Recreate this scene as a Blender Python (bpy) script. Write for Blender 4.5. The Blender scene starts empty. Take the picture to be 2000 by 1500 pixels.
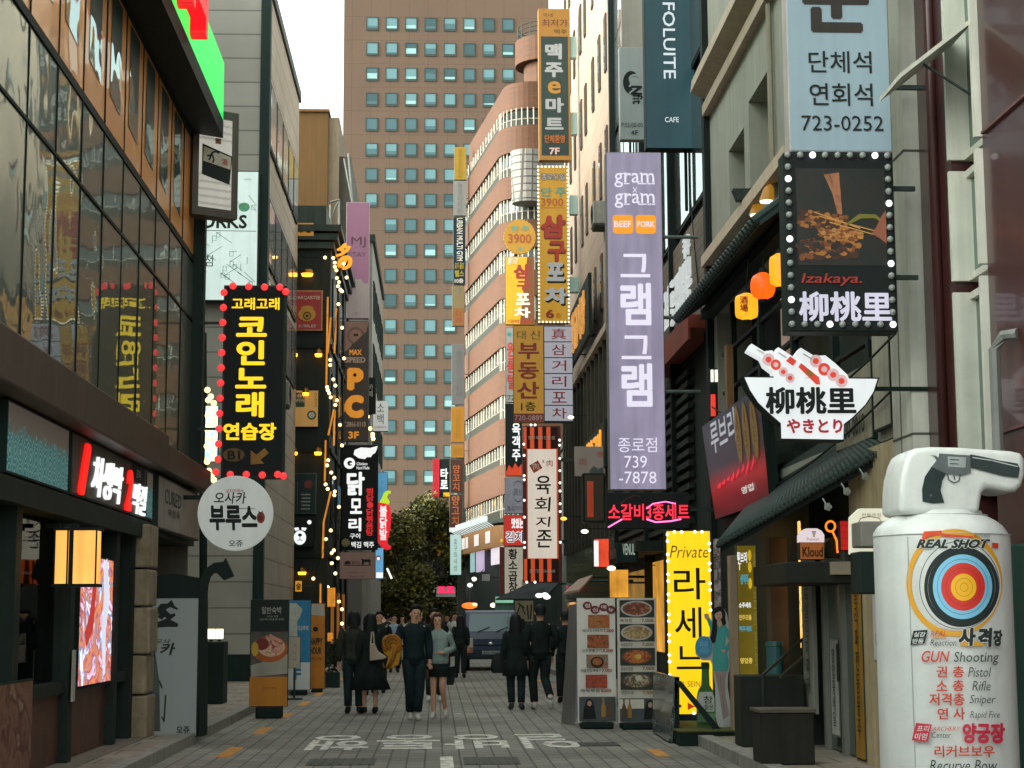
import bpy, math, random
from mathutils import Vector, Matrix
random.seed(11)
S = bpy.context.scene
COL = S.collection
# ------------------------------------------------------------------ camera
F = 3400.0
CAM = Vector((0, 0, 1.6))
TH = math.atan(455 / F)
PH = math.atan(150 / F * math.cos(TH))
ROT = Matrix.Rotation(-PH, 3, 'Z') @ Matrix.Rotation(math.pi / 2 + TH, 3, 'X') @ Matrix.Rotation(math.radians(-0.25), 3, 'Z')
cd = bpy.data.cameras.new('street_camera')
cd.sensor_width = 36
cd.lens = 36 * F / 2000
cd.clip_end = 1500
cam = bpy.data.objects.new('street_camera', cd)
COL.objects.link(cam)
cam.matrix_world = Matrix.Translation(CAM) @ ROT.to_4x4()
S.camera = cam
# ------------------------------------------------------------------ sky, sun, exposure
SUN_V = Vector((-0.85, -0.14, 0.42)).normalized()
EL = math.asin(SUN_V.z)
w = bpy.data.worlds.new('World')
S.world = w
w.use_nodes = True
nt = w.node_tree
bg = nt.nodes['Background']
sky = nt.nodes.new('ShaderNodeTexSky')
sky.sky_type = 'NISHITA'
sky.sun_disc = False
sky.sun_elevation = EL
sky.sun_rotation = math.atan2(SUN_V.x, SUN_V.y)
sky.air_density = 1.0
sky.dust_density = 3.0
hs = nt.nodes.new('ShaderNodeHueSaturation')
hs.inputs['Saturation'].default_value = 0.16
hs.inputs['Value'].default_value = 1.1
nt.links.new(sky.outputs[0], hs.inputs['Color'])
tn = nt.nodes.new('ShaderNodeMix')
tn.data_type = 'RGBA'
tn.blend_type = 'MULTIPLY'
tn.inputs[0].default_value = 1
tn.inputs[7].default_value = (0.96, 1.03, 0.95, 1)      # hazy evening overcast
nt.links.new(hs.outputs[0], tn.inputs[6])
nt.links.new(tn.outputs[2], bg.inputs['Color'])
bg.inputs['Strength'].default_value = 0.15
sd = bpy.data.lights.new('sun', 'SUN')
sd.energy = 0.5
sd.angle = math.radians(10)
sd.color = (1.0, 0.86, 0.72)
sun = bpy.data.objects.new('sun', sd)
COL.objects.link(sun)
sun.rotation_euler = (-SUN_V).to_track_quat('-Z', 'Y').to_euler()
sun.location = (-20, -10, 40)
S.view_settings.view_transform = 'Standard'
S.view_settings.look = 'None'
S.view_settings.gamma = 1
EXPO = 2.0
S.view_settings.exposure = EXPO
EMS = 1.25 / 2 ** EXPO      # lamp and sign output for this exposure
S.cycles.use_denoising = True
S.cycles.max_bounces = 6
S.cycles.sample_clamp_indirect = 6

# ------------------------------------------------------------------ pixel -> world helpers
def ray(px, py):
    return ROT @ Vector(((px - 1000) / F, -(py - 750) / F, -1))
def W(px, py, Y):
    d = ray(px, py)
    return CAM + d * (Y / d.y)
def WX(px, py, X):
    d = ray(px, py)
    return CAM + d * (X / d.x)
def G(px, py, z=0.0):
    d = ray(px, py)
    return CAM + d * ((z - CAM.z) / d.z)

# ------------------------------------------------------------------ materials
def lin(c):
    o = []
    for v in c[:3]:
        v = v / 255.0
        o.append(v / 12.92 if v <= 0.04045 else ((v + 0.055) / 1.055) ** 2.4)
    return o
MATS = {}
def mat(name, col, rough=0.6, metal=0.0, es=0.0, noise=0.25, ns=2.5, bump=0.0, spec=0.5, ecol=None, coat=0.0):
    if name in MATS:
        return MATS[name]
    m = bpy.data.materials.new(name)
    m.use_nodes = True
    n = m.node_tree
    b = n.nodes['Principled BSDF']
    c = lin(col)
    if max(col) < 75 and es == 0 and coat == 0:      # matt darks; teal tint of lifted shadows added to the colour
        spec, rough = .2, max(rough, .6)
        c = lin((col[0] + 5, col[1] + 9, col[2] + 7))
    b.inputs['Roughness'].default_value = rough
    b.inputs['Metallic'].default_value = metal
    b.inputs['Specular IOR Level'].default_value = spec
    b.inputs['Coat Weight'].default_value = coat
    b.inputs['Coat Roughness'].default_value = 0.06
    if es > 0:
        e = lin(ecol or col)
        b.inputs['Base Color'].default_value = (c[0] * .25, c[1] * .25, c[2] * .25, 1)
        b.inputs['Emission Color'].default_value = (*e, 1)
        b.inputs['Emission Strength'].default_value = es * EMS
    else:
        b.inputs['Base Color'].default_value = (*c, 1)
    if noise > 0 or bump > 0:
        tc = n.nodes.new('ShaderNodeTexCoord')
        nz = n.nodes.new('ShaderNodeTexNoise')
        nz.inputs['Scale'].default_value = ns
        nz.inputs['Detail'].default_value = 7
        nz.inputs['Roughness'].default_value = 0.65
        n.links.new(tc.outputs['Object'], nz.inputs['Vector'])
        if noise > 0:
            mr = n.nodes.new('ShaderNodeMapRange')
            mr.inputs[1].default_value = 0.25
            mr.inputs[2].default_value = 0.75
            mr.inputs[3].default_value = 1 - noise
            mr.inputs[4].default_value = 1 + noise * 0.6
            n.links.new(nz.outputs[0], mr.inputs[0])
            mx = n.nodes.new('ShaderNodeMix')
            mx.data_type = 'RGBA'
            mx.blend_type = 'MULTIPLY'
            mx.inputs[0].default_value = 1
            mx.inputs[6].default_value = (*(lin(ecol or col) if es > 0 else c), 1)
            last = mr.outputs[0]
            if noise > .05:                  # faint rain streaks and grime
                mp = n.nodes.new('ShaderNodeMapping')
                mp.inputs['Scale'].default_value = (5, 5, .35)
                n2 = n.nodes.new('ShaderNodeTexNoise')
                n2.inputs['Scale'].default_value = 1.6
                n2.inputs['Detail'].default_value = 5
                n.links.new(tc.outputs['Object'], mp.inputs[0])
                n.links.new(mp.outputs[0], n2.inputs['Vector'])
                m2 = n.nodes.new('ShaderNodeMapRange')
                m2.inputs[1].default_value = .35
                m2.inputs[2].default_value = .65
                m2.inputs[3].default_value = 1 - min(.22, noise * .8)
                m2.inputs[4].default_value = 1.04
                n.links.new(n2.outputs[0], m2.inputs[0])
                mm = n.nodes.new('ShaderNodeMath')
                mm.operation = 'MULTIPLY'
                n.links.new(last, mm.inputs[0])
                n.links.new(m2.outputs[0], mm.inputs[1])
                last = mm.outputs[0]
            n.links.new(last, mx.inputs[7])
            n.links.new(mx.outputs[2], b.inputs['Emission Color' if es > 0 else 'Base Color'])
        if bump > 0:
            bp = n.nodes.new('ShaderNodeBump')
            bp.inputs['Strength'].default_value = bump
            bp.inputs['Distance'].default_value = 0.02
            n.links.new(nz.outputs[0], bp.inputs['Height'])
            n.links.new(bp.outputs[0], b.inputs['Normal'])
    MATS[name] = m
    return m
def glow(name, col, es=1.0, noise=0.12, sample=True, ns=2.0):
    m = mat(name, col, rough=0.45, es=es, noise=noise, ns=ns)
    if not sample:
        m.cycles.emission_sampling = 'NONE'
    return m
def tiles(name, col, mortar, bw, bh, ms=0.01, rough=0.7, var=0.15, axes='XZ', off=0.5, noise=0.2, bump=0.3, ns=1.2, rot=0.0):
    """wall or floor laid in blocks: brick texture on object-space metres"""
    if name in MATS:
        return MATS[name]
    m = bpy.data.materials.new(name)
    m.use_nodes = True
    n = m.node_tree
    b = n.nodes['Principled BSDF']
    b.inputs['Roughness'].default_value = rough
    tc = n.nodes.new('ShaderNodeTexCoord')
    sp = n.nodes.new('ShaderNodeSeparateXYZ')
    cb = n.nodes.new('ShaderNodeCombineXYZ')
    n.links.new(tc.outputs['Object'], sp.inputs[0])
    if axes == 'S':                       # side walls and end walls alike
        ad = n.nodes.new('ShaderNodeMath')
        ad.operation = 'ADD'
        n.links.new(sp.outputs[0], ad.inputs[0])
        n.links.new(sp.outputs[1], ad.inputs[1])
        n.links.new(ad.outputs[0], cb.inputs[0])
        n.links.new(sp.outputs[2], cb.inputs[1])
    else:
        n.links.new(sp.outputs['XYZ'.index(axes[0])], cb.inputs[0])
        n.links.new(sp.outputs['XYZ'.index(axes[1])], cb.inputs[1])
    br = n.nodes.new('ShaderNodeTexBrick')
    br.offset = off
    c = lin(col)
    br.inputs['Color1'].default_value = (*[v * (1 - var) for v in c], 1)
    br.inputs['Color2'].default_value = (*[v * (1 + var) for v in c], 1)
    br.inputs['Mortar'].default_value = (*lin(mortar), 1)
    br.inputs['Scale'].default_value = 1.0
    br.inputs['Brick Width'].default_value = bw
    br.inputs['Row Height'].default_value = bh
    br.inputs['Mortar Size'].default_value = ms
    n.links.new(cb.outputs[0], br.inputs['Vector'])
    nz = n.nodes.new('ShaderNodeTexNoise')
    nz.inputs['Scale'].default_value = ns
    nz.inputs['Detail'].default_value = 8
    n.links.new(tc.outputs['Object'], nz.inputs['Vector'])
    mr = n.nodes.new('ShaderNodeMapRange')
    mr.inputs[1].default_value = 0.3
    mr.inputs[2].default_value = 0.7
    mr.inputs[3].default_value = 1 - noise
    mr.inputs[4].default_value = 1 + noise * .7
    n.links.new(nz.outputs[0], mr.inputs[0])
    mx = n.nodes.new('ShaderNodeMix')
    mx.data_type = 'RGBA'
    mx.blend_type = 'MULTIPLY'
    mx.inputs[0].default_value = 1
    n.links.new(br.outputs['Color'], mx.inputs[6])
    n.links.new(mr.outputs[0], mx.inputs[7])
    col_out = mx.outputs[2]
    if name == 'paver_blocks':           # trodden gum spots and oily stains
        vo = n.nodes.new('ShaderNodeTexVoronoi')
        vo.inputs['Scale'].default_value = 2.3
        m3 = n.nodes.new('ShaderNodeMapRange')
        m3.inputs[1].default_value = .05
        m3.inputs[2].default_value = .09
        m3.inputs[3].default_value = .62
        m3.inputs[4].default_value = 1
        n.links.new(tc.outputs['Object'], vo.inputs['Vector'])
        n.links.new(vo.outputs['Distance'], m3.inputs[0])
        m4 = n.nodes.new('ShaderNodeMix')
        m4.data_type = 'RGBA'
        m4.blend_type = 'MULTIPLY'
        m4.inputs[0].default_value = 1
        n.links.new(col_out, m4.inputs[6])
        n.links.new(m3.outputs[0], m4.inputs[7])
        col_out = m4.outputs[2]
    n.links.new(col_out, b.inputs['Base Color'])
    bp = n.nodes.new('ShaderNodeBump')
    bp.invert = True
    bp.inputs['Strength'].default_value = bump
    bp.inputs['Distance'].default_value = 0.01
    n.links.new(br.outputs['Fac'], bp.inputs['Height'])
    n.links.new(bp.outputs[0], b.inputs['Normal'])
    MATS[name] = m
    return m
def mirrorglass(name, col, refl=0.5, rough=0.02, tint=(1, 1, 1), wav=0.012, flat=None, clear=False):
    """coated facade glass: tinted body plus mirror reflection that grows at grazing angles"""
    if name in MATS:
        return MATS[name]
    m = bpy.data.materials.new(name)
    m.use_nodes = True
    n = m.node_tree
    out = n.nodes['Material Output']
    b = n.nodes['Principled BSDF']
    b.inputs['Base Color'].default_value = (*lin(col), 1)
    b.inputs['Roughness'].default_value = 0.4
    g = n.nodes.new('ShaderNodeBsdfGlossy')
    g.inputs['Color'].default_value = (*tint, 1)
    g.inputs['Roughness'].default_value = rough
    tc = n.nodes.new('ShaderNodeTexCoord')
    nz = n.nodes.new('ShaderNodeTexNoise')
    nz.inputs['Scale'].default_value = 1.1
    nz.inputs['Detail'].default_value = 1
    n.links.new(tc.outputs['Object'], nz.inputs['Vector'])
    bp = n.nodes.new('ShaderNodeBump')
    bp.inputs['Strength'].default_value = 1
    bp.inputs['Distance'].default_value = wav
    n.links.new(nz.outputs[0], bp.inputs['Height'])
    n.links.new(bp.outputs[0], g.inputs['Normal'])
    fr = n.nodes.new('ShaderNodeLayerWeight')
    fr.inputs['Blend'].default_value = refl
    mix = n.nodes.new('ShaderNodeMixShader')
    if flat is None:
        n.links.new(fr.outputs['Fresnel'], mix.inputs[0])
    else:
        mix.inputs[0].default_value = flat
    if clear:                        # see-through shop glass
        b = n.nodes.new('ShaderNodeBsdfTransparent')
        b.inputs['Color'].default_value = (.62, .68, .64, 1)
    n.links.new(b.outputs[0], mix.inputs[1])
    n.links.new(g.outputs[0], mix.inputs[2])
    n.links.new(mix.outputs[0], out.inputs['Surface'])
    MATS[name] = m
    return m
def blotch(name, cols, ns=6.0, es=0.0, dist=1.5, rough=0.5):
    """printed photograph of food and the like: several inks in soft patches"""
    if name in MATS:
        return MATS[name]
    m = bpy.data.materials.new(name)
    m.use_nodes = True
    n = m.node_tree
    b = n.nodes['Principled BSDF']
    b.inputs['Roughness'].default_value = rough
    tc = n.nodes.new('ShaderNodeTexCoord')
    nz = n.nodes.new('ShaderNodeTexNoise')
    nz.inputs['Scale'].default_value = ns
    nz.inputs['Detail'].default_value = 5
    nz.inputs['Distortion'].default_value = dist
    n.links.new(tc.outputs['Object'], nz.inputs['Vector'])
    cr = n.nodes.new('ShaderNodeValToRGB')
    el = cr.color_ramp.elements
    k = len(cols)
    for i, c in enumerate(cols):
        p = 0.3 + 0.4 * i / max(1, k - 1)
        e = el[i] if i < 2 else el.new(p)
        e.position = p
        e.color = (*lin(c), 1)
    n.links.new(nz.outputs[0], cr.inputs[0])
    n.links.new(cr.outputs[0], b.inputs['Base Color'])
    if es > 0:
        n.links.new(cr.outputs[0], b.inputs['Emission Color'])
        b.inputs['Emission Strength'].default_value = es
    MATS[name] = m
    return m

# ------------------------------------------------------------------ mesh helpers
def wloc(o):
    v = Vector((0, 0, 0))
    while o:
        v += o.location
        o = o.parent
    return v
class MB:
    def __init__(self):
        self.v, self.f, self.m = [], [], []
    def add(self, vs, fs, mi=0):
        k = len(self.v)
        self.v += [Vector(p) for p in vs]
        self.f += [tuple(i + k for i in f) for f in fs]
        self.m += [mi] * len(fs)
        return self
    def poly(self, pts, mi=0):
        return self.add(pts, [tuple(range(len(pts)))], mi)
    def box(self, x0, x1, y0, y1, z0, z1, mi=0):
        x0, x1 = min(x0, x1), max(x0, x1)
        y0, y1 = min(y0, y1), max(y0, y1)
        z0, z1 = min(z0, z1), max(z0, z1)
        vs = [(x, y, z) for z in (z0, z1) for y in (y0, y1) for x in (x0, x1)]
        return self.add(vs, [(0, 2, 3, 1), (4, 5, 7, 6), (0, 1, 5, 4), (2, 6, 7, 3), (0, 4, 6, 2), (1, 3, 7, 5)], mi)
    def prism(self, pts, ext, mi=0):
        n = len(pts)
        e = Vector(ext)
        a = [Vector(p) for p in pts]
        fs = [tuple(range(n)), tuple(range(2 * n - 1, n - 1, -1))]
        fs += [(i, i + n, (i + 1) % n + n, (i + 1) % n) for i in range(n)]
        return self.add(a + [p + e for p in a], fs, mi)
    def tube(self, pts, r, n=8, mi=0, caps=True):
        pts = [Vector(p) for p in pts]
        rs = r if isinstance(r, (list, tuple)) else [r] * len(pts)
        vs, fs = [], []
        up0 = None
        for i, p in enumerate(pts):
            d = (pts[min(i + 1, len(pts) - 1)] - pts[max(i - 1, 0)]).normalized()
            up = Vector((0, 0, 1)) if abs(d.z) < .9 else Vector((0, 1, 0))
            a = d.cross(up).normalized()
            if up0 is not None and a.dot(up0) < 0:
                a = -a
            up0 = a
            b = d.cross(a)
            for k in range(n):
                t = 2 * math.pi * k / n
                vs.append(p + (a * math.cos(t) + b * math.sin(t)) * rs[i])
        for i in range(len(pts) - 1):
            for k in range(n):
                k2 = (k + 1) % n
                fs.append((i * n + k, i * n + k2, (i + 1) * n + k2, (i + 1) * n + k))
        if caps:
            fs.append(tuple(range(n - 1, -1, -1)))
            fs.append(tuple((len(pts) - 1) * n + k for k in range(n)))
        return self.add(vs, fs, mi)
    def loft(self, rings, n=14, mi=0, caps=True):
        """rings: (cx, cy, cz, rx, ry)"""
        vs, fs = [], []
        for (cx, cy, cz, rx, ry) in rings:
            for k in range(n):
                t = 2 * math.pi * k / n
                vs.append((cx + rx * math.cos(t), cy + ry * math.sin(t), cz))
        for i in range(len(rings) - 1):
            for k in range(n):
                k2 = (k + 1) % n
                fs.append((i * n + k, i * n + k2, (i + 1) * n + k2, (i + 1) * n + k))
        if caps:
            fs.append(tuple(range(n - 1, -1, -1)))
            fs.append(tuple((len(rings) - 1) * n + k for k in range(n)))
        return self.add(vs, fs, mi)
    def ball(self, c, rx, ry=None, rz=None, n=10, mi=0):
        ry = ry or rx
        rz = rz or rx
        c = Vector(c)
        h = max(4, n // 2 + 1)
        vs = [c + Vector((0, 0, -rz))]
        for i in range(1, h):
            a = -math.pi / 2 + math.pi * i / h
            for k in range(n):
                t = 2 * math.pi * k / n
                vs.append(c + Vector((rx * math.cos(a) * math.cos(t), ry * math.cos(a) * math.sin(t), rz * math.sin(a))))
        vs.append(c + Vector((0, 0, rz)))
        fs = []
        for k in range(n):
            fs.append((0, 1 + (k + 1) % n, 1 + k))
            fs.append((len(vs) - 1, 1 + (h - 2) * n + k, 1 + (h - 2) * n + (k + 1) % n))
        for i in range(h - 2):
            for k in range(n):
                k2 = (k + 1) % n
                fs.append((1 + i * n + k, 1 + i * n + k2, 1 + (i + 1) * n + k2, 1 + (i + 1) * n + k))
        return self.add(vs, fs, mi)
    def build(self, name, mats, parent=None, smooth=False, bevel=0.0):
        me = bpy.data.meshes.new(name)
        if parent is not None:
            off = wloc(parent)
        else:
            xs = [p.x for p in self.v]
            ys = [p.y for p in self.v]
            off = Vector(((min(xs) + max(xs)) / 2, (min(ys) + max(ys)) / 2, min(p.z for p in self.v)))
        me.from_pydata([p - off for p in self.v], [], self.f)
        for m in (mats if isinstance(mats, (list, tuple)) else [mats]):
            me.materials.append(m)
        if any(self.m):
            me.polygons.foreach_set('material_index', self.m)
        if smooth:
            me.polygons.foreach_set('use_smooth', [True] * len(self.f))
        me.update()
        o = bpy.data.objects.new(name, me)
        COL.objects.link(o)
        if parent is not None:
            o.parent = parent
        else:
            o.location = off
        if bevel:
            bv = o.modifiers.new('bevel', 'BEVEL')
            bv.width = bevel
            bv.segments = 2
            bv.limit_method = 'ANGLE'
        return o
def tag(o, label, cat, group=None, kind=None):
    o['label'] = label
    o['category'] = cat
    if group:
        o['group'] = group
    if kind:
        o['kind'] = kind
    return o
def thing(name, label, cat, loc, group=None):
    o = bpy.data.objects.new(name, None)
    o.empty_display_size = 0.2
    COL.objects.link(o)
    o.location = loc
    return tag(o, label, cat, group)
def structure(o):
    o['kind'] = 'structure'
    return o
def copyto(o, parent, off, name=None):
    c = o.copy()
    COL.objects.link(c)
    c.parent = parent
    c.location = off
    return c

# ------------------------------------------------------------------ lettering
TG = {}
def textgeom(s, bold=0.0, shear=0.0, ext=0.0):
    k = (s, bold, shear, ext)
    if k not in TG:
        c = bpy.data.curves.new('letters', 'FONT')
        c.body = s
        c.size = 1
        c.resolution_u = 2 if len(s) > 3 else 4
        c.offset = min(bold, 0)
        c.shear = shear
        c.extrude = ext
        o = bpy.data.objects.new('letters', c)
        m = bpy.data.meshes.new_from_object(o)
        vs = [tuple(v.co) for v in m.vertices]
        fs = [tuple(p.vertices) for p in m.polygons]
        if bold > 0:                      # heavier weight: the same outline laid again a little to each side
            v0, f0 = list(vs), list(fs)
            nb = 4 if bold < .03 else 8
            for i in range(nb):
                a = 2 * math.pi * (i + .5) / nb
                q = len(vs)
                vs += [(x + bold * math.cos(a), y + bold * math.sin(a), z - (i + 1) * 1e-5) for x, y, z in v0]
                fs += [tuple(j + q for j in f) for f in f0]
        bpy.data.objects.remove(o)
        bpy.data.curves.remove(c)
        bpy.data.meshes.remove(m)
        TG[k] = (vs, fs)
    return TG[k]
class Panel:
    """a flat face something is printed or mounted on; boxes are in photo pixels (or metres for walls)"""
    def __init__(self, root, o, u, v, rect=None, wh=None):
        self.root, self.o, self.u, self.v = root, Vector(o), Vector(u), Vector(v)
        self.n = self.u.cross(self.v)
        self.rect, self.wh = rect, wh
        self.lay = 0.004
    def at(self, x, y, d=0.0):
        if self.rect:
            x0, y0, x1, y1 = self.rect
            a = (x - x0) / (x1 - x0) * self.wh[0]
            b = (y1 - y) / (y1 - y0) * self.wh[1]
        else:
            a, b = x, y
        return self.o + self.u * a + self.v * b + self.n * d
    def k(self):
        return self.wh[0] / (self.rect[2] - self.rect[0]) if self.rect else 1.0
    def nxt(self):
        self.lay += 0.0012
        return self.lay
    def text(self, s, box, m, bold=0.0, vert=False, shear=0.0, ext=0.0, name='lettering', cap=False, d=None):
        x0, y0, x1, y1 = box
        if not self.rect:
            y0, y1 = max(y0, y1), min(y0, y1)
        d = d if d is not None else self.nxt()
        mb = MB()
        if vert:
            n = len(s)
            for i, ch in enumerate(s):
                if ch == ' ':
                    continue
                vs, fs = textgeom(ch, bold, shear, 0)
                if ord(ch) < 0x1100:
                    ax0, ax1 = min(p[0] for p in vs), max(p[0] for p in vs)
                    ay0, ay1 = min(p[1] for p in vs), max(p[1] for p in vs)
                    c0, c1 = .12, .88
                    if ch in '-,.':
                        ay0, ay1 = 0, .75
                else:
                    ax0, ax1, ay0, ay1, c0, c1 = 0.02, 0.98, -.1, .85, 0, 1
                ya, yb = y0 + (y1 - y0) * i / n, y0 + (y1 - y0) * (i + .96) / n
                mb.add([self.at(x0 + (x1 - x0) * (c0 + (c1 - c0) * (p[0] - ax0) / (ax1 - ax0)),
                                yb + (ya - yb) * (p[1] - ay0) / (ay1 - ay0), d + p[2] * 9) for p in vs], fs)
        else:
            vs, fs = textgeom(s, bold, shear, ext)
            ax0, ax1 = min(p[0] for p in vs), max(p[0] for p in vs)
            ay0, ay1 = min(p[1] for p in vs), max(p[1] for p in vs)
            e = max(1e-6, ext)
            mb.add([self.at(x0 + (x1 - x0) * (p[0] - ax0) / (ax1 - ax0),
                            y1 + (y0 - y1) * (p[1] - ay0) / (ay1 - ay0), d + ((p[2] / e + 1) * .5 * ext if ext else p[2] * 9)) for p in vs], fs)
        return mb.build(name, m, self.root)
    def shape(self, pts, m, name='panel', t=0.0, d=None, parent=None):
        d = d if d is not None else self.nxt()
        P = [self.at(x, y, d) for x, y in pts]
        mb = MB()
        if t:
            mb.prism(P, -self.n * t)
        else:
            mb.poly(P)
        return mb.build(name, m, parent or self.root)
    def rect_(self, box, m, name='panel', t=0.0, d=None):
        x0, y0, x1, y1 = box
        return self.shape([(x0, y1), (x1, y1), (x1, y0), (x0, y0)], m, name, t, d)
    def disc(self, cx, cy, r, m, name='disc', ry=None, n=28, t=0.0, d=None, wob=0.0):
        ry = ry or r
        pts = []
        for i in range(n):
            a = -2 * math.pi * i / n
            k = 1 + (wob if i % 2 else 0)
            pts.append((cx + r * k * math.cos(a), cy + ry * k * math.sin(a)))
        return self.shape(pts, m, name, t, d)
    def strokes(self, lines, wd, m, name='lettering', d=None):
        """brush strokes: polylines in panel units"""
        d = d if d is not None else self.nxt()
        mb = MB()
        for ln in lines:
            n = len(ln)
            vs, fs = [], []
            for i, p in enumerate(ln):
                a = ln[max(0, i - 1)]
                b = ln[min(n - 1, i + 1)]
                dx, dy = b[0] - a[0], b[1] - a[1]
                L = math.hypot(dx, dy) or 1
                h = wd / 2 * (p[2] if len(p) > 2 else 1)
                vs.append(self.at(p[0] - dy / L * h, p[1] + dx / L * h, d))
                vs.append(self.at(p[0] + dy / L * h, p[1] - dx / L * h, d))
            for i in range(n - 1):
                fs.append((2 * i, 2 * i + 1, 2 * i + 3, 2 * i + 2))
            mb.add(vs, fs)
            d += 0.0004
        return mb.build(name, m, self.root)
    def bulbs(self, pts, r, mats, name='bulb', d=0.0):
        """one bulb per point; mats cycles through the list"""
        k = self.k()
        proto = {}
        for i, (x, y) in enumerate(pts):
            m = mats[i % len(mats)]
            p = self.at(x, y, d) - wloc(self.root)
            if m.name not in proto:
                mb = MB()
                mb.ball(wloc(self.root), r * k, n=10)
                o = mb.build(name, m, self.root, smooth=True)
                proto[m.name] = o
            else:
                o = proto[m.name].copy()
                COL.objects.link(o)
                o.parent = self.root
            o.location = p
def ring_pts(x0, y0, x1, y1, nx, ny):
    p = []
    for i in range(nx):
        p.append((x0 + (x1 - x0) * i / nx, y0))
    for i in range(ny):
        p.append((x1, y0 + (y1 - y0) * i / ny))
    for i in range(nx):
        p.append((x1 - (x1 - x0) * i / nx, y1))
    for i in range(ny):
        p.append((x0, y1 - (y1 - y0) * i / ny))
    return p
STEEL = mat('painted_steel', (52, 58, 56), .5, .3)
DARK = mat('dark_paint', (26, 40, 37), .5, noise=.2)  # greenish tint of the shade mixed into this and BLACK
BLACK = mat('black_paint', (15, 27, 25), .45, noise=.15)
def sign(name, label, rect, Y, body, face, depth=.18, rim=.025, group=None, arm=None, cat='sign', legs=0, arm_t=.04):
    x0, y0, x1, y1 = rect
    xm, ym = (x0 + x1) / 2, (y0 + y1) / 2
    L, R = W(x0, ym, Y).x, W(x1, ym, Y).x
    T, B = W(xm, y0, Y).z, W(xm, y1, Y).z
    root = thing(name, label, cat, ((L + R) / 2, Y + depth / 2, B - legs), group)
    MB().box(L, R, Y, Y + depth, B, T).build('cabinet', body, root, bevel=min(.012, depth * .2))
    if face is not None:
        MB().box(L + rim, R - rim, Y - .004, Y + .01, B + rim, T - rim).build('face_panel', face, root)
    if arm is not None:
        a = arm[0]
        for fr in arm[1:]:
            z = B + (T - B) * fr
            MB().box(R if a > R else L, a, Y + depth * .3, Y + depth * .3 + arm_t, z, z + arm_t).build('bracket', STEEL, root)
    return Panel(root, (L, Y - .004, B), (1, 0, 0), (0, 0, 1), rect, (R - L, T - B))
# ================================================================== SETTING: ground, road, pavement
# far ground sheet reaching the horizon
structure(MB().box(-500, 500, -60, 900, -.3, -.012).build('ground', mat('far_asphalt', (78, 76, 72), .9)))
PAVER = tiles('paver_blocks', (132, 129, 119), (82, 80, 74), .40, .20, .011, .8, .14, 'YX', .5, .42, .35, .45)
structure(MB().box(-3.1, 3.25, -5, 150, -.2, 0).build('road', PAVER))
SLAB = tiles('pavement_slabs', (150, 138, 124), (84, 78, 70), .6, .6, .012, .85, .12, 'XY', .5, .3, .4, 1.0)
KERB = mat('granite_kerb', (150, 147, 138), .85, noise=.3, ns=8)
structure(MB().box(-14, -3.28, -5, 150, -.2, .12).build('pavement', SLAB))
structure(MB().box(3.43, 12, -5, 150, -.2, .12).build('pavement', SLAB))
for x0, x1 in ((-3.28, -3.102), (3.252, 3.43)):
    mb = MB()
    y = -5.0
    while y < 150:
        mb.box(x0, x1, y, y + .985, -.2, .135)
        y += 1.0
    structure(mb.build('kerb', KERB))
PAINT = mat('road_paint_white', (236, 230, 218), .8, noise=.7, ns=8)
YPAINT = mat('road_paint_yellow', (214, 148, 62), .8, noise=.45, ns=5)
mb = MB()
a0, a1 = G(474, 1464), G(546, 1405)
def dash(mb, ya, yb, x, wd):
    mb.poly([(x - wd / 2, ya, .004), (x + wd / 2, ya, .004), (x + wd / 2, yb, .004), (x - wd / 2, yb, .004)])
for ya in (14.0, 17.2, 20.7, 24.7, 28.6, 32.6, 36.6, 40.6, 46, 52, 58, 64):
    dash(mb, ya, ya + 1.6, -2.48, .17)
structure(mb.build('road_marking', YPAINT))
mb = MB()
for ya in (13.6, 17.4, 20.3, 36.0, 40.0, 44.0):
    dash(mb, ya, ya + 1.15, 2.62, .16)
structure(mb.build('road_marking', YPAINT))
mb = MB()
dash(mb, 14.5, 20.55, .12, .145)
structure(mb.build('road_marking', PAINT))
# one-way lettering painted on the road, read from the far end
ga, gb = G(597, 1466), G(1132, 1433)
ya, yb = ga.y, gb.y
xa, xb = -1.62, 1.83
vs, fs = textgeom('일방통행', .018, 0, 0)
bx0, bx1 = min(p[0] for p in vs), max(p[0] for p in vs)
by0, by1 = min(p[1] for p in vs), max(p[1] for p in vs)
mb = MB()
mb.add([(xb - (xb - xa) * (p[0] - bx0) / (bx1 - bx0), yb - (yb - ya) * (p[1] - by0) / (by1 - by0), .0045 + p[2] * 9) for p in vs], fs)
structure(mb.build('road_marking', PAINT))
IRON = mat('cast_iron', (70, 70, 68), .6, .6, noise=.4, ns=12)
def manhole(x, y, w_, l_, label):
    mb = MB()
    mb.box(x - w_ / 2, x + w_ / 2, y - l_ / 2, y + l_ / 2, -.02, .006)
    nn = 7
    for i in range(nn):
        xx = x - w_ / 2 + w_ * (i + .5) / nn
        mb.box(xx - .015, xx + .015, y - l_ / 2 + .04, y + l_ / 2 - .04, .006, .011)
    tag(mb.build('drain_cover', IRON), label, 'drain cover')
manhole(.62, 19.9, .62, 1.0, 'square iron drain cover beside the white centre line in the foreground')
manhole(-1.05, 19.9, .75, .9, 'worn iron drain cover left of the white centre line')
manhole(2.05, 22.3, .5, .6, 'small iron drain cover by the right yellow dash')
# fallen scraps of paper
mb = MB()
p = G(893, 1395)
mb.poly([(p.x - .06, p.y - .05, .006), (p.x + .07, p.y - .04, .006), (p.x + .05, p.y + .06, .012), (p.x - .05, p.y + .05, .006)])
tag(mb.build('litter', mat('white_paper', (225, 222, 215), .8)), 'scrap of white paper lying on the road pavers beside the walking woman', 'litter')

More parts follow.
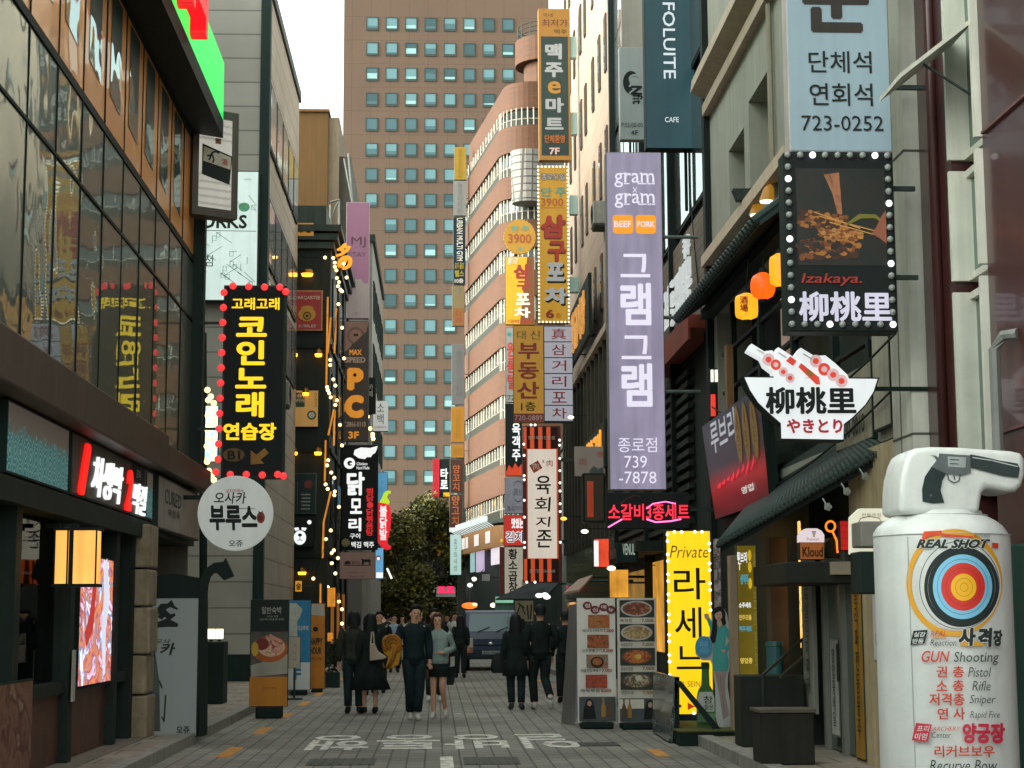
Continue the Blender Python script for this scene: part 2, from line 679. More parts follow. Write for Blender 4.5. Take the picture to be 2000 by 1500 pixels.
# ================================================================== FAR TOWER
TY = 240.0
TOWER = tiles('tower_granite', (102, 80, 64), (86, 68, 55), 2.71, 3.465, .04, .75, .025, 'S', 0, .10, .05, .08)
TGL = mirrorglass('tower_glass', (98, 136, 142), .2, .12, (.3, .46, .48), 0)  # teal body colour stands in for reflected sky
TGL2 = mirrorglass('tower_glass_dim', (64, 98, 104), .18, .12, (.3, .46, .48), 0)
TGL3 = mirrorglass('tower_glass_dark', (44, 76, 80), .2, .12, (.3, .46, .48), 0)
TBLIND = mat('tower_blind', (150, 190, 190), .7, noise=.1)
TFR = mat('tower_frame', (58, 66, 64), .5, noise=.1)
tl = W(667, 600, TY).x
tower = thing('office_tower', 'tall brown granite office tower closing the street with rows of square blue windows', 'building', (0, TY + 15, 0))
MB().box(tl, 16, TY, TY + 30, 0, 100).build('wall', TOWER, tower)
MB().box(tl - .3, 16.3, TY - .3, TY + 30.3, 100, 101.5).build('roof', TOWER, tower)
cols = [725 + 38.35 * i for i in range(8)]
rows = [46 + 49.1 * i for i in range(19)]
def tower_window(mb, x, z, dr):
    ww, zt, zb = .74, .72, -.80            # clear opening, then a deep sill panel below
    for a, b, c, d in ((-ww - .12, -ww, zb - .34, zt + .12), (ww, ww + .12, zb - .34, zt + .12), (-ww, ww, zt, zt + .12), (-ww, ww, zb - .34, zb)):
        mb.box(x + a, x + b, TY - .1, TY - .01, z + c, z + d, 0)
    return ww, zt, zb
rest = MB()
cnt = 0
for i in range(19):
    for j in range(8):
        if (j > 4 and i > 5 - (j - 5)) or (j == 0 and 8 <= i):
            continue
        x, z = W(cols[j], 400, TY).x, W(850, rows[i], TY).z
        dr = random.choice((0, 0, .2, .35, .5, .8))
        if cnt >= 100:
            tower_window(rest, x, z, 0)
            rest.box(x - .74, x + .74, TY - .05, TY - .005, z - .8, z + .72, 1)
            continue
        mb = MB()
        ww, zt, zb = tower_window(mb, x, z, dr)
        wn = mb.build('window', TFR, tower)
        MB().box(x - ww, x + ww, TY - .05, TY - .005, z + zb, z + zt).build('pane', TGL2 if (random.random() < .2 or i == 10) else (TGL3 if random.random() < .12 else TGL), wn)
        if dr:
            MB().box(x - ww + .02, x + ww - .02, TY - .058, TY - .052, z + zb, z + zb + dr).build('blind', TBLIND if random.random() < .3 else TGL2, wn)
        cnt += 1
if rest.f:
    rest.build('far_windows', [TFR, TGL], tower)['kind'] = 'stuff'

# ================================================================== CURVED BRICK BUILDING (right, end of street)
BRICK = tiles('orange_brick', (90, 53, 27), (78, 48, 30), .5, .16, .012, .75, .1, 'S', .5, .12, .15, .2)
CB = 105.0
cx = 135 * CB / F
fd = Vector((-.141, 1, 0)).normalized()
farp = Vector((cx, CB, 0)) + fd * 15.9
def curve_path(inset=0.0):
    """plan of the street face: far end, along the facade, round the corner, across the front"""
    P = []
    nrm = Vector((-fd.y, fd.x, 0))
    rad = 2.2
    c0 = Vector((cx, CB, 0)) + fd * rad
    P.append(farp - nrm * -0 + nrm * 0)
    P.append(c0)
    # arc from facade direction to +X
    cen = c0 - nrm * rad
    a0 = math.atan2(nrm.y, nrm.x)
    a1 = math.radians(270)
    if a0 < 0:
        a0 += 2 * math.pi
    for i in range(1, 9):
        a = a0 + (a1 - a0) * i / 8
        P.append(cen + Vector((math.cos(a), math.sin(a), 0)) * rad)
    P.append(P[-1] + Vector((9, 0, 0)))
    if inset:
        Q = []
        for i, p in enumerate(P):
            a = P[max(0, i - 1)]
            b = P[min(len(P) - 1, i + 1)]
            d = (b - a).normalized()
            n = Vector((d.y, -d.x, 0))
            Q.append(p - n * inset)
        return Q
    return P
curved = thing('curved_brick_building', 'orange brick office block with rounded corner and ribbon windows behind the stacked signs', 'building', (cx + 4, CB + 8, 0))
def bandstrip(z0, z1, inset, name, m, close=True, parent=None):
    P = curve_path(inset)
    B = curve_path(inset + .5)
    mb = MB()
    for i in range(len(P) - 1):
        a, b = P[i], P[i + 1]
        c, d = B[i], B[i + 1]
        up0, up1 = Vector((0, 0, z0)), Vector((0, 0, z1))
        mb.poly([a + up0, b + up0, b + up1, a + up1])
        mb.poly([a + up1, b + up1, d + up1, c + up1])
        mb.poly([d + up0, c + up0, a + up0, b + up0][::-1])
    a, c = P[0], B[0]
    mb.poly([a + Vector((0, 0, z0)), a + Vector((0, 0, z1)), c + Vector((0, 0, z1)), c + Vector((0, 0, z0))])
    return mb.build(name, m, parent or curved)
# solid core
core = [Vector((p.x, p.y, 0)) for p in curve_path(.45)]
mb = MB()
mb.prism([Vector((core[0].x + 12, core[0].y, 0))] + core[::1] + [Vector((core[-1].x, core[0].y, 0))], (0, 0, W(985, 206, CB).z))
mb.build('core_wall', mat('shadowy_interior', (46, 48, 46), .8), curved)
ztop = lambda y: W(985, y, CB).z
bands = [(337, 381), (425, 480), (525, 575), (622, 671), (717, 766), (812, 864), (903, 962)]
for y0, y1 in bands:
    bandstrip(ztop(y1), ztop(y0), 0, 'brick_band', BRICK)
bandstrip(ztop(291), ztop(240), 0.0, 'brick_band', BRICK)
bandstrip(ztop(205), ztop(152), 0.35, 'brick_band', BRICK)
bandstrip(ztop(1250), ztop(1060), 0.1, 'ground_floor_wall', mat('dark_shopfront', (40, 44, 42), .6), curved)
WFR = mat('white_window_frame', (178, 170, 156), .6, noise=.15)
CGL = mirrorglass('curved_block_glass', (40, 52, 50), .3, .05, (.9, .95, .95), 0)
BLIND = mat('cream_blind', (168, 158, 142), .8, noise=.2, ns=1.2)
YBLIND = mat('yellow_film', (214, 160, 44), .6, noise=.2)
wins = [(381, 425), (480, 525), (575, 622), (671, 717), (766, 812), (864, 903), (962, 1008), (291, 337), (205, 240)]
for wi, (y0, y1) in enumerate(wins):
    z1, z0 = ztop(y0), ztop(y1)
    P = curve_path(.12)
    rb = bandstrip(z0 + .02, z1 - .02, .3 if wi < 8 else .6, 'ribbon_window', CGL)
    mb = MB()
    bl = MB()
    L = (P[1] - P[0]).length
    n = int(L / 1.05)
    for i in range(n + 1):
        p = P[0].lerp(P[1], i / n)
        d = Vector((-fd.y, fd.x, 0))
        mb.obox = None
        q = p + fd * .03
        mb.prism([p - fd * .10 + Vector((0, 0, z0)), p + fd * .10 + Vector((0, 0, z0)), p + fd * .10 - d * .12 + Vector((0, 0, z0)), p - fd * .10 - d * .12 + Vector((0, 0, z0))], (0, 0, z1 - z0))
        if i < n and random.random() < .3:
            p2 = P[0].lerp(P[1], (i + 1) / n)
            dz = random.choice((.2, .35, .5, .6)) * (z1 - z0)
            a, b = p - d * .13, p2 - d * .13
            bl.poly([a + Vector((0, 0, z1 - dz)), b + Vector((0, 0, z1 - dz)), b + Vector((0, 0, z1)), a + Vector((0, 0, z1))])
    for i in range(1, len(P) - 1):
        for s in range(1):
            p = P[i]
            mb.tube([p + Vector((0, 0, z0)), p + Vector((0, 0, z1))], .045, 5)
    for i in range(6):
        p = P[-2].lerp(P[-1], (i + .5) / 6)
        mb.tube([p + Vector((0, 0, z0)), p + Vector((0, 0, z1))], .045, 4)
    zb = z0 + .38 * (z1 - z0)
    mb.tube([p + Vector((0, 0, zb)) for p in P], .03, 4)
    mb.build('mullions', WFR, rb)
    bandstrip(z0, z0 + .34 * (z1 - z0), .1, 'window_rail', mat('dark_window_rail', (48, 44, 38), .6), parent=rb)
    if bl.f:
        bl.build('blind', YBLIND if wi == 6 else BLIND, rb)
# stair tower and roof terrace on top
zc = ztop(152)
tcx_, tcy_ = W(1006, 72, CB + 3.4).x + 2.1, CB + 3.4
MB().loft([(tcx_ + .2, tcy_, zc - .1, 1.75, 1.75), (tcx_ + .2, tcy_, ztop(99), 1.75, 1.75)], 20).build('stair_tower', BRICK, curved, smooth=False)
MB().loft([(tcx_, tcy_, ztop(98), 2.1, 2.0), (tcx_, tcy_, ztop(50), 2.1, 2.0)], 28).build('stair_tower_cap', BRICK, curved)
mb = MB()
for i in range(14):
    a = 2 * math.pi * i / 14
    x, y = tcx_ + 1.9 * math.cos(a), tcy_ + 1.8 * math.sin(a)
    mb.tube([(x, y, ztop(50)), (x, y, ztop(20))], .035, 4)
for zz in (22, 31, 40):
    mb.tube([(tcx_ + 1.9 * math.cos(2 * math.pi * i / 24), tcy_ + 1.8 * math.sin(2 * math.pi * i / 24), ztop(zz)) for i in range(25)], .03, 4)
mb.build('terrace_railing', STEEL, curved)
# external louvre and rounded white bay behind the yellow sign
mb = MB()
bp = W(1034, 400, CB - 1.5)
for i in range(1):
    mb.loft([(bp.x, CB - .3, ztop(400), 1.0, .9), (bp.x, CB - .3, ztop(300), 1.1, 1.0)], 18)
mb.build('round_bay', tiles('white_mosaic', (130, 124, 116), (70, 64, 58), .55, .45, .05, .6, .05, 'S', 0, .1, .1), curved)
# wooden fascia above its ground floor with pale lettering boards
zw0, zw1 = ztop(1066), ztop(1024)
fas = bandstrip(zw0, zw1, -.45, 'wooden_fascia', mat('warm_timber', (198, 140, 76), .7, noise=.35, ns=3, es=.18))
P = curve_path(-.5)
for t0, t1 in ((.1, .24), (.26, .34), (.52, .66), (.84, .97)):
    mb = MB()
    a, b = P[0].lerp(P[1], t0), P[0].lerp(P[1], t1)
    zz0, zz1 = zw0 + .3, zw1 - .25
    mb.poly([a + Vector((0, 0, zz0)), b + Vector((0, 0, zz0)), b + Vector((0, 0, zz1)), a + Vector((0, 0, zz1))])
    mb.build('lettering_board', glow('pale_lit_board', (225, 216, 210), .7), fas)
for i in range(16):
    mb = MB()
    p = curve_path(-.9)[0].lerp(curve_path(-.9)[1], i / 15)
    mb.box(p.x - .16, p.x + .16, p.y - .1, p.y + .1, zw1 + .3, zw1 + .62)
    mb.tube([(p.x, p.y, zw1 + .3), (p.x + .7, p.y, zw1 - .1)], .03, 4)
    mb.build('floodlight', glow('white_floodlight', (225, 235, 232), .8), curved)
rl = bandstrip(ztop(1018), ztop(1010), -.3, 'balcony_rail', STEEL)
# lit upper-floor shop windows under the fascia
for (xa, xb, ya, yb, c) in ((922, 930, 1078, 1118, (150, 190, 185)), (934, 949, 1072, 1118, (196, 176, 206)), (963, 983, 1058, 1064, (220, 170, 40)), (963, 984, 1072, 1104, (235, 225, 235))):
    p0, p1 = W(xa, yb, CB + 4), W(xb, ya, CB + 4)
    k = (xa - 905) / 80.0
    q0 = farp.lerp(Vector((cx, CB, 0)), k)
    q1 = farp.lerp(Vector((cx, CB, 0)), (xb - 905) / 80.0)
    d = Vector((-fd.y, fd.x, 0)) * .15
    za, zb = W(xa, yb, q0.y).z, W(xa, ya, q0.y).z
    MB().prism([q0 + d + Vector((0, 0, za)), q1 + d + Vector((0, 0, za)), q1 + d + Vector((0, 0, zb)), q0 + d + Vector((0, 0, zb))], -d * .5).build('lit_window', glow('shopwin_%d_%d' % (xa, xb), c, .7), curved)

# ================================================================== generic street blocks
def block(name, label, x0, x1, y0, y1, h, m, roofm=None, cat='building'):
    r = thing(name, label, cat, ((x0 + x1) / 2, (y0 + y1) / 2, 0))
    MB().box(x0, x1, y0, y1, 0, h).build('wall', m, r)
    mb = MB()
    mb.box(x0 - .12, x1 + .12, y0 - .12, y1 + .12, h, h + .35)
    mb.build('roof', roofm or STEEL, r)
    return r
def wall_windows(r, side, X, ys, zs, ww, hh, frame, pane, rec=.05):
    """windows on a wall whose plane is x = X; side -1 faces west, +1 faces east"""
    for y in ys:
        for z in zs:
            mb = MB()
            for a, b, c, d in ((-ww - .06, -ww, -hh - .06, hh + .06), (ww, ww + .06, -hh - .06, hh + .06), (-ww, ww, hh, hh + .06), (-ww, ww, -hh - .08, -hh)):
                mb.box(X, X + side * .06, y + a, y + b, z + c, z + d)
            wn = mb.build('window', frame, r)
            MB().box(X + side * .002, X + side * .02, y - ww, y + ww, z - hh, z + hh).build('pane', pane, wn)
GLASSD = mirrorglass('window_glass', (30, 42, 42), .5, .03, (.85, .95, .95), .004)
# ================================================================== LEFT: glass-fronted restaurant building
LX = -3.9
GB0, GB1 = 9.9, 27.6
glassb = thing('glass_front_building', 'glass fronted restaurant building with amber upper panels and brown canopy at the left edge', 'building', (-6, 19, 0))
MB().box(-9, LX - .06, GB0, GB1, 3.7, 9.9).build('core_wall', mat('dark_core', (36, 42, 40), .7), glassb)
GL1 = mirrorglass('facade_glass', (96, 108, 102), .56, .015, (.62, .74, .72), .010)  # body colour lightened in place of paler reflections
AMB = mirrorglass('amber_spandrel_glass', (228, 150, 72), .10, .03, (.9, .86, .78), .03, .14)
GLU = mirrorglass('facade_glass_upper', (40, 70, 68), .50, .02, (.7, .9, .9), .03)
ys = [GB1 - 1.26 * i for i in range(15)]
for i in range(14):
    ya, yb = ys[i + 1] + .02, ys[i] - .02
    for (za, zb, m) in ((4.0, 6.28, GL1), (6.33, 7.24, GL1), (7.36, 9.2, AMB)):
        t = (random.random() - .5) * .006
        s = (random.random() - .5) * .006
        MB().poly([(LX - t - s, ya, za), (LX + t - s, yb, za), (LX + t + s, yb, zb), (LX - t + s, ya, zb)]).build('glass_pane', m, glassb)
    if i > 0:
        yc = (ya + yb) / 2
        MB().poly([(LX + .008, yc - .36, 7.7 + .02 * i), (LX + .008, yc + .30, 7.62 + .02 * i), (LX + .008, yc + .30, 9.1), (LX + .008, yc - .36, 9.1)]).build('glass_pane', GLU, glassb)
FR = mat('dark_mullion', (30, 34, 34), .4, .4)
mb = MB()
for y in ys:
    mb.box(LX - .03, LX + .012, y - .014, y + .014, 3.95, 9.2)
for z, t in ((4.0, .05), (6.305, .018), (7.3, .05), (9.2, .05)):
    mb.box(LX - .03, LX + .018, GB0, GB1, z - t, z + t)
mb.build('mullion_grid', FR, glassb)
MB().box(LX - 5, -3.42, GB0, GB1 + .15, 9.22, 9.5).build('eave', BLACK, glassb)
MB().box(LX - .1, LX + .18, GB1 - .02, GB1 + .2, 3.6, 9.22).build('corner_post', DARK, glassb)
MB().box(-9, LX, GB1, GB1 + .1, 0, 9.5).build('end_wall', mat('painted_render', (120, 116, 106), .8, noise=.3), glassb)
CANOPY = mat('brown_metal_fascia', (84, 70, 60), .55, .1, noise=.3, ns=1.5)
MB().box(LX, -3.5, GB0, 22.9, 3.52, 3.98).build('canopy', CANOPY, glassb, bevel=.02)
MB().box(LX, -3.55, 22.9, GB1, 3.55, 3.9).build('canopy', CANOPY, glassb, bevel=.02)
# ground-floor shopfront
WOOD = mat('dark_red_timber', (96, 62, 50), .55, noise=.45, ns=3)
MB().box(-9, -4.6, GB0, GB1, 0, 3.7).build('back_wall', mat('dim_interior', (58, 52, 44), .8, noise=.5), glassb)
mb = MB()
for y in (12.0, 14.1, 16.1, 18.55, 21.1, 22.2):
    mb.box(-4.05, LX + .1, y - .11, y + .11, .12, 3.5)
mb.box(-4.0, -3.72, GB0, 23.2, 2.62, 2.84)
mb.box(-4.0, LX + .06, GB0, 22.2, .84, .96)
mb.build('shopfront_frame', mat('dark_green_black_timber', (30, 38, 36), .5, noise=.3), glassb)
SHOPGL = mirrorglass('shop_glass', (38, 40, 36), .2, .02, (.8, .85, .8), .003, None, True)
# what stands inside: counter, framed pictures, tube lamps
MB().box(-4.55, -4.35, GB0, 20.8, .13, 1.25).build('counter', mat('dark_counter', (70, 54, 40), .5, noise=.4), glassb)
for (ya, yb, za, zb, c_, e_) in ((13.6, 14.6, 1.7, 2.3, (190, 120, 40), .35), (15.4, 15.9, 1.6, 2.2, (150, 104, 50), .25), (17.2, 18.0, 1.5, 2.2, (130, 80, 40), .2)):
    MB().box(-4.6, -4.57, ya, yb, za, zb).build('lit_picture', glow('picture_%d' % (ya * 10), c_, e_, .7, ns=3), glassb)
for ya in (14.0, 16.4, 18.8):
    MB().box(-4.4, -4.3, ya, ya + .5, 2.42, 2.46).build('tube_lamp', glow('shop_tube', (226, 240, 232), 1.6, 0), glassb)
for ya, yb in ((9.9, 11.9), (12.11, 13.99), (14.21, 15.99), (16.21, 18.44), (18.66, 20.99)):
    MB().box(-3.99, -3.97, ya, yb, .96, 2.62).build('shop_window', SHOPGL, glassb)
    MB().box(-4.0, -3.9, ya, yb, .13, .84).build('timber_panel', WOOD, glassb)
MB().box(-4.5, -3.62, GB0, 22.6, 0.0, .13).build('step', mat('stone_step', (126, 116, 104), .85, noise=.35, ns=6), glassb)
STONE = mat('rough_stone', (158, 142, 116), .9, noise=.45, ns=5, bump=.6)
mb = MB()
z = .1
for h in (.55, .5, .6, .48, .57):
    mb.box(-4.15, -3.62 + random.uniform(-.02, .02), 22.3, 22.95, z + .01, z + h - .01)
    z += h
mb.build('stone_pillar', STONE, glassb, bevel=.03)
MB().box(-4.6, -3.8, 22.95, GB1, 2.72, 3.55).build('entrance_lintel', DARK, glassb)
mb = MB()
mb.box(-4.4, -4.3, 23, 24.9, .1, 2.7)
mb.build('entrance_door', mat('brown_door', (70, 56, 44), .5, noise=.3), glassb)
# ---- one amber lantern outside the shop glass, its reflection built as a second
PAPER = glow('amber_paper', (255, 186, 92), 1.0, .25, ns=1.2)
def lantern(label, x0, x1, y, z0, z1, grp, dp=.24):
    r = thing('wall_lantern', label, 'lantern', ((x0 + x1) / 2, y + dp / 2, z0), grp)
    MB().box(x0, x1, y, y + dp, z0, z1).build('paper_shade', PAPER, r)
    mb = MB()
    for x in (x0, x1):
        mb.box(x - .007, x + .007, y - .007, y + .007, z0 - .02, z1 + .02)
    mb.box(x0 - .02, x1 + .02, y - .02, y + dp + .02, z1, z1 + .03)
    mb.box(x0 - .02, x1 + .02, y - .02, y + dp + .02, z0 - .03, z0)
    mb.build('lantern_frame', BLACK, r)
    MB().box(x0 - .1, x0 + .04, y + .04, y + .1, z1 + .03, z1 + .07).build('bracket', BLACK, r)
Yl = 17.3
a, b = W(143, 1036, Yl), W(186, 1140, Yl)
lantern('wide glowing amber box lantern on the dark shopfront, right of its modelled reflection', a.x, b.x, Yl, b.z, a.z, 'lanterns on the shopfront')
a, b = W(108, 1036, Yl + .3), W(130, 1140, Yl + .3)  # reflection of the wide lantern, built as a solid glowing box
lantern('narrow glowing amber box added as the reflection of the wide lantern on its right', a.x, b.x, Yl + .3, b.z, a.z, 'lanterns on the shopfront', .06)
def wallpanel(name, label, X, y0, y1, z0, z1, side, body, face, depth=.08, cat='sign', group=None, rim=.02):
    """board lying on a wall of constant x; side +1 faces east, -1 faces west"""
    r = thing(name, label, cat, (X - side * depth / 2, (y0 + y1) / 2, z0), group)
    MB().box(X - side * depth, X, y0, y1, z0, z1).build('cabinet', body, r)
    if face is not None:
        MB().box(X, X + side * .006, y0 + rim, y1 - rim, z0 + rim, z1 - rim).build('face_panel', face, r)
    if side > 0:
        return Panel(r, (X + .006, y0, z0), (0, 1, 0), (0, 0, 1))
    return Panel(r, (X - .006, y1, z0), (0, -1, 0), (0, 0, 1))
# LED poster screen
SCR = blotch('screen_picture', [(40, 50, 84), (190, 160, 180), (110, 50, 66), (170, 100, 60), (70, 90, 120), (206, 200, 220), (96, 44, 60)], 1.5, .55, 2.6)
p = wallpanel('led_screen', 'bright upright video screen with red and white picture beside the shop door', LX + .06, 19.1, 21.0, .86, 2.3, 1, BLACK, SCR, .1, 'screen')
p.strokes([[(1.35, 1.4, 1), (1.5, 1.0, 1.6), (1.35, .6, 1.2), (1.45, .1, .6)]], .22, glow('screen_white', (225, 230, 245), .8))
p.strokes([[(.3, .5, 1), (.6, .7, 1.4), (.8, 1.2, .8)]], .2, glow('screen_red', (200, 60, 50), .7))
p = wallpanel('notice_paper', 'sheet of white paper notice taped on the shopfront below the lantern', LX + .13, 18.46, 18.64, .75, 1.28, 1, mat('paper', (190, 186, 176), .9), None, .006, 'notice')
MEAT = blotch('raw_meat_print', [(70, 40, 34), (110, 66, 54), (130, 92, 74), (84, 36, 32), (146, 120, 100)], 1.6, 0, 1.8)
p = wallpanel('meat_poster', 'large poster of raw meat on the lower shopfront at the bottom left', -3.76, 14.0, 16.65, .15, 1.05, 1, DARK, MEAT, .04, 'poster')
# wave-pattern end board
def wavemat():
    m = bpy.data.materials.new('wave_pattern_board')
    m.use_nodes = True
    n = m.node_tree
    b = n.nodes['Principled BSDF']
    b.inputs['Roughness'].default_value = .6
    tc = n.nodes.new('ShaderNodeTexCoord')
    sp = n.nodes.new('ShaderNodeSeparateXYZ')
    n.links.new(tc.outputs['Object'], sp.inputs[0])
    vo = n.nodes.new('ShaderNodeTexVoronoi')
    vo.feature = 'F1'
    vo.inputs['Scale'].default_value = 5
    vo.inputs['Randomness'].default_value = .15
    n.links.new(tc.outputs['Object'], vo.inputs['Vector'])
    mt = n.nodes.new('ShaderNodeMath')
    mt.operation = 'MULTIPLY'
    mt.inputs[1].default_value = 34
    sn = n.nodes.new('ShaderNodeMath')
    sn.operation = 'SINE'
    n.links.new(vo.outputs['Distance'], mt.inputs[0])
    n.links.new(mt.outputs[0], sn.inputs[0])
    cr = n.nodes.new('ShaderNodeValToRGB')
    cr.color_ramp.elements[0].color = (*lin((54, 128, 134)), 1)
    cr.color_ramp.elements[1].color = (*lin((150, 186, 180)), 1)
    n.links.new(sn.outputs[0], cr.inputs[0])
    nz = n.nodes.new('ShaderNodeTexNoise')
    nz.inputs['Scale'].default_value = 12
    n.links.new(tc.outputs['Object'], nz.inputs['Vector'])
    ad = n.nodes.new('ShaderNodeMath')
    ad.operation = 'MULTIPLY_ADD'
    ad.inputs[1].default_value = .35
    n.links.new(nz.outputs[0], ad.inputs[0])
    n.links.new(sp.outputs[2], ad.inputs[2])
    cr2 = n.nodes.new('ShaderNodeValToRGB')
    cr2.color_ramp.elements[0].position = .54
    cr2.color_ramp.elements[1].position = .6
    mp = n.nodes.new('ShaderNodeMix')
    mp.data_type = 'RGBA'
    mp.inputs[7].default_value = (*lin((122, 112, 102)), 1)
    n.links.new(ad.outputs[0], cr2.inputs[0])
    n.links.new(cr2.outputs[0], mp.inputs[0])
    n.links.new(cr.outputs[0], mp.inputs[6])
    n.links.new(mp.outputs[2], b.inputs['Base Color'])
    b.inputs['Emission Strength'].default_value = .16 * EMS
    n.links.new(mp.outputs[2], b.inputs['Emission Color'])
    return m
WAVE = wavemat()
p = wallpanel('wave_sign_board', 'shop board with teal wave scale pattern under the brown canopy', -3.72, 15.2, 17.72, 2.86, 3.5, 1, DARK, WAVE, .1)
p = wallpanel('shop_name_sign', 'lit shop sign with raised red and white letters under the brown canopy', -3.72, 17.9, 23.0, 2.86, 3.5, 1, STEEL, mat('grey_brown_board', (96, 88, 80), .6, noise=.3), .1)
REDL = glow('red_letter', (238, 30, 22), .9, .05)
WHL = glow('white_letter', (244, 247, 246), .85, .05)
p.text('1', (.25, .02, .8, .58), REDL, .05, shear=.35, ext=.03)
p.text('차생막', (.95, .06, 2.75, .50), WHL, .01, shear=.3, ext=.03)
p.text('2', (2.95, .02, 3.4, .52), REDL, .05, shear=.35, ext=.03)
p.text('막걸', (3.5, .02, 4.45, .40), WHL, .01, shear=.3, ext=.03)
p.rect_((3.45, .42, 4.35, .62), BLACK, 'small_plate')
p.text('포차', (3.75, .46, 4.1, .58), mat('cream_print', (200, 196, 186), .7), .02)
p.rect_((4.55, .03, 5.0, .6), WAVE, 'wave_end_panel')
p = wallpanel('grey_shop_board', 'dull grey beige sign board with faint lettering beside the round white sign', -3.66, 23.1, 27.1, 2.78, 3.48, 1, STEEL, mat('grey_beige_board', (150, 138, 126), .6, noise=.25), .1)
INKD = mat('dark_ink', (34, 36, 36), .6, noise=.1)
p.text('CURED', (.5, .36, 2.0, .56), INKD, .01)
p.text('숙성육', (.8, .2, 1.9, .32), INKD, .01)
# ---- green rooftop sign
GREEN = glow('green_lightbox', (30, 226, 92), .95, .05, ns=1)
r = thing('rooftop_sign', 'bright green lit sign board with red raised letters along the glass building eave', 'sign', (-3.5, 22, 9.5))
MB().box(-3.6, -3.42, 14, 27.25, 9.51, 10.45).build('cabinet', GREEN, r)
p = Panel(r, (-3.42, 14, 9.51), (0, 1, 0), (0, 0, 1))
p.text('치맥', (7.3, .08, 9.6, 1.1), glow('red_sign_letter', (230, 30, 36), .8, .05), .05, ext=.22)
# ---- framed hanging sign with wavy lines
o = W(374, 417, 27.0)
u = Vector((.85, .53, 0)).normalized()
Lw, Hw = .78, 1.74
r = thing('framed_hanging_sign', 'thick framed white hanging sign with wavy lines and a cartoon panel on the glass building', 'sign', (o.x + .3, o.y + .2, o.z))
n_ = u.cross(Vector((0, 0, 1)))
zv = Vector((0, 0, 1))
FRM = mat('taupe_sign_frame', (92, 84, 74), .5, .1)
mb = MB()
def ob(mb, a0, a1, b0, b1, d0, d1):
    q = [o + u * a + zv * b + n_ * d0 for a, b in ((a0, b0), (a1, b0), (a1, b1), (a0, b1))]
    mb.prism(q, n_ * (d1 - d0))
for a0, a1, b0, b1 in ((0, .1, 0, Hw), (Lw - .1, Lw, 0, Hw), (.1, Lw - .1, 0, .13), (.1, Lw - .1, Hw - .13, Hw)):
    ob(mb, a0, a1, b0, b1, .02, -.28)
mb.build('frame', FRM, r)
mb = MB()
ob(mb, .1, Lw - .1, .13, Hw - .13, -.01, -.26)
mb.build('light_panel', glow('warm_white_panel', (206, 202, 190), .55), r)
p = Panel(r, o - n_ * .008, u, zv)
WAVYL = mat('grey_wave_line', (236, 234, 226), .5, noise=0)
GREYL = mat('grey_line', (160, 156, 146), .6, noise=0)
for q in range(12):
    zz = .2 + q * .118
    if 5 <= q <= 8:
        continue
    p.strokes([[(.11 + .56 * i / 24, zz + .022 * math.sin(i * 1.9 + q)) for i in range(25)]], .012, GREYL, 'wavy_line')
p.shape([(.16, .66), (.64, .55), (.68, 1.02), (.16, 1.16)], INKD, 'picture_panel')
p.shape([(.18, .88), (.65, .80), (.66, 1.00), (.18, 1.12)], mat('cream_panel', (205, 195, 175), .7), 'picture_panel')
p.strokes([[(.34, 1.04), (.30, .98), (.24, .97)], [(.34, 1.04), (.39, 1.06), (.45, 1.04)], [(.33, 1.0), (.36, .92), (.34, .87)], [(.31, .99), (.28, .9)]], .03, INKD, 'figure_drawing')
p.text('酒', (.50, .86, .60, .96), mat('red_print', (180, 40, 40), .6), .02)
p.rect_((.38, 1.28, .48, 1.19), mat('ochre_print', (150, 110, 70), .6), 'mark')
MB().tube([o + u * .02 + zv * 1.5 - n_ * .1, Vector((LX, o.y, o.z + 1.5))], .03, 6).build('bracket', BLACK, r)
# ---- coin karaoke sign
RB = glow('red_bulb', (246, 60, 62), .95, 0, False)
YEL = glow('yellow_letter', (250, 202, 20), 1.0, .06)
SB = mat('sign_black', (24, 26, 27), .4, noise=.1)
p = sign('karaoke_sign', 'tall black sign with yellow coin karaoke lettering edged with red bulbs', (434, 557, 556, 934), 27.3, STEEL, SB, .28, .03, arm=(-3.75, .25, .8))
p.text('고래고래', (450, 582, 544, 606), YEL, .03)
p.text('코인노래', (460, 616, 525, 818), YEL, .04, vert=True)
p.text('연습장', (438, 827, 541, 861), YEL, .04)
p.disc(459, 889, 21, mat('brown_dim', (120, 84, 40), .6), 'oval', 13)
p.text('B1', (447, 881, 472, 898), SB, .03)
BRL = mat('brown_arrow', (168, 116, 44), .6)
p.shape([(492, 880), (492, 908), (519, 906), (511, 899), (527, 886), (519, 876), (503, 889)][::-1], BRL, 'arrow')
pts = [(434.5 - .55 * i, 572 + 29.6 * i) for i in range(12)] + [(425, 922)]
pts += [(452, 559), (483, 560), (514, 561), (544, 561), (556, 570), (453, 927), (484, 927), (515, 928), (545, 927), (556, 930)]
p.bulbs(pts, 7.2, [RB], d=.01)
# ---- sign behind it: narrow board ringed by warm bulbs
WB = glow('warm_bulb', (255, 214, 140), 2.4, 0, False)
p = sign('bulb_edged_sign', 'narrow bright board edged with warm bulbs, half hidden behind the black karaoke sign', (400, 792, 426, 902), 31, STEEL, blotch('pale_print', [(200, 215, 220), (120, 190, 210), (230, 230, 120), (210, 210, 210)], 5, .6), .12, .01, arm=(-4.2, .5))
p.bulbs([(404, 762), (411, 775), (417, 788), (406, 782), (406, 812), (406, 840), (405, 872), (406, 902), (410, 920), (415, 930), (420, 938)], 6, [WB], d=.03)
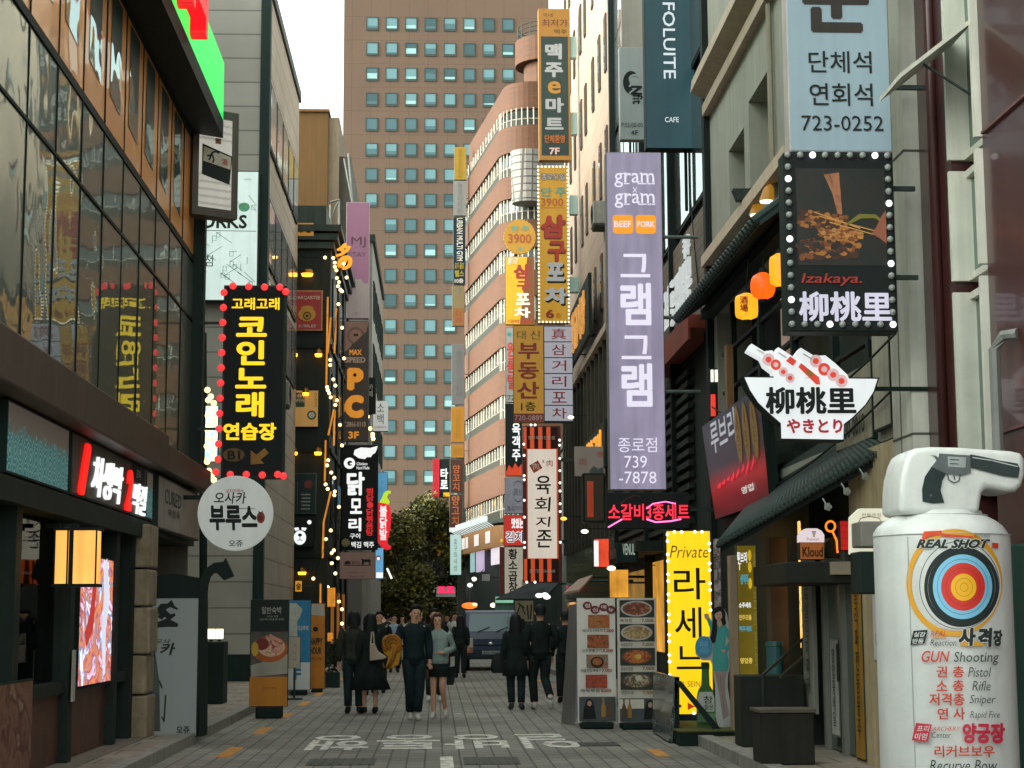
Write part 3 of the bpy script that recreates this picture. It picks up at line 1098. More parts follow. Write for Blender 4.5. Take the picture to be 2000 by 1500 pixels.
# ---- round white sign
Yr = 25.3
c = W(459, 1002, Yr)
rr = 72.5 * Yr / F
r = thing('round_sign', 'round white sign with black brush lettering hanging above the left pavement', 'sign', (c.x, Yr, c.z - rr))
RW = glow('round_sign_white', (188, 194, 186), .5, .1)
mb = MB()
pp = [(c.x + rr * math.cos(-2 * math.pi * i / 48), Yr, c.z + rr * math.sin(-2 * math.pi * i / 48)) for i in range(48)]
mb.prism(pp[::-1], (0, .16, 0))
mb.build('cabinet', [RW], r, bevel=.015)
p = Panel(r, (c.x - rr, Yr, c.z - rr), (1, 0, 0), (0, 0, 1), (459 - 72.5, 1002 - 72.5, 459 + 72.5, 1002 + 72.5), (2 * rr, 2 * rr))
p.text('오사카', (418, 961, 480, 984), INKD, .02, shear=.1)
p.text('오자카에서', (441, 955, 474, 963), mat('red_print', (180, 40, 40), .6), .01)
p.text('부루스', (410, 987, 503, 1036), INKD, .045, shear=-.08)
p.text('오쥬', (448, 1055, 475, 1067), INKD, .02)
p.strokes([[(456, 993), (498, 994)]], 1.2, INKD, 'line')
p.disc(509, 1011, 8, mat('red_brown_print', (150, 52, 40), .6), 'lantern_drawing', 11)
p.strokes([[(513, 999), (508, 1003), (504, 999)], [(505, 1010), (512, 1010)], [(506, 1014), (511, 1014)]], 2, INKD, 'lantern_lines')
MB().box(-3.7, c.x - rr * .9, Yr + .04, Yr + .1, c.z + .2, c.z + .26).build('bracket', BLACK, r)
# ---- freestanding board with curved arrow on top
Yb = 23.0
p = sign('standing_board', 'tall pale standing board with black ink picture and curved black arrow at the restaurant entrance', (292, 1166, 388, 1440), Yb, mat('board_edge', (34, 38, 36), .5), glow('pale_board', (158, 168, 164), .16, .1), .16, .02, cat='sign')
p.strokes([[(300, 1200, .6), (315, 1186, 1.4), (330, 1182, .7), (345, 1190, .3)], [(302, 1222, .8), (325, 1216, 1.6), (346, 1222, .6)], [(310, 1208, 1), (318, 1196, 1.6), (330, 1206, 1.1), (340, 1200, .5)], [(322, 1186, .6), (332, 1176, .8), (338, 1188, .5)]], 11, INKD, 'ink_drawing')
p.text('카', (312, 1256, 342, 1280), INKD, .03, shear=.2)
p.text('오사', (302, 1248, 332, 1258), INKD, .01, shear=.2)
p.text('오쥬', (347, 1419, 373, 1433), INKD, .03)
p.shape([(294, 1428), (292, 1300), (302, 1270), (312, 1330), (316, 1428)][::-1], mat('grey_ink_wash', (84, 92, 92), .7, noise=.3), 'ink_wash')
p.strokes([[(325, 1358), (323, 1410), (318, 1400)], [(312, 1330), (318, 1345)]], 3, INKD, 'ink_line')
def pxprism(mb, pts, Y, t, mi=0):
    mb.prism([W(x, y, Y) for x, y in pts], (0, t, 0), mi)
mb = MB()
arc = [(388, 1440), (388, 1180), (388, 1150), (392, 1128), (402, 1110), (418, 1099), (436, 1097), (440, 1090), (456, 1125), (437, 1133), (424, 1120), (417, 1119), (410, 1126), (405, 1142), (404, 1160), (403, 1436)]
pxprism(mb, arc[::-1], Yb + .02, .12)
pxprism(mb, [(292, 1166), (388, 1166), (388, 1128), (340, 1120), (298, 1126)], Yb + .03, .1)
mb.build('curved_arrow', BLACK, p.root)
# ================================================================== side alley: two unseen blocks added to hold back low sun
block('rear_sun_block', 'unseen block added behind the side alley to keep low sun off the street', -22, -9.3, 8, 60, 19, mat('grey_render', (140, 134, 124), .85, noise=.25))
block('near_sun_block', 'unseen block added on the left nearer than the glass building to shade the street', -12, -3.95, -4, 9.7, 5, mat('grey_render', (140, 134, 124), .85, noise=.25))
# ================================================================== grey tiled building
GT = tiles('grey_facade_tiles', (164, 160, 148), (124, 120, 110), 2.3, .615, .022, .7, .05, 'S', 0, .16, .15, .5)
gb = thing('grey_tiled_building', 'grey stone tiled building with narrow windows on its street side, behind the karaoke sign', 'building', (-6.5, 47, 0))
GXR = -4.25
MB().box(-13, GXR, 42, 52.4, 0, 17.4).build('wall', GT, gb)
MB().box(-13.1, GXR + .06, 41.92, 52.5, 17.4, 17.7).build('parapet', STEEL, gb)
MB().box(-13, GXR + .1, 41.9, 42.0, 0, .75).build('plinth', DARK, gb)
MB().box(GXR - .12, GXR + .12, 41.95, 42.25, 0, 17.4).build('corner_column', DARK, gb)
for z in (14.2, 11.2, 9.2):
    for y in (43.6, 45.4, 47.2, 49, 50.8):
        mb = MB()
        mb.box(GXR + .005, GXR + .06, y - .8, y + .8, z - .85, z + .85)
        wn = mb.build('window', FR, gb)
        MB().box(GXR + .06, GXR + .07, y - .72, y + .72, z - .77, z + .77).build('pane', GLASSD, wn)
def conelamp(label, x, y, z):
    r = thing('wall_lamp', label, 'lamp', (x, y, z))
    MB().loft([(x, y, z, .1, .1), (x, y, z + .22, .06, .06), (x, y, z + .3, .02, .02)], 12).build('lamp_hood', BLACK, r)
    MB().loft([(x, y, z - .02, .085, .085), (x, y, z + .01, .085, .085)], 12).build('lamp_light', glow('cool_lamp', (225, 240, 235), 2.2, 0, False), r)
    MB().box(GXR, x, y - .02, y + .02, z + .24, z + .28).build('bracket', BLACK, r)
q = W(538, 278, 45)
conelamp('small black downlight high on the grey tiled building, nearer one', q.x, 45, q.z)
q = W(556, 343, 49.5)
conelamp('small black downlight lower on the grey tiled building, farther one', q.x, 49.5, q.z)
q = W(571, 405, 52.2)
conelamp('small black downlight at the far edge of the grey tiled building', q.x, 52.2, q.z)
# large white lit sign on it
p = sign('lit_wall_sign', 'large pale lit sign with green street sketch on the grey tiled wall', (360, 333, 505, 588), 41.6, STEEL, glow('lit_pale_green_white', (204, 224, 216), .8, .1), .3, .03)
p.text('WORKS', (352, 420, 482, 447), INKD, .03)
p.strokes([[(374, 451), (500, 452)]], 1.2, INKD, 'line')
p.text('운 점', (373, 499, 417, 521), INKD, .0)
SK = mat('green_sketch_line', (120, 170, 150), .7, noise=0)
L_ = []
for i in range(46):
    x = random.uniform(380, 495)
    y = random.uniform(345, 575)
    if 410 < y < 455:
        continue
    k = random.choice(((18, 12), (30, 20), (0, 14), (14, 0), (22, -14)))
    L_.append([(x, y), (min(500, x + k[0]), y + k[1])])
    if random.random() < .4:
        L_.append([(x, y), (x + 7, y), (x + 7, y + 9), (x, y + 9), (x, y)])
p.strokes(L_, 1.1, SK, 'street_sketch')
p.disc(476, 405, 11, mat('green_print', (110, 190, 140), .6), 'green_mark', 9)
# pipes and meter by the grey wall
r = thing('drain_pipe', 'dark vertical drain pipe standing before the grey tiled wall beside the karaoke sign', 'pipe', (W(397, 800, 40).x, 40, 0))
MB().tube([W(397, 1330, 40), W(397, 900, 40), W(396, 650, 40)], .09, 8).build('pipe', BLACK, r)
MB().box(W(372, 714, 40).x, W(397, 714, 40).x, 39.97, 40.03, W(397, 718, 40).z, W(397, 710, 40).z).build('pipe_clamp', BLACK, r)
tag(MB().tube([W(378, 1040, 29), W(378, 860, 29), W(372, 822, 29)], .06, 8).build('copper_pipe', mat('brown_pipe', (112, 84, 56), .5, .3)), 'brown pipe running down beside the round white sign', 'pipe')
# gate cabinet with two small square lamps
r = thing('lamp_cabinet', 'dark cabinet topped with two small square glowing lamps by the grey wall', 'cabinet', (W(412, 1330, 31).x, 31, .12))
a, b = W(393, 1253, 31), W(436, 1365, 31)
MB().box(a.x, b.x, 30.9, 31.6, .12, a.z).build('cabinet', DARK, r, bevel=.02)
for px in (412, 428):
    q = W(px, 1250, 31)
    MB().box(q.x - .03, q.x + .03, 31.0, 31.06, a.z, q.z + .02).build('lamp_post', BLACK, r)
    MB().box(q.x - .058, q.x + .058, 30.98, 31.1, q.z + .02, q.z + .19).build('lamp_shade', glow('small_square_lamp', (255, 228, 160), 2.6, 0), r)
# ================================================================== standing banners on the left
def banner(name, label, rect, Y, face, body=DARK, foot=True, depth=.06):
    p = sign(name, label, rect, Y, body, face, depth, .008, cat='banner', group=None)
    if foot:
        x0, y0, x1, y1 = rect
        z = p.o.z
        mb = MB()
        a, b = W(x0 + (x1 - x0) * .16, y1, Y).x, W(x0 + (x1 - x0) * .84, y1, Y).x
        mb.box(a, b, Y - .1, Y + .22, .005, max(.05, z - .002))
        mb.build('weight_base', BLACK, p.root, bevel=.02)
    return p
p = banner('food_banner', 'standing banner with a plate of meat over an orange block, beside the left kerb', (488, 1171, 563, 1380), 28.6, mat('charcoal_print', (38, 42, 42), .6, noise=.1))
CREAM = mat('cream_print', (200, 196, 186), .7)
p.text('일반숙박', (510, 1185, 549, 1199), CREAM, .01)
p.text('고기는 숙성', (520, 1202, 542, 1206), CREAM, 0)
p.text('오늘의 특선 메뉴를 만나 보세요', (506, 1208, 554, 1212), CREAM, 0)
p.rect_((490, 1234, 562, 1322), mat('grey_table_print', (96, 92, 84), .7, noise=.4, ns=6), 'photo_ground')
p.shape([(492, 1322), (490, 1300), (562, 1278), (562, 1316)], mat('pale_cloth_print', (172, 166, 152), .7, noise=.2), 'cloth')
p.disc(527, 1268, 35, mat('orange_plate_print', (190, 96, 30), .6, noise=.3, ns=8), 'plate', 26)
p.disc(530, 1264, 27, blotch('meat_cut_print', [(120, 40, 34), (206, 130, 110), (228, 190, 160), (150, 130, 60)], 7), 'meat', 19)
p.disc(512, 1258, 13, mat('red_meat_print', (140, 44, 40), .6, noise=.3, ns=9), 'meat', 12)
p.strokes([[(519, 1243), (534, 1252)], [(526, 1240), (545, 1252)]], 5, mat('pink_fat_print', (224, 160, 140), .6), 'fat')
p.disc(498, 1268, 7, mat('lemon_print', (214, 170, 60), .6), 'lemon', 14)
p.rect_((489, 1322, 562, 1379), mat('orange_print_block', (204, 128, 30), .6, noise=.15), 'colour_block')
p.text('예약 및 문의', (515, 1342, 540, 1347), mat('brown_ink', (130, 80, 24), .7), .01)
p = banner('blue_banner', 'blue and white standing banner with a pale flower picture behind the food banner', (560, 1172, 607, 1348), 37.0, mat('banner_blue', (40, 126, 168), .6, noise=.1))
p.shape([(565, 1294), (565, 1178), (578, 1178), (590, 1190), (586, 1204), (580, 1215), (582, 1294)][::-1], mat('pale_flower_print', (196, 198, 184), .7, noise=.25, ns=14), 'flower_print')
p.rect_((561, 1294, 606, 1347), mat('banner_white', (208, 210, 208), .7, noise=.1), 'white_block')
p.text('개강축제', (580, 1222, 602, 1232), mat('banner_white', (208, 210, 208), .7), .02)
p.text('F', (574, 1306, 589, 1328), mat('blue_letter', (40, 120, 160), .6), .04)
p = banner('menu_card', 'small cream menu card on a stand before the blue banner', (563, 1243, 587, 1305), 35.0, mat('cream_card', (186, 176, 158), .7, noise=.15), foot=False)
p.text('가나다', (572, 1256, 580, 1292), mat('brown_ink2', (150, 90, 70), .7), .0, vert=True)
q = W(575, 1305, 35)
MB().box(q.x - .02, q.x + .02, 35.0, 35.04, .005, q.z).build('stand_leg', STEEL, p.root)
MB().box(q.x - .16, q.x + .16, 34.9, 35.14, .004, .03).build('stand_foot', STEEL, p.root)
p = banner('beer_banner', 'orange standing banner shaped like a beer glass beside the blue banner', (603, 1178, 635, 1345), 38.5, mat('beer_orange_print', (208, 128, 28), .6, noise=.25, ns=1.4))
p.shape([(604, 1200), (634, 1204), (632, 1180), (609, 1180)][::1], mat('beer_foam_print', (190, 184, 168), .7), 'foam')
p.disc(616, 1229, 5, INKD, 'mark')
p.text('HAPPY', (605, 1246, 630, 1260), INKD, .03)
p.text('HOUR', (605, 1264, 628, 1278), INKD, .03)
p.text('SPECIAL', (606, 1284, 630, 1289), INKD, 0)
# planter with shrub by the dark building
r = thing('planter', 'low dark planter box with a scruffy shrub beside the beer banner', 'planter', (W(650, 1345, 41).x, 41, 0))
MB().box(W(636, 1345, 41).x, W(663, 1345, 41).x, 40.8, 41.2, .0, .35).build('box', DARK, r)
mb = MB()
for i in range(260):
    t = random.random()
    c = Vector((W(650, 1300, 41).x + random.gauss(0, .12), 41 + random.gauss(0, .1), .35 + t * .75))
    a = Vector((random.gauss(0, 1), random.gauss(0, 1), random.gauss(0, 1))).normalized() * .06
    b = a.cross(Vector((random.random(), random.random(), 1))).normalized() * .025
    mb.poly([c - a, c + b, c + a, c - b])
mb.build('foliage', mat('dull_leaf', (58, 66, 44), .6, noise=.4), r)
# ================================================================== dark timber pub building with bulbs
PX = -3.27
PF = 53.0
PUB = mat('black_timber_wall', (30, 36, 35), .5, noise=.25, ns=3, bump=.15)
pub = thing('black_pub_building', 'narrow black timber pub front hung with warm lamps and string bulbs', 'building', (-6, 58, 0))
MB().box(-12, PX, PF, 65, 0, 13.0).build('wall', PUB, pub)
mb = MB()
for i, z in enumerate((12.9, 13.15, 13.4)):
    mb.box(-12, PX + .1 + .12 * i, PF - .15 - .1 * i, 65, z, z + .2)
mb.build('cornice', mat('dark_slate_trim', (58, 66, 64), .6), pub)
MB().box(-12, W(637, 420, PF).x, PF + .1, 62, 13.6, 14.3).build('roof_box', mat('grey_green_sheet', (66, 74, 70), .6), pub)
mb = MB()
for z in (3.4, 6.6, 9.8):
    mb.box(-12, PX + .08, PF - .06, 65, z, z + .12)
for y in (56.2, 59.4, 62.6):
    mb.box(PX, PX + .08, y - .1, y + .1, .1, 12.8)
mb.build('trim', mat('black_trim', (22, 27, 27), .45), pub)
for y in (54.6, 57.8, 61):
    for z in (1.6, 5.1, 8.2, 11.2):
        mb = MB()
        mb.box(PX + .005, PX + .05, y - .9, y + .9, z - .9, z + .9)
        wn = mb.build('window', BLACK, pub)
        MB().box(PX + .05, PX + .06, y - .8, y + .8, z - .8, z + .8).build('pane', glow('amber_pub_window', (196, 120, 34), .3, .6, ns=2) if (z < 3 or random.random() < .4) else GLASSD, wn)
SCONCE = glow('amber_sconce', (255, 150, 34), 5.0, 0)
n_s = 0
for px, py, wd, lab in ((600, 533, 13, 'wide amber wall sconce high on the black pub front above the red poster'), (574, 690, 8, 'amber wall sconce below the red poster, left one'), (622, 690, 8, 'amber wall sconce below the red poster, right one'), (597, 766, 7, 'amber picture lamp above the yellow notice board on the black pub front'), (574, 882, 8, 'amber wall sconce below the yellow notice board, left one'), (621, 882, 8, 'amber wall sconce below the yellow notice board, right one'), (590, 1116, 9, 'amber wall sconce below the bear sign on the black pub front')):
    q = W(px, py, PF - .2)
    k = PF / F
    r = thing('wall_sconce', lab, 'lamp', (q.x, PF - .1, q.z - .1), 'sconces on the black pub front')
    MB().loft([(q.x, PF - .18, q.z - .02, wd * k, .15), (q.x, PF - .18, q.z + .10, wd * k * .8, .12), (q.x, PF - .18, q.z + .15, wd * k * .3, .05)], 14).build('lamp_hood', mat('brass', (150, 110, 50), .35, .8), r)
    MB().loft([(q.x, PF - .18, q.z - .10, wd * k * .75, .10), (q.x, PF - .18, q.z - .02, wd * k * .9, .13)], 14).build('lamp_glass', SCONCE, r)
    MB().box(q.x - .02, q.x + .02, PF - .2, PF, q.z + .09, q.z + .13).build('bracket', BLACK, r)
p = sign('rooftop_box_sign', 'small orange box sign with Japanese lettering on top of the black pub', (563, 434, 614, 462), PF - .25, DARK, glow('orange_box_face', (196, 136, 40), .45), .2, .02)
p.text('夕のセ', (567, 438, 607, 456), mat('brown_ink3', (70, 44, 20), .6), .04)
p = sign('red_poster', 'red framed poster with a yellow emblem on the black pub front', (571, 567, 630, 646), PF - .12, mat('gilt_frame', (176, 130, 90), .5), mat('poster_red', (164, 36, 30), .5, noise=.15, es=.22), .1, .04, cat='poster')
p.text('PARQARTEE', (577, 578, 625, 586), CREAM, .01)
p.text('JUBILEE', (583, 634, 618, 641), CREAM, .01)
YPR = mat('yellow_print', (206, 150, 46), .6, noise=.2, es=.2)
p.disc(600, 614, 17, YPR, 'emblem', 13)
p.disc(600, 602, 12, YPR, 'emblem', 5)
p.disc(600, 617, 8, mat('brown_ink3', (70, 44, 20), .6), 'emblem_ring')
p.disc(600, 617, 5.5, YPR, 'emblem_ring')
p.disc(600, 617, 3, INKD, 'emblem_dot')
p = sign('notice_board', 'amber lit notice board with green opening hours block on the black pub front', (567, 762, 622, 834), PF - .12, DARK, glow('amber_board_face', (196, 148, 74), .4, .15), .1, .015)
p.rect_((571, 767, 595, 795), mat('green_ink_block', (40, 84, 56), .6), 'green_block')
p.text('24H', (573, 769, 594, 777), CREAM, .02)
p.text('OPEN', (573, 779, 594, 786), CREAM, .02)
p.text('フラス', (613, 766, 620, 796), INKD, .01, vert=True)
p.text('ソンサ', (570, 800, 578, 832), INKD, .01, vert=True)
p.disc(609, 811, 9, mat('green_ink_block', (40, 84, 56), .6), 'round_picture')
p.disc(609, 811, 6, CREAM, 'round_picture')
p = sign('blue_menu_board', 'dim blue grey framed menu board above the bear sign on the black pub front', (566, 924, 618, 1004), PF - .12, mat('blue_grey_frame', (58, 78, 80), .5), mat('dark_teal_board', (30, 46, 48), .5), .1, .03)
p.disc(602, 946, 8, mat('dull_red_print', (110, 40, 34), .6), 'mark')
for q in range(5):
    p.strokes([[(588 + (q % 2), 966 + q * 7), (606, 966 + q * 7)]], 2.6, mat('grey_print', (140, 146, 138), .7), 'menu_line')
p.strokes([[(571 + i * 5, 940), (571 + i * 5, 1000)] for i in range(3)], .8, mat('grey_print2', (80, 100, 100), .7), 'menu_rule')
# bear lightbox
p = sign('bear_sign', 'black square light sign showing a white bear face with dark glasses', (562, 1012, 612, 1068), PF - .3, BLACK, SB, .25, .01)
BW = glow('bear_white', (232, 238, 236), .9, .04)
p.disc(569, 1020, 4.2, BW, 'ear')
p.disc(604, 1020, 4.2, BW, 'ear')
p.shape([(574, 1031), (583, 1030), (584, 1035), (577, 1037)][::-1], BW, 'eye')
p.shape([(589, 1030), (599, 1031), (596, 1037), (589, 1035)][::-1], BW, 'eye')
p.disc(586, 1050, 12, BW, 'muzzle', 14)
p.disc(586, 1045, 4, SB, 'nose', 3)
p.strokes([[(586, 1048), (586, 1054)], [(581, 1056), (586, 1054), (591, 1056)]], 1.4, SB, 'mouth')
# string lights down the pub's street corner
r = thing('string_lights', 'string of warm round bulbs zigzagging down the corner of the black pub', 'string lights', (PX + .3, PF, 3))
SBULB = glow('string_bulb', (255, 206, 130), 3.6, 0, False)
pts = [(568, 502), (635, 503), (651, 504), (654, 513), (654, 521), (657, 528), (671, 515), (658, 543), (677, 542), (662, 551), (660, 559), (665, 566), (668, 569), (661, 594), (645, 703), (645, 713), (651, 741), (655, 753), (639, 756), (640, 762), (643, 768), (646, 776), (658, 782), (655, 791), (641, 899), (639, 909), (647, 923), (653, 933), (636, 946), (640, 955), (654, 960), (653, 967), (646, 1036), (637, 1053), (648, 1100), (655, 1120), (662, 1175), (668, 1190), (668, 1218), (648, 1080), (672, 700), (668, 640), (664, 830), (668, 870), (662, 990), (612, 1130), (640, 1147), (652, 1075), (660, 1090)]
P3 = [W(px, py, PF - .25 - .1 * (i % 3)) for i, (px, py) in enumerate(pts)]
base = None
for q in P3:
    if base is None:
        base = MB().ball(wloc(r), .052, n=10).build('bulb', SBULB, r, smooth=True)
        o_ = base
    else:
        o_ = base.copy()
        COL.objects.link(o_)
        o_.parent = r
    o_.location = q - wloc(r)
MB().tube([P3[0], P3[1]] + P3[2:], .008, 4).build('wire', BLACK, r)
GOLD = glow('golden_strip', (232, 150, 50), .7, .4, ns=4)
for (x0, y0, x1, y1) in ((640, 580, 637, 760), (657, 602, 653, 690), (646, 620, 640, 690), (652, 800, 641, 850), (653, 800, 652, 870), (636, 860, 634, 940), (646, 960, 632, 1020), (632, 1020, 630, 1090), (626, 1140, 625, 1230)):
    MB().tube([W(x0, y0, PF - .2), W(x1, y1, PF - .2)], .03, 5).build('light_strip', GOLD, r)
# orange raised lettering at the pub's roof corner
r = thing('corner_letter_sign', 'orange glowing letter blocks at the roof corner of the black pub', 'sign', (PX + .3, 54, 10))
ORL = glow('orange_letter', (250, 160, 46), 1.0, .2)
for i, (px, py, ch) in enumerate(((669, 487, '夕'), (672, 511, 'の'))):
    q = W(px, py, 53.6)
    pp_ = Panel(r, (q.x - .22, 53.6, q.z - .24), (.82, .57, 0), (0, 0, 1))
    pp_.text(ch, (0, .46, .5, 0), ORL, .05, ext=.1, shear=.3)
MB().tube([W(664, 500, 53.8), W(664, 540, 53.8)], .03, 5).build('bracket', BLACK, r)
# lit doorway at ground level of the pub
r = thing('glowing_doorway_lamp', 'pair of warm amber lamps glowing by the pub doorway at street level', 'lamp', (W(640, 1200, 52.5).x, 52.5, 1.2))
MB().box(W(634, 1150, 52.6).x, W(655, 1150, 52.6).x, 52.5, 52.6, W(640, 1185, 52.5).z, W(640, 1148, 52.5).z).build('lamp_panel', glow('amber_panel', (220, 140, 40), .8, .6, ns=5), r)
MB().box(W(640, 1250, 52.6).x, W(650, 1250, 52.6).x, 52.5, 52.6, W(640, 1254, 52.5).z, W(640, 1236, 52.5).z).build('lamp_panel', glow('amber_panel', (220, 140, 40), .8), r)
MB().box(W(634, 1150, 52.6).x, W(640, 1150, 52.6).x, 52.4, 52.5, .1, W(640, 1140, 52.5).z).build('frame', BLACK, r)
p = sign('yellow_pub_sign', 'small amber sign with dark lettering beside the sconce low on the black pub', (576, 1134, 590, 1156), 51.5, BLACK, glow('amber_sign', (220, 150, 30), .6), .1, .01, arm=(-3.6, .5))
p.text('술', (578, 1138, 588, 1152), SB, .03)

# ================================================================== ochre building and row beyond
OCH = mat('ochre_render', (104, 74, 32), .8, noise=.2, ns=.4)
gx = W(640, 300, 66).x
ob_ = thing('ochre_building', 'ochre rendered building with grey stair tower rising behind the black pub', 'building', (-6, 72, 0))
MB().box(-14, gx, 66, 79, 0, W(600, 219, 66).z).build('wall', OCH, ob_)
MB().box(-14.1, gx + .06, 65.9, 79, W(600, 219, 66).z, W(600, 214, 66).z).build('roof', mat('dark_ochre_cap', (110, 74, 34), .8), ob_)
MB().box(gx, W(662, 300, 66).x, 66.1, 79, 0, W(600, 228, 66).z).build('stair_tower', mat('grey_brown_render', (124, 108, 88), .8, noise=.2), ob_)
MB().box(W(662, 300, 66).x, -3.35, 66.4, 79, 0, W(600, 300, 66).z).build('side_wall', mat('dim_grey_render', (92, 88, 78), .8, noise=.25), ob_)
mb = MB()
for (a, b) in (((645, 400), (645, 470)), ((662, 390), (662, 470)), ((645, 430), (662, 392)), ((645, 444), (664, 444)), ((645, 395), (664, 390)), ((672, 310), (688, 395)), ((680, 300), (688, 395))):
    mb.tube([W(*a, 65.6), W(*b, 65.6)], .045, 5)
mb.build('steel_frame', mat('grey_steel', (120, 122, 116), .5, .4), ob_)
tag(MB().tube([W(582, 216, 65.8), W(582, 290, 65.8), W(575, 350, 65.8), W(572, 385, 65.8)], .03, 5).build('white_cable', mat('pale_cable', (200, 190, 170), .6)), 'pale cable hanging down the ochre wall', 'cable')
blk = block('grey_street_block', 'plain grey street block behind the tall pink and brown signs on the left', -11, -3.0, 80, 95, 19, mat('pale_grey_render', (150, 146, 138), .8, noise=.2))
wall_windows(blk, 1, -3.0, (82, 85, 88, 91, 94), (4.5, 7.5, 10.5, 13.5, 16.5), .9, .8, STEEL, GLASSD)
blk = block('low_street_block', 'low dark block beyond the signs on the left, half hidden by the tree', -11, -4.2, 96, 124, 9.5, mat('dark_render', (70, 70, 64), .8, noise=.3))
wall_windows(blk, 1, -4.2, (99, 104, 109, 114), (2.0, 5.0, 8.0), 1.2, .8, STEEL, GLASSD)

# ---- MJ STAY pink sign
p = sign('pink_hotel_sign', 'tall pink and white hotel sign above the brown arcade sign on the left', (676, 395, 721, 622), 62, mat('pale_sign_edge', (190, 180, 176), .6), mat('sign_pink', (206, 142, 176), .5, noise=.08, es=.18), .25, .01, arm=None)
p.rect_((676, 554, 721, 621), mat('sign_offwhite', (214, 200, 192), .5, noise=.1, es=.18), 'white_area')
p.shape([(677, 556), (677, 551), (690, 546), (705, 546), (710, 553), (711, 560), (720, 562), (720, 566), (677, 566)][::-1], mat('sign_offwhite', (214, 200, 192), .5), 'white_area')
DKP = mat('plum_ink', (84, 48, 66), .6)
p.text('MJ', (686, 463, 714, 484), DKP, -.004)
p.text('STAY', (681, 493, 715, 502), DKP, -.004)
p.text('4F', (692, 610, 700, 616), mat('peach_ink', (214, 150, 130), .6), 0)
MB().box(PX, W(676, 430, 62).x, 62.05, 62.1, W(676, 440, 62).z, W(676, 436, 62).z).build('bracket', STEEL, p.root)
MB().box(PX, W(676, 430, 62).x, 62.05, 62.1, W(676, 600, 62).z, W(676, 596, 62).z).build('bracket', STEEL, p.root)
# ---- PC arcade sign
p = sign('brown_arcade_sign', 'tall dark brown sign with big orange P and C letters below the pink hotel sign', (671, 627, 720, 862), 61, STEEL, mat('sign_brown', (74, 60, 48), .5, noise=.1, es=.2), .25, .01)
p.shape([(672, 694), (672, 628), (719, 628), (719, 636), (716, 640), (716, 678), (700, 640), (680, 690)][::-1], mat('sign_dusty_pink', (176, 136, 118), .6, es=.2), 'pink_area')
p.disc(694, 656, 17, mat('rose_brown_print', (150, 108, 94), .6, es=.15), 'round_mark')
p.disc(694, 656, 13, mat('sign_dusty_pink', (176, 136, 118), .6), 'round_mark')
p.rect_((690, 652, 699, 657), mat('brown_ink3', (70, 44, 20), .6), 'round_mark')
OR = glow('orange_sign_letter', (220, 140, 34), .62, .1)
p.shape([(672, 690), (684, 678), (712, 650), (719, 646), (719, 720), (672, 720)][::-1], mat('sign_brown', (74, 60, 48), .5), 'brown_area')
p.text('MAX', (682, 683, 706, 694), OR, .03)
p.text('SPEED', (675, 698, 714, 709), mat('pinkish_print', (206, 176, 150), .6, es=.25), .04)
p.text('P', (678, 719, 710, 763), OR, .09)
p.text('C', (674, 772, 711, 817), OR, .09)
p.disc(693, 733, 3.5, mat('brown_ink3', (70, 44, 20), .6), 'letter_mark')
p.text('T.0866-0110', (671, 824, 715, 834), mat('pinkish_print', (206, 176, 150), .6), .02)
p.text('3F', (681, 843, 702, 857), OR, .04)
MB().box(-3.3, W(671, 700, 61).x, 61.05, 61.1, W(676, 700, 61).z, W(676, 694, 61).z).build('bracket', STEEL, p.root)
# ---- chicken sign
WH = glow('sign_white', (236, 238, 236), .85, .05)
p = sign('chicken_sign', 'black sign with white wing drawing and big white lettering below the arcade sign', (667, 869, 738, 1074), 58, BLACK, SB, .25, .01)
p.shape([(690, 888), (692, 879), (704, 874), (722, 875), (737, 871), (735, 879), (732, 885), (727, 888), (724, 893), (716, 893), (712, 897), (700, 895)][::-1], WH, 'wing_drawing')
p.disc(682, 905, 11, WH, 'round_mark')
p.disc(683, 905, 5, SB, 'round_mark')
p.strokes([[(683, 906), (692, 905)]], 3, WH, 'round_mark')
p.text('Chicken', (696, 903, 717, 909), WH, .01)
p.text('Hand Made', (696, 911, 721, 917), WH, .01)
p.text('닭', (677, 922, 712, 968), WH, .04)
p.text('모', (684, 974, 707, 1004), WH, .04)
p.text('리', (681, 1012, 706, 1038), WH, .04)
p.text('구이', (684, 1042, 704, 1052), WH, .02)
RDP = glow('red_sign_print', (214, 34, 38), .7, .05)
p.text('찜닭·닭볶음탕', (715, 954, 731, 1047), RDP, .03, vert=True)
p.disc(676, 1060, 8, mat('olive_print', (150, 140, 96), .6), 'round_mark')
p.text('백김 맥주', (687, 1058, 731, 1070), WH, .02)
MB().box(-3.3, W(667, 900, 58).x, 58.05, 58.1, W(667, 910, 58).z, W(667, 904, 58).z).build('bracket', STEEL, p.root)
p = sign('beef_board', 'pinkish brown board with black pig and cow silhouettes below the chicken sign', (663, 1078, 733, 1131), 56.5, STEEL, mat('dusty_pink_board', (176, 142, 126), .6, noise=.1, es=.12), .15, .01)
p.strokes([[(672, 1104), (724, 1104)]], 1.6, INKD, 'line')
p.shape([(706, 1103), (707, 1096), (705, 1092), (708, 1091), (712, 1093), (722, 1092), (724, 1095), (723, 1103), (721, 1103), (720, 1098), (712, 1098), (710, 1103)][::-1], INKD, 'cow_silhouette')
p.shape([(672, 1102), (674, 1097), (680, 1095), (685, 1098), (684, 1102)][::-1], INKD, 'pig_silhouette')
p.text('BEEF PORK', (687, 1096, 703, 1102), mat('brown_ink3', (70, 44, 20), .6), 0)
p.text('Aging Meat House', (680, 1117, 716, 1120), mat('brown_ink3', (70, 44, 20), .6), 0)
p.text('Since 1985', (684, 1124, 712, 1127), mat('brown_ink3', (70, 44, 20), .6), 0)
MB().box(-3.3, W(663, 1100, 56.5).x, 56.55, 56.6, W(667, 1090, 56.5).z, W(667, 1086, 56.5).z).build('bracket', STEEL, p.root)
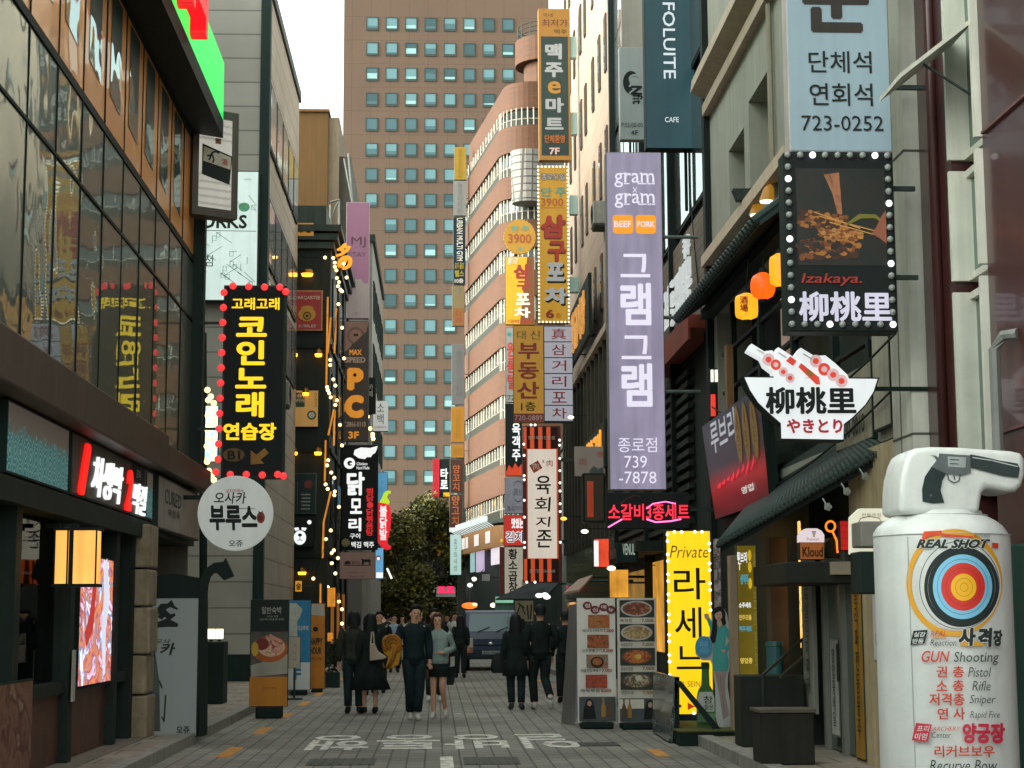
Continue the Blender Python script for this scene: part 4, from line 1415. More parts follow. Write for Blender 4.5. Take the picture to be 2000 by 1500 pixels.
# ---- smaller signs beyond
p = sign('black_hanging_sign', 'narrow black sign with white script behind the brown arcade sign', (717, 737, 734, 808), 66, BLACK, SB, .2, .01)
p.text('카페', (721, 750, 729, 776), CREAM, .01, vert=True)
MB().box(-3.35, W(717, 760, 66).x, 66.05, 66.1, W(717, 765, 66).z, W(717, 760, 66).z).build('bracket', STEEL, p.root)
p = sign('white_lantern_sign', 'small white sign with brush lettering against the far tower', (728, 783, 758, 842), 67, mat('pale_edge', (200, 200, 196), .6), glow('pale_sign_face', (212, 216, 208), .5), .25, .01)
p.text('소백', (736, 786, 752, 830), INKD, .0, vert=True)
p.text('수제맥주', (730, 832, 755, 838), mat('red_print', (180, 40, 40), .6), .0)
MB().box(-3.35, W(728, 760, 67).x, 67.05, 67.1, W(717, 810, 67).z, W(717, 805, 67).z).build('bracket', STEEL, p.root)
r = thing('pendant_lamp_cluster', 'cluster of warm bulbs hanging under the white brush lettered sign', 'lamp', (W(727, 850, 65).x, 65, W(727, 862, 65).z))
for px, py in ((718, 814), (723, 837), (728, 848), (728, 853), (729, 857)):
    q = W(px, py, 65)
    MB().ball(q, .075, n=10).build('bulb', SBULB, r, smooth=True)
MB().tube([W(717, 800, 65.1), W(723, 837, 65.1), W(728, 846, 65.1)], .015, 4).build('wire', BLACK, r)
p = sign('blue_drink_sign', 'blue vertical drink sign behind the red pepper sign', (735, 922, 757, 990), 72, STEEL, glow('blue_sign_face', (96, 168, 206), .55, .3), .2, .015, arm=(-3.0, .5))
p = sign('blue_lower_sign', 'blue and white vertical sign below the pepper sign', (733, 1070, 749, 1130), 66, STEEL, glow('blue_white_face', (110, 180, 226), .65, .2), .2, .01, arm=(-3.35, .5))
p.disc(739, 1090, 5, mat('red_print', (180, 40, 40), .6), 'round_mark')
p.disc(739, 1091, 3.4, WH, 'round_mark')
p.rect_((735, 1118, 748, 1129), WH, 'white_area')
# pepper
r = thing('pepper_sign', 'red chilli pepper shaped light sign with green stem on the left', 'sign', (W(750, 1070, 62).x, 62, W(750, 1075, 62).z))
mb = MB()
pep = [(735, 984), (741, 980), (757, 982), (762, 990), (764, 1010), (762, 1035), (757, 1055), (757, 1063), (764, 1067), (762, 1073), (752, 1074), (742, 1066), (736, 1050)]
mb.prism([W(x, y, 62) for x, y in pep][::-1], (0, .2, 0))
mb.build('pepper_body', glow('pepper_red', (226, 30, 44), .8, .06), r, bevel=.03)
mb = MB()
stm = [(741, 981), (746, 972), (750, 962), (757, 958), (763, 959), (763, 963), (758, 964), (756, 970), (761, 980), (758, 986), (748, 983)]
mb.prism([W(x, y, 62) for x, y in stm][::-1], (0, .22, 0))
mb.build('stem', glow('stem_green', (190, 222, 40), .8, .05), r)
pp_ = Panel(r, W(735, 1070, 61.99), (1, 0, 0), (0, 0, 1), (735, 985, 765, 1070), ((W(765, 1030, 61.99) - W(735, 1030, 61.99)).x, 85 * 61.99 / F))
pp_.text('불닭발', (741, 988, 757, 1056), WH, .03, vert=True)
MB().box(-3.4, W(740, 1020, 62).x, 62.1, 62.15, W(740, 1020, 62).z, W(740, 1016, 62).z).build('bracket', STEEL, r)
# ================================================================== RIGHT SIDE BUILDINGS
RX = 4.4
def textrot(p, s, box, m, bold=0.0, name='lettering'):
    """letters turned a quarter turn clockwise, reading downwards"""
    x0, y0, x1, y1 = box
    vs, fs = textgeom(s, bold, 0, 0)
    ax0, ax1 = min(q[0] for q in vs), max(q[0] for q in vs)
    ay0, ay1 = min(q[1] for q in vs), max(q[1] for q in vs)
    d = p.nxt()
    mb = MB()
    mb.add([p.at(x0 + (x1 - x0) * (q[1] - ay0) / (ay1 - ay0), y0 + (y1 - y0) * (q[0] - ax0) / (ax1 - ax0), d + q[2] * 9) for q in vs], fs)
    return mb.build(name, m, p.root)
# ---- beige tiled building
BEI = tiles('beige_facade_tiles', (164, 143, 125), (128, 110, 96), 1.2, .6, .012, .7, .04, 'S', .5, .12, .1, .4)
bb = thing('beige_tiled_building', 'pale beige tiled building with narrow slit windows rising behind the purple sign', 'building', (8, 50, 0))
MB().box(RX, 16, 42.2, 58.6, 0, 27).build('wall', BEI, bb)
MB().box(RX - .12, 16, 42.1, 58.7, 27, 27.4).build('roof', STEEL, bb)
GDK = mirrorglass('slit_window_glass', (38, 50, 50), .4, .04, (.8, .9, .9), 0)
for y in (43.6, 45.3, 47.2, 49.6, 51.2, 53.6, 55.4, 57.2):
    for z in (10.4, 13.4, 16.4, 19.4, 22.4):
        mb = MB()
        mb.box(RX - .05, RX - .005, y - .22, y + .22, z - .75, z + .75)
        wn = mb.build('window', mat('brown_bronze_frame', (96, 78, 66), .5, .3), bb)
        MB().box(RX - .06, RX - .05, y - .17, y + .17, z - .7, z + .7).build('pane', GDK, wn)
MB().box(RX - .25, RX - .005, 42.2, 58.6, 8.6, 8.8).build('ledge', mat('beige_stone_trim', (186, 168, 148), .7, noise=.2), bb)
mb = MB()
for i in range(14):
    y = 42.6 + i * 1.18
    mb.box(RX - .16, RX - .005, y, y + .14, 3.6, 8.6)
mb.build('fins', mat('bronze_fins', (70, 62, 54), .5, .3), bb)
MB().box(RX - .04, RX - .006, 42.2, 58.6, .12, 8.5).build('lower_glazing', mirrorglass('lower_glazing_glass', (34, 44, 42), .4, .06, (.8, .9, .85), .003), bb)
# glass-block balconies with teal sides (brackets of the tall signs)
TEALB = mat('pale_teal_sheet', (150, 180, 174), .4, noise=.15)
for i, (y0, y1) in enumerate(((70, 112), (218, 262), (380, 418), (540, 570))):
    a, b = W(1113, y0, 52), W(1140, y1, 52)
    tag(MB().box(a.x, RX - .07, 52.05, 52.3, b.z, a.z).build('sign_bracket', TEALB, bevel=.02), ('pale teal sheet bracket holding the dark beer sign, upper one', 'pale teal sheet bracket holding the dark beer sign, lower one', 'pale teal sheet bracket holding the yellow pub sign, upper one', 'pale teal sheet bracket holding the yellow pub sign, lower one')[i], 'bracket', 'brackets of the tall signs')
block('set_back_block', 'plain block standing back in the gap before the orange brick building', 7.2, 18, 62, 100, 11, mat('dark_render', (70, 70, 64), .8, noise=.3))
# ---- dark glazed building
db = thing('dark_glazed_building', 'dark glazed shop building with brown sign fascia and red soffit behind the purple sign', 'building', (8, 35, 0))
DKW = mat('dark_teal_cladding', (36, 46, 45), .5, noise=.25, ns=1.5)
MB().box(RX + .1, 14, 27.3, 42.1, 0, 18).build('wall', DKW, db)
MB().box(RX, 14, 27.2, 42.2, 18, 18.4).build('roof', STEEL, db)
for y in (28.5, 30.6, 32.7, 34.8, 36.9, 39, 41.0):
    for z in (9.7, 12.2, 14.7, 16.9):
        mb = MB()
        mb.box(RX + .03, RX + .1, y - .98, y + .98, z - 1.15, z + 1.15)
        wn = mb.build('window', FR, db)
        MB().box(RX + .02, RX + .03, y - .9, y + .9, z - 1.08, z + 1.08).build('pane', GLASSD, wn)
mb = MB()
for y, t in ((27.25, .12), (31.6, .06), (36.0, .06), (42.1, .1)):
    mb.box(RX - .1, RX + .1, y - t, y + t, .1, 18)
for y in (29.5, 33.6, 38):
    mb.tube([(RX - .05, y, 8.6), (RX - .05, y, 18)], .03, 5)
mb.build('posts', mat('black_post', (26, 31, 31), .4, .3), db)
MB().box(RX - .02, RX + .1, 27.4, 33.2, 6.45, 8.3).build('fascia', tiles('brown_board_fascia', (120, 104, 88), (84, 72, 62), .9, .16, .012, .6, .12, 'YZ', .5, .25, .2, .6), db)
MB().box(RX - .32, RX + .1, 27.5, 33.4, 6.2, 6.42).build('soffit', mat('red_brown_soffit', (150, 62, 44), .6, noise=.25), db)
MB().box(RX - .36, RX - .32, 27.5, 33.4, 6.02, 6.45).build('soffit_edge', mat('red_brown_soffit', (150, 62, 44), .6), db)
p = Panel(db, (RX - .03, 33.1, 6.5), (0, -1, 0), (0, 0, 1))
p.text('교동짬뽕', (.15, 1.25, 4.0, .4), glow('white_fascia_letter', (226, 232, 230), .5), .02, ext=.06)
p.text('쿠우', (3.2, 1.65, 3.9, 1.3), glow('white_fascia_letter', (226, 232, 230), .5), .02, ext=.05)
mb = MB()
for i in range(14):
    z = 3.2 + i * .2
    mb.box(RX - .02, RX + .08, 30, 41.9, z, z + .1)
mb.build('louvres', mat('dark_louvre', (48, 54, 52), .5, .4), db)
for (y0, y1, z0, z1, c, e) in ((34.0, 36.5, .9, 2.7, (226, 160, 60), .8), (37.5, 40.5, .9, 2.6, (200, 150, 70), .45), (28.0, 30.4, .8, 2.5, (60, 56, 46), .12), (31, 33, .8, 2.4, (110, 80, 44), .2)):
    MB().box(RX + .06, RX + .09, y0, y1, z0, z1).build('shop_window', glow('shop_glow_%d' % (y0 * 10), c, e, .75, ns=1.6), db)
MB().box(RX - .55, RX + .05, 33.6, 41.8, 2.85, 3.05).build('shop_canopy', mat('dark_canopy', (44, 46, 42), .6), db)
r = thing('led_strip_sign', 'small upright red and white light strip by the dark post', 'light', (RX - .25, 27, 4.8))
a, b = W(1389, 770, 26.8), W(1398, 812, 26.8)
MB().box(a.x, b.x, 26.8, 26.86, b.z, a.z).build('red_light', glow('red_strip', (226, 60, 44), .9), r)
for x in (1389, 1397):
    a, b = W(x, 722, 26.8), W(x + 5, 745, 26.8)
    MB().box(a.x, b.x, 26.8, 26.86, b.z, a.z).build('white_light', glow('white_strip', (240, 236, 214), 1.2), r)
MB().box(W(1386, 720, 26.87).x, W(1403, 720, 26.87).x, 26.87, 26.95, W(1390, 815, 26.8).z, W(1390, 718, 26.8).z).build('backing', BLACK, r)
# ---- beige stucco building with eave
STU = mat('beige_stucco', (152, 153, 141), .85, noise=.16, ns=1.0, bump=.08)
sb = thing('stucco_building', 'grey beige rendered building with deep windows behind the blue phone number sign', 'building', (8, 21, 0))
def wall_with_holes(root, X, y0, y1, z0, z1, holes, m, t=.5):
    """street wall at x = X with real openings (y0,y1,z0,z1)"""
    ysr = sorted(set([y0, y1] + [h[0] for h in holes] + [h[1] for h in holes]))
    zsr = sorted(set([z0, z1] + [h[2] for h in holes] + [h[3] for h in holes]))
    mb = MB()
    ins = lambda a, b: any(h[0] <= a and b[0] <= h[1] and h[2] <= b[1] and b[2] <= h[3] for h in holes)
    for i in range(len(ysr) - 1):
        for j in range(len(zsr) - 1):
            ym, zm = (ysr[i] + ysr[i + 1]) / 2, (zsr[j] + zsr[j + 1]) / 2
            if any(h[0] < ym < h[1] and h[2] < zm < h[3] for h in holes):
                continue
            mb.poly([(X, ysr[i], zsr[j]), (X, ysr[i + 1], zsr[j]), (X, ysr[i + 1], zsr[j + 1]), (X, ysr[i], zsr[j + 1])])
    for h in holes:
        a, b, c, d = h
        for q in (((a, c), (a, d)), ((b, c), (b, d)), ((a, c), (b, c)), ((a, d), (b, d))):
            mb.poly([(X, q[0][0], q[0][1]), (X, q[1][0], q[1][1]), (X + t, q[1][0], q[1][1]), (X + t, q[0][0], q[0][1])])
    return mb.build('wall', m, root)
holes = [(24.1, 25.4, 6.9, 8.55), (22.2, 23.7, 6.9, 8.8), (19.6, 21.2, 6.9, 8.8), (17.2, 18.8, 6.9, 8.8), (16.2, 26.8, 3.45, 6.3), (24.1, 25.4, 11.5, 13.2), (22.2, 23.7, 11.5, 13.2)]
wall_with_holes(sb, RX, 16.0, 27.15, 3.3, 15, holes, STU, .55)
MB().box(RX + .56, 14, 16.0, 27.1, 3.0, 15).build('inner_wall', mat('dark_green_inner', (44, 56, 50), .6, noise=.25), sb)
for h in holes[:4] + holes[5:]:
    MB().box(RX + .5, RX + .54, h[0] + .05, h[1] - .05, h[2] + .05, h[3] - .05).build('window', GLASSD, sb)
mb = MB()
mb.prism([(RX - .3, 16, 10.0), (RX + .1, 16, 9.8), (RX + .1, 16, 10.2), (RX - .28, 16, 10.2)], (0, 11.15, 0))
mb.box(RX - .12, RX, 16, 27.15, 9.6, 9.78)
mb.build('cornice', mat('beige_cornice', (176, 160, 138), .7, noise=.15), sb)
MB().box(RX - .16, RX - .002, 20.6, 27.3, 7.14, 7.32).build('ledge', mat('pinkish_ledge', (206, 184, 160), .7, noise=.15), sb)
MB().box(RX - .2, RX - .003, 16.1, 27.2, 6.28, 6.42).build('beam', DARK, sb)
# tile eave under the ledge
TILE = mat('charcoal_roof_tile', (50, 60, 58), .6, noise=.3, ns=6)
r = thing('tile_eave', 'dark ribbed tile eave running along the beige building above the paper lanterns', 'roof', (RX - .2, 23.6, 6.3))
MB().prism([(RX - .55, 20.2, 6.22), (RX - .003, 20.2, 6.62), (RX - .003, 20.2, 6.7), (RX - .55, 20.2, 6.3)], (0, 7.1, 0)).build('roof_slab', TILE, r)
mb = MB()
for i in range(34):
    y = 20.25 + i * .21
    mb.tube([(RX - .62, y, 6.27), (RX - .02, y, 6.72)], .065, 8)
mb.build('rib_tiles', TILE, r)
# recess walls under the eave: beams, posts, balcony
mb = MB()
for z in (3.5, 4.4, 5.0, 5.6):
    mb.box(RX + .05, RX + .12, 16.3, 26.7, z, z + .05)
for y in (17.6, 19.2, 21.4, 23.6, 25.8):
    mb.box(RX + .04, RX + .12, y - .06, y + .06, 3.45, 6.3)
mb.build('balcony_frame', BLACK, sb)
MB().box(RX - .1, RX - .0, 25.4, 25.62, 3.5, 5.6).build('timber_post', mat('tan_post', (140, 100, 58), .6, noise=.3), sb)
for (y0, y1, z0, z1, c, e) in ((22.3, 23.3, 4.5, 5.9, (206, 176, 150), .35), (19.4, 20.6, 3.6, 4.3, (190, 130, 70), .3), (17.8, 18.5, 3.6, 4.2, (120, 90, 60), .2)):
    MB().box(RX + .3, RX + .32, y0, y1, z0, z1).build('lit_pane', glow('recess_glow_%d' % (y0 * 10), c, e, .5, ns=3), sb)
# spotlights on the ledge
def spot(label, px, py, Y):
    q = W(px, py, Y)
    r = thing('spotlight', label, 'lamp', q, 'spotlights on the ledge')
    MB().loft([(q.x, Y, q.z - .06, .10, .10), (q.x + .03, Y, q.z + .1, .07, .07), (q.x + .05, Y, q.z + .16, .03, .03)], 12).build('lamp_hood', mat('amber_lamp_hood', (200, 140, 40), .5, es=.4, noise=0), r)
    MB().loft([(q.x, Y, q.z - .075, .085, .085), (q.x, Y, q.z - .055, .085, .085)], 12).build('lamp_light', glow('warm_spot', (255, 236, 200), 3.0, 0), r)
    MB().tube([(q.x + .04, Y, q.z + .12), (RX, Y, q.z + .2)], .018, 5).build('bracket', BLACK, r)
spot('amber lit spotlight under the ledge above the tile eave, higher one', 1497, 384, 21.8)
spot('amber lit spotlight under the ledge above the tile eave, lower one', 1477, 411, 23.0)
q = W(1450, 385, 23.6)
r = thing('floodlight', 'dark unlit floodlight on the ledge beside the spotlights', 'lamp', q)
MB().prism([(q.x - .14, 23.5, q.z + .1), (q.x + .14, 23.5, q.z + .1), (q.x + .08, 23.5, q.z - .06), (q.x - .08, 23.5, q.z - .06)], (0, .18, 0)).build('lamp_hood', STEEL, r)
MB().tube([(q.x, 23.6, q.z + .08), (RX, 23.6, q.z + .12)], .02, 5).build('bracket', STEEL, r)
# paper lanterns
def paperlantern(label, px, py, rx, ry, Y, col, mark=None, flat=False):
    q = W(px, py, Y)
    k = Y / F
    r = thing('paper_lantern', label, 'lantern', (q.x, Y, q.z - ry * k), 'paper lanterns under the tile eave')
    n = 9
    rings = []
    for i in range(n + 1):
        t = -1 + 2 * i / n
        rad = (1 - abs(t) ** (6 if flat else 2.4)) ** .5 * .75 + .25 if abs(t) < 1 else .3
        rings.append((q.x, Y, q.z + ry * k * t, rx * k * rad, rx * k * rad))
    MB().loft(rings, 20).build('shade', glow('lantern_%d_%d' % (col[0], col[1]), col, 1.15, .25, ns=3), r, smooth=True)
    mb = MB()
    mb.loft([(q.x, Y, q.z + ry * k, rx * k * .35, rx * k * .35), (q.x, Y, q.z + ry * k + .05, rx * k * .3, rx * k * .3)], 14)
    mb.loft([(q.x, Y, q.z - ry * k - .04, rx * k * .3, rx * k * .3), (q.x, Y, q.z - ry * k, rx * k * .35, rx * k * .35)], 14)
    mb.tube([(q.x, Y, q.z + ry * k), (q.x + .05, Y, 6.25)], .01, 4)
    mb.build('lantern_cap', BLACK, r)
    if mark:
        p = Panel(r, (q.x - rx * k, Y - rx * k * .97, q.z - ry * k), (1, 0, 0), (0, 0, 1), (px - rx, py - ry, px + rx, py + ry), (2 * rx * k, 2 * ry * k))
        p.text(mark, (px - 17, py - 17, px - 1, py + 15), mat('lantern_red_ink', (190, 50, 20), .7), .03, vert=True)
paperlantern('round red orange paper lantern, largest of those under the tile eave', 1490, 559, 25, 27, 21.0, (255, 96, 14))
paperlantern('amber barrel paper lantern with red writing below the red orange lantern', 1458, 599, 23, 27, 21.8, (250, 168, 34), '酒場', True)
paperlantern('amber barrel paper lantern half hidden behind the black food sign', 1522, 528, 20, 34, 20.4, (250, 168, 34), None, True)
# ---- white pilaster and maroon building
MB_ = thing('pilaster', 'tall cream painted pilaster between the black food sign and the maroon wall', 'pilaster', (4.5, 15.7, 0))
CRM = mat('cream_painted_metal', (206, 205, 192), .55, noise=.18, ns=2)
MB().box(RX - .14, RX + .4, 15.32, 16.0, 0, 16).build('column', CRM, MB_)
mb = MB()
for z in (3.2, 5.8, 9.2):
    mb.box(RX - .145, RX + .3, 15.315, 16.005, z, z + .02)
mb.box(RX - .145, RX - .13, 15.7, 15.715, 0, 16)
mb.build('seam', mat('seam_dark', (90, 90, 84), .8), MB_)
mr = thing('maroon_building', 'glossy maroon panelled building with cream framed windows at the right edge', 'building', (7, 11.5, 0))
MAR = mat('maroon_panel', (64, 31, 30), .35, noise=.15, coat=.3, ns=.8)
mb = MB()
mb.box(RX, 12, 14.35, 15.3, 0, 16)
mb.box(RX + .02, 12, 8, 13.55, 0, 13)
mb.box(RX + .35, 12, 13.55, 14.35, 0, 16)
mb.build('wall', MAR, mr)
mb = MB()
mb.tube([(RX - .03, 14.75, 0), (RX - .03, 14.75, 16)], .05, 10)
mb.build('round_column', MAR, mr, smooth=True)
mb = MB()
mb.box(RX - .01, RX + .02, 4, 13.5, 5.45, 5.47)
mb.box(RX - .01, RX + .02, 4, 13.5, 3.0, 3.02)
mb.build('panel_seam', mat('pale_seam', (110, 70, 66), .5), mr)
for (z0, z1) in ((2.6, 4.3), (4.4, 5.35), (5.45, 7.0), (7.1, 8.8)):
    mb = MB()
    for y in (13.56, 14.29):
        mb.box(RX - .04, RX + .3, y, y + .05, z0, z1)
    for z in (z0, z1 - .06):
        mb.box(RX + .1, RX + .25, 13.61, 14.29, z, z + .06)
    wn = mb.build('window', CRM, mr)
    MB().box(RX + .15, RX + .18, 13.61, 14.29, z0 + .06, z1 - .06).build('pane', mirrorglass('green_glass', (44, 70, 62), .45, .03, (.8, .95, .9), .004), wn)
# open awning sash
a = [W(1936, 50, 13.7), W(1946, 60, 13.62), W(1848, 190, 13.7), W(1890, 150, 14.3)]
q0, q1 = Vector((RX + .02, 13.6, 6.45)), Vector((RX + .02, 14.28, 6.45))
e0, e1 = Vector((RX - .62, 13.6, 5.95)), Vector((RX - .62, 14.28, 5.95))
MB().prism([q0, q1, e1, e0], (0, 0, .04)).build('open_sash', CRM, mr)
MB().tube([Vector((RX + .05, 13.7, 5.8)), Vector((RX - .4, 13.7, 6.1))], .012, 5).build('stay', STEEL, mr)
tag(MB().tube([(RX - .12, 13.05, 2.6), (RX - .12, 13.05, 3.62), (RX - .06, 13.0, 3.72), (RX + .02, 12.9, 3.72)], .045, 8).build('grey_pipe', mat('grey_pvc', (120, 122, 118), .5)), 'grey vertical pipe on the maroon wall at the right edge', 'pipe')
tag(MB().box(RX - .35, RX - .01, 12.2, 13.1, .12, 2.1).build('utility_cabinet', mat('dark_green_cabinet', (34, 56, 50), .5, noise=.2), bevel=.02), 'dark green utility cabinet behind the inflatable', 'cabinet')
# boxes beside the blue sign
tag(MB().box(RX - .5, RX - .16, 16.3, 16.7, 6.65, 7.2).build('black_duct_box', BLACK, bevel=.02), 'black duct box beside the blue phone number sign', 'duct')
tag(MB().box(RX - .34, RX - .15, 16.25, 16.6, 6.05, 6.62).build('white_duct_box', mat('stained_white_metal', (186, 180, 164), .6, noise=.35, ns=2), bevel=.015), 'stained white metal box below the black duct box', 'duct')
q = W(1768, 347, 16.4)
r = thing('red_lamp_bar', 'small red lamp bar beside the black food sign', 'lamp', (q.x, 16.4, q.z))
MB().box(q.x - .08, q.x + .1, 16.4, 16.46, q.z - .04, q.z + .04).build('lamp_glass', glow('dim_red_lamp', (196, 60, 24), .7), r)
MB().box(q.x + .1, RX, 16.4, 16.46, q.z - .02, q.z + .02).build('bracket', BLACK, r)

# ================================================================== RIGHT SIDE SIGNS
LB = mat('sky_blue_board', (154, 176, 188), .5, noise=.07, ns=1)
p = sign('phone_number_sign', 'tall pale blue sign with dark Korean lettering and phone number above the black food sign', (1534, -330, 1733, 297), 15.0, mat('pale_sign_edge', (190, 190, 186), .6), LB, .2, .012, arm=(RX, .2, .5, .8))
BRI = mat('brown_black_print', (58, 48, 46), .6, noise=.1)
p.text('운', (1566, -72, 1696, 68), BRI, .035)
p.text('단체석', (1575, 104, 1697, 146), INKD, .01)
p.text('연회석', (1575, 166, 1697, 209), INKD, .01)
p.text('723-0252', (1558, 228, 1716, 257), INKD, .0)
p = sign('food_lightbox_sign', 'black sign with grilled skewer picture and silver lettering ringed by white bulbs', (1534, 298, 1748, 648), 14.9, BLACK, SB, .25, .012, arm=(RX - .14, .3, .8))
PHD = blotch('dark_photo', [(9, 15, 14), (12, 20, 18), (26, 22, 14), (10, 16, 15)], 3, .08)
p.rect_((1557, 330, 1731, 520), PHD, 'photo')
p.shape([(1612, 342), (1642, 338), (1646, 420), (1638, 424), (1628, 380)][::-1], blotch('brown_photo', [(90, 56, 34), (120, 78, 50), (70, 44, 28)], 5, .25), 'photo')
GRC = [mat('grill_%d' % i_, c_, .5, es=.3, noise=.35, ns=30) for i_, c_ in enumerate(((150, 84, 30), (204, 130, 56), (84, 44, 18), (226, 160, 80), (44, 32, 18)))]
def blobs(p, zone, n, r0, r1, mats, name, seed):
    """heap of small irregular pieces inside a skewed box (x0, y0, x1, y1, slope)"""
    rnd = random.Random(seed)
    d = p.nxt()
    mb = MB()
    x0, y0, x1, y1, sl = zone
    for i in range(n):
        a, b = rnd.random(), rnd.random()
        x, y = x0 + (x1 - x0) * a, y0 + (y1 - y0) * b + sl * (a - .5)
        r_ = rnd.uniform(r0, r1)
        m = rnd.randint(6, 9)
        mb.poly([p.at(x + r_ * rnd.uniform(.7, 1.3) * math.cos(-6.283 * k / m), y + r_ * .75 * rnd.uniform(.7, 1.2) * math.sin(-6.283 * k / m), d + i * 1e-5) for k in range(m)], rnd.randrange(len(mats)))
    mb.build(name, mats, p.root)
blobs(p, (1560, 468, 1676, 506, -6), 130, 4, 10, [GRC[4], GRC[2], GRC[0], GRC[4], GRC[1]], 'charred_food', 4)
blobs(p, (1562, 418, 1655, 450, 14), 150, 3, 7, [GRC[0], GRC[2], GRC[1], GRC[2]], 'grilled_skewers', 5)
blobs(p, (1600, 452, 1684, 470, 6), 110, 3, 6.5, [GRC[1], GRC[3], GRC[0]], 'grilled_skewers', 6)
p.strokes([[(1600, 424), (1730, 458)], [(1620, 436), (1730, 466)], [(1590, 416), (1680, 448)]], 2, glow('skewer_stick', (206, 150, 70), .5), 'skewer_stick')
p.strokes([[(1655, 440, .6), (1680, 424, 1.2), (1710, 424, 1), (1726, 436, .5)]], 8, glow('green_garnish', (120, 120, 30), .4), 'garnish')
p.shape([(1731, 412), (1731, 478), (1716, 466), (1702, 458), (1712, 444), (1722, 424)], mat('skin_print', (176, 104, 76), .6, es=.3), 'hand_picture')
p.text('Izakaya.', (1562, 536, 1680, 560), glow('dark_red_script', (150, 36, 24), .7), .01, shear=.2)
SIL = glow('silver_letter', (206, 204, 222), .75, .1)
p.text('柳桃里', (1556, 571, 1736, 629), SIL, .03)
WBR = glow('white_sign_bulb', (248, 250, 255), 1.6, 0, False)
GBR = mat('unlit_grey_bulb', (150, 156, 152), .25, noise=0)
pts = ring_pts(1542, 304, 1738, 634, 8, 14)
p.bulbs(pts, 6.6, [GBR, GBR, WBR, GBR, GBR], d=.012)
# bowl-shaped sign
Yw = 15.2
r = thing('bowl_shaped_sign', 'white lit sign shaped like a bowl of skewers with black and red lettering', 'sign', (W(1585, 858, Yw).x, Yw + .1, W(1585, 858, Yw).z))
bowl = [(1455, 737), (1714, 740), (1706, 765), (1690, 790), (1665, 815), (1648, 828), (1647, 858), (1527, 856), (1526, 826), (1505, 808), (1482, 786), (1466, 762)]
def pxpoly(mb, pts, Y, t):
    mb.prism([W(x, y, Y) for x, y in pts][::-1], (0, t, 0))
cen = (1585, 790)
big = [(cen[0] + (x - cen[0]) * 1.03, cen[1] + (y - cen[1]) * 1.05) for x, y in bowl]
mb = MB()
pxpoly(mb, big, Yw + .02, .2)
mb.build('cabinet', BLACK, r)
WLS = glow('lit_white_face', (226, 232, 232), .75, .06)
mb = MB()
pxpoly(mb, bowl, Yw, .018)
mb.build('face_panel', WLS, r)
sk = [[(1460, 684), (1468, 671), (1492, 686), (1508, 684), (1520, 695), (1536, 716), (1552, 734), (1555, 739), (1512, 739), (1510, 726), (1494, 714), (1488, 700)],
      [(1512, 696), (1520, 678), (1545, 694), (1572, 716), (1596, 736), (1555, 739)],
      [(1554, 692), (1564, 679), (1590, 695), (1612, 694), (1632, 710), (1655, 732), (1658, 740), (1600, 739), (1580, 720)]]
mb = MB()
for s_ in sk:
    pxpoly(mb, s_, Yw + .004, .16)
mb.build('skewer_panel', WLS, r)
p = Panel(r, (W(1455, 800, Yw).x, Yw, W(1585, 858, Yw).z), (1, 0, 0), (0, 0, 1), (1455, 670, 1714, 858), ((W(1714, 800, Yw) - W(1455, 800, Yw)).x, W(1585, 670, Yw).z - W(1585, 858, Yw).z))
PNK = glow('pale_pink_print', (226, 190, 190), .6)
RDM = glow('red_meat_sign', (220, 60, 40), .75, .2)
for (x, y, a, b) in ((1503, 703, 12, 1), (1517, 713, 10, 0), (1531, 727, 9, 1), (1544, 739, 9, 1), (1595, 706, 12, 1), (1611, 722, 12, 0), (1628, 733, 12, 1), (1644, 745, 12, 1)):
    p.disc(x, y, a, PNK if b else RDM, 'skewer_piece', a * 1.05, 18)
    p.disc(x, y, a * .5, RDM if b else PNK, 'skewer_filling', a * .5, 12)
p.shape([(1536, 706), (1545, 697), (1557, 706), (1550, 716)], RDM, 'skewer_piece')
p.shape([(1560, 718), (1566, 710), (1600, 738), (1602, 752), (1594, 752)], RDM, 'skewer_piece')
p.shape([(1574, 728), (1580, 722), (1590, 732), (1584, 738)], glow('yellow_print', (226, 190, 60), .7), 'skewer_piece')
for (a, b) in (((1480, 684), (1494, 692)), ((1522, 690), (1537, 700)), ((1570, 692), (1586, 702))):
    p.strokes([[a, b]], 2, GREYL, 'stick')
p.text('柳桃里', (1494, 757, 1671, 810), SB, .034)
p.text('やきとり', (1534, 819, 1643, 847), glow('crimson_print', (190, 24, 52), .45), .04)
MB().box(W(1714, 760, Yw).x, RX, Yw + .1, Yw + .14, W(1585, 760, Yw).z, W(1585, 752, Yw).z).build('bracket', BLACK, r)
# board with numbers on the wall behind it
p = wallpanel('cream_wall_board', 'weathered cream board with black numbers on the wall behind the bowl sign', RX - .05, 17.1, 18.7, 3.35, 4.15, -1, DARK, mat('weathered_cream', (150, 144, 124), .8, noise=.3), .05)
p.text('730-0010', (.3, .3, 1.3, .1), INKD, .02)
p.text('대표', (.5, .62, 1.0, .42), INKD, .01)
p = wallpanel('cream_wall_board', 'weathered upright cream board on the wall right of the bowl sign', RX - .06, 16.35, 17.0, 3.4, 4.6, -1, DARK, mat('weathered_cream_b', (176, 170, 152), .8, noise=.25), .05)
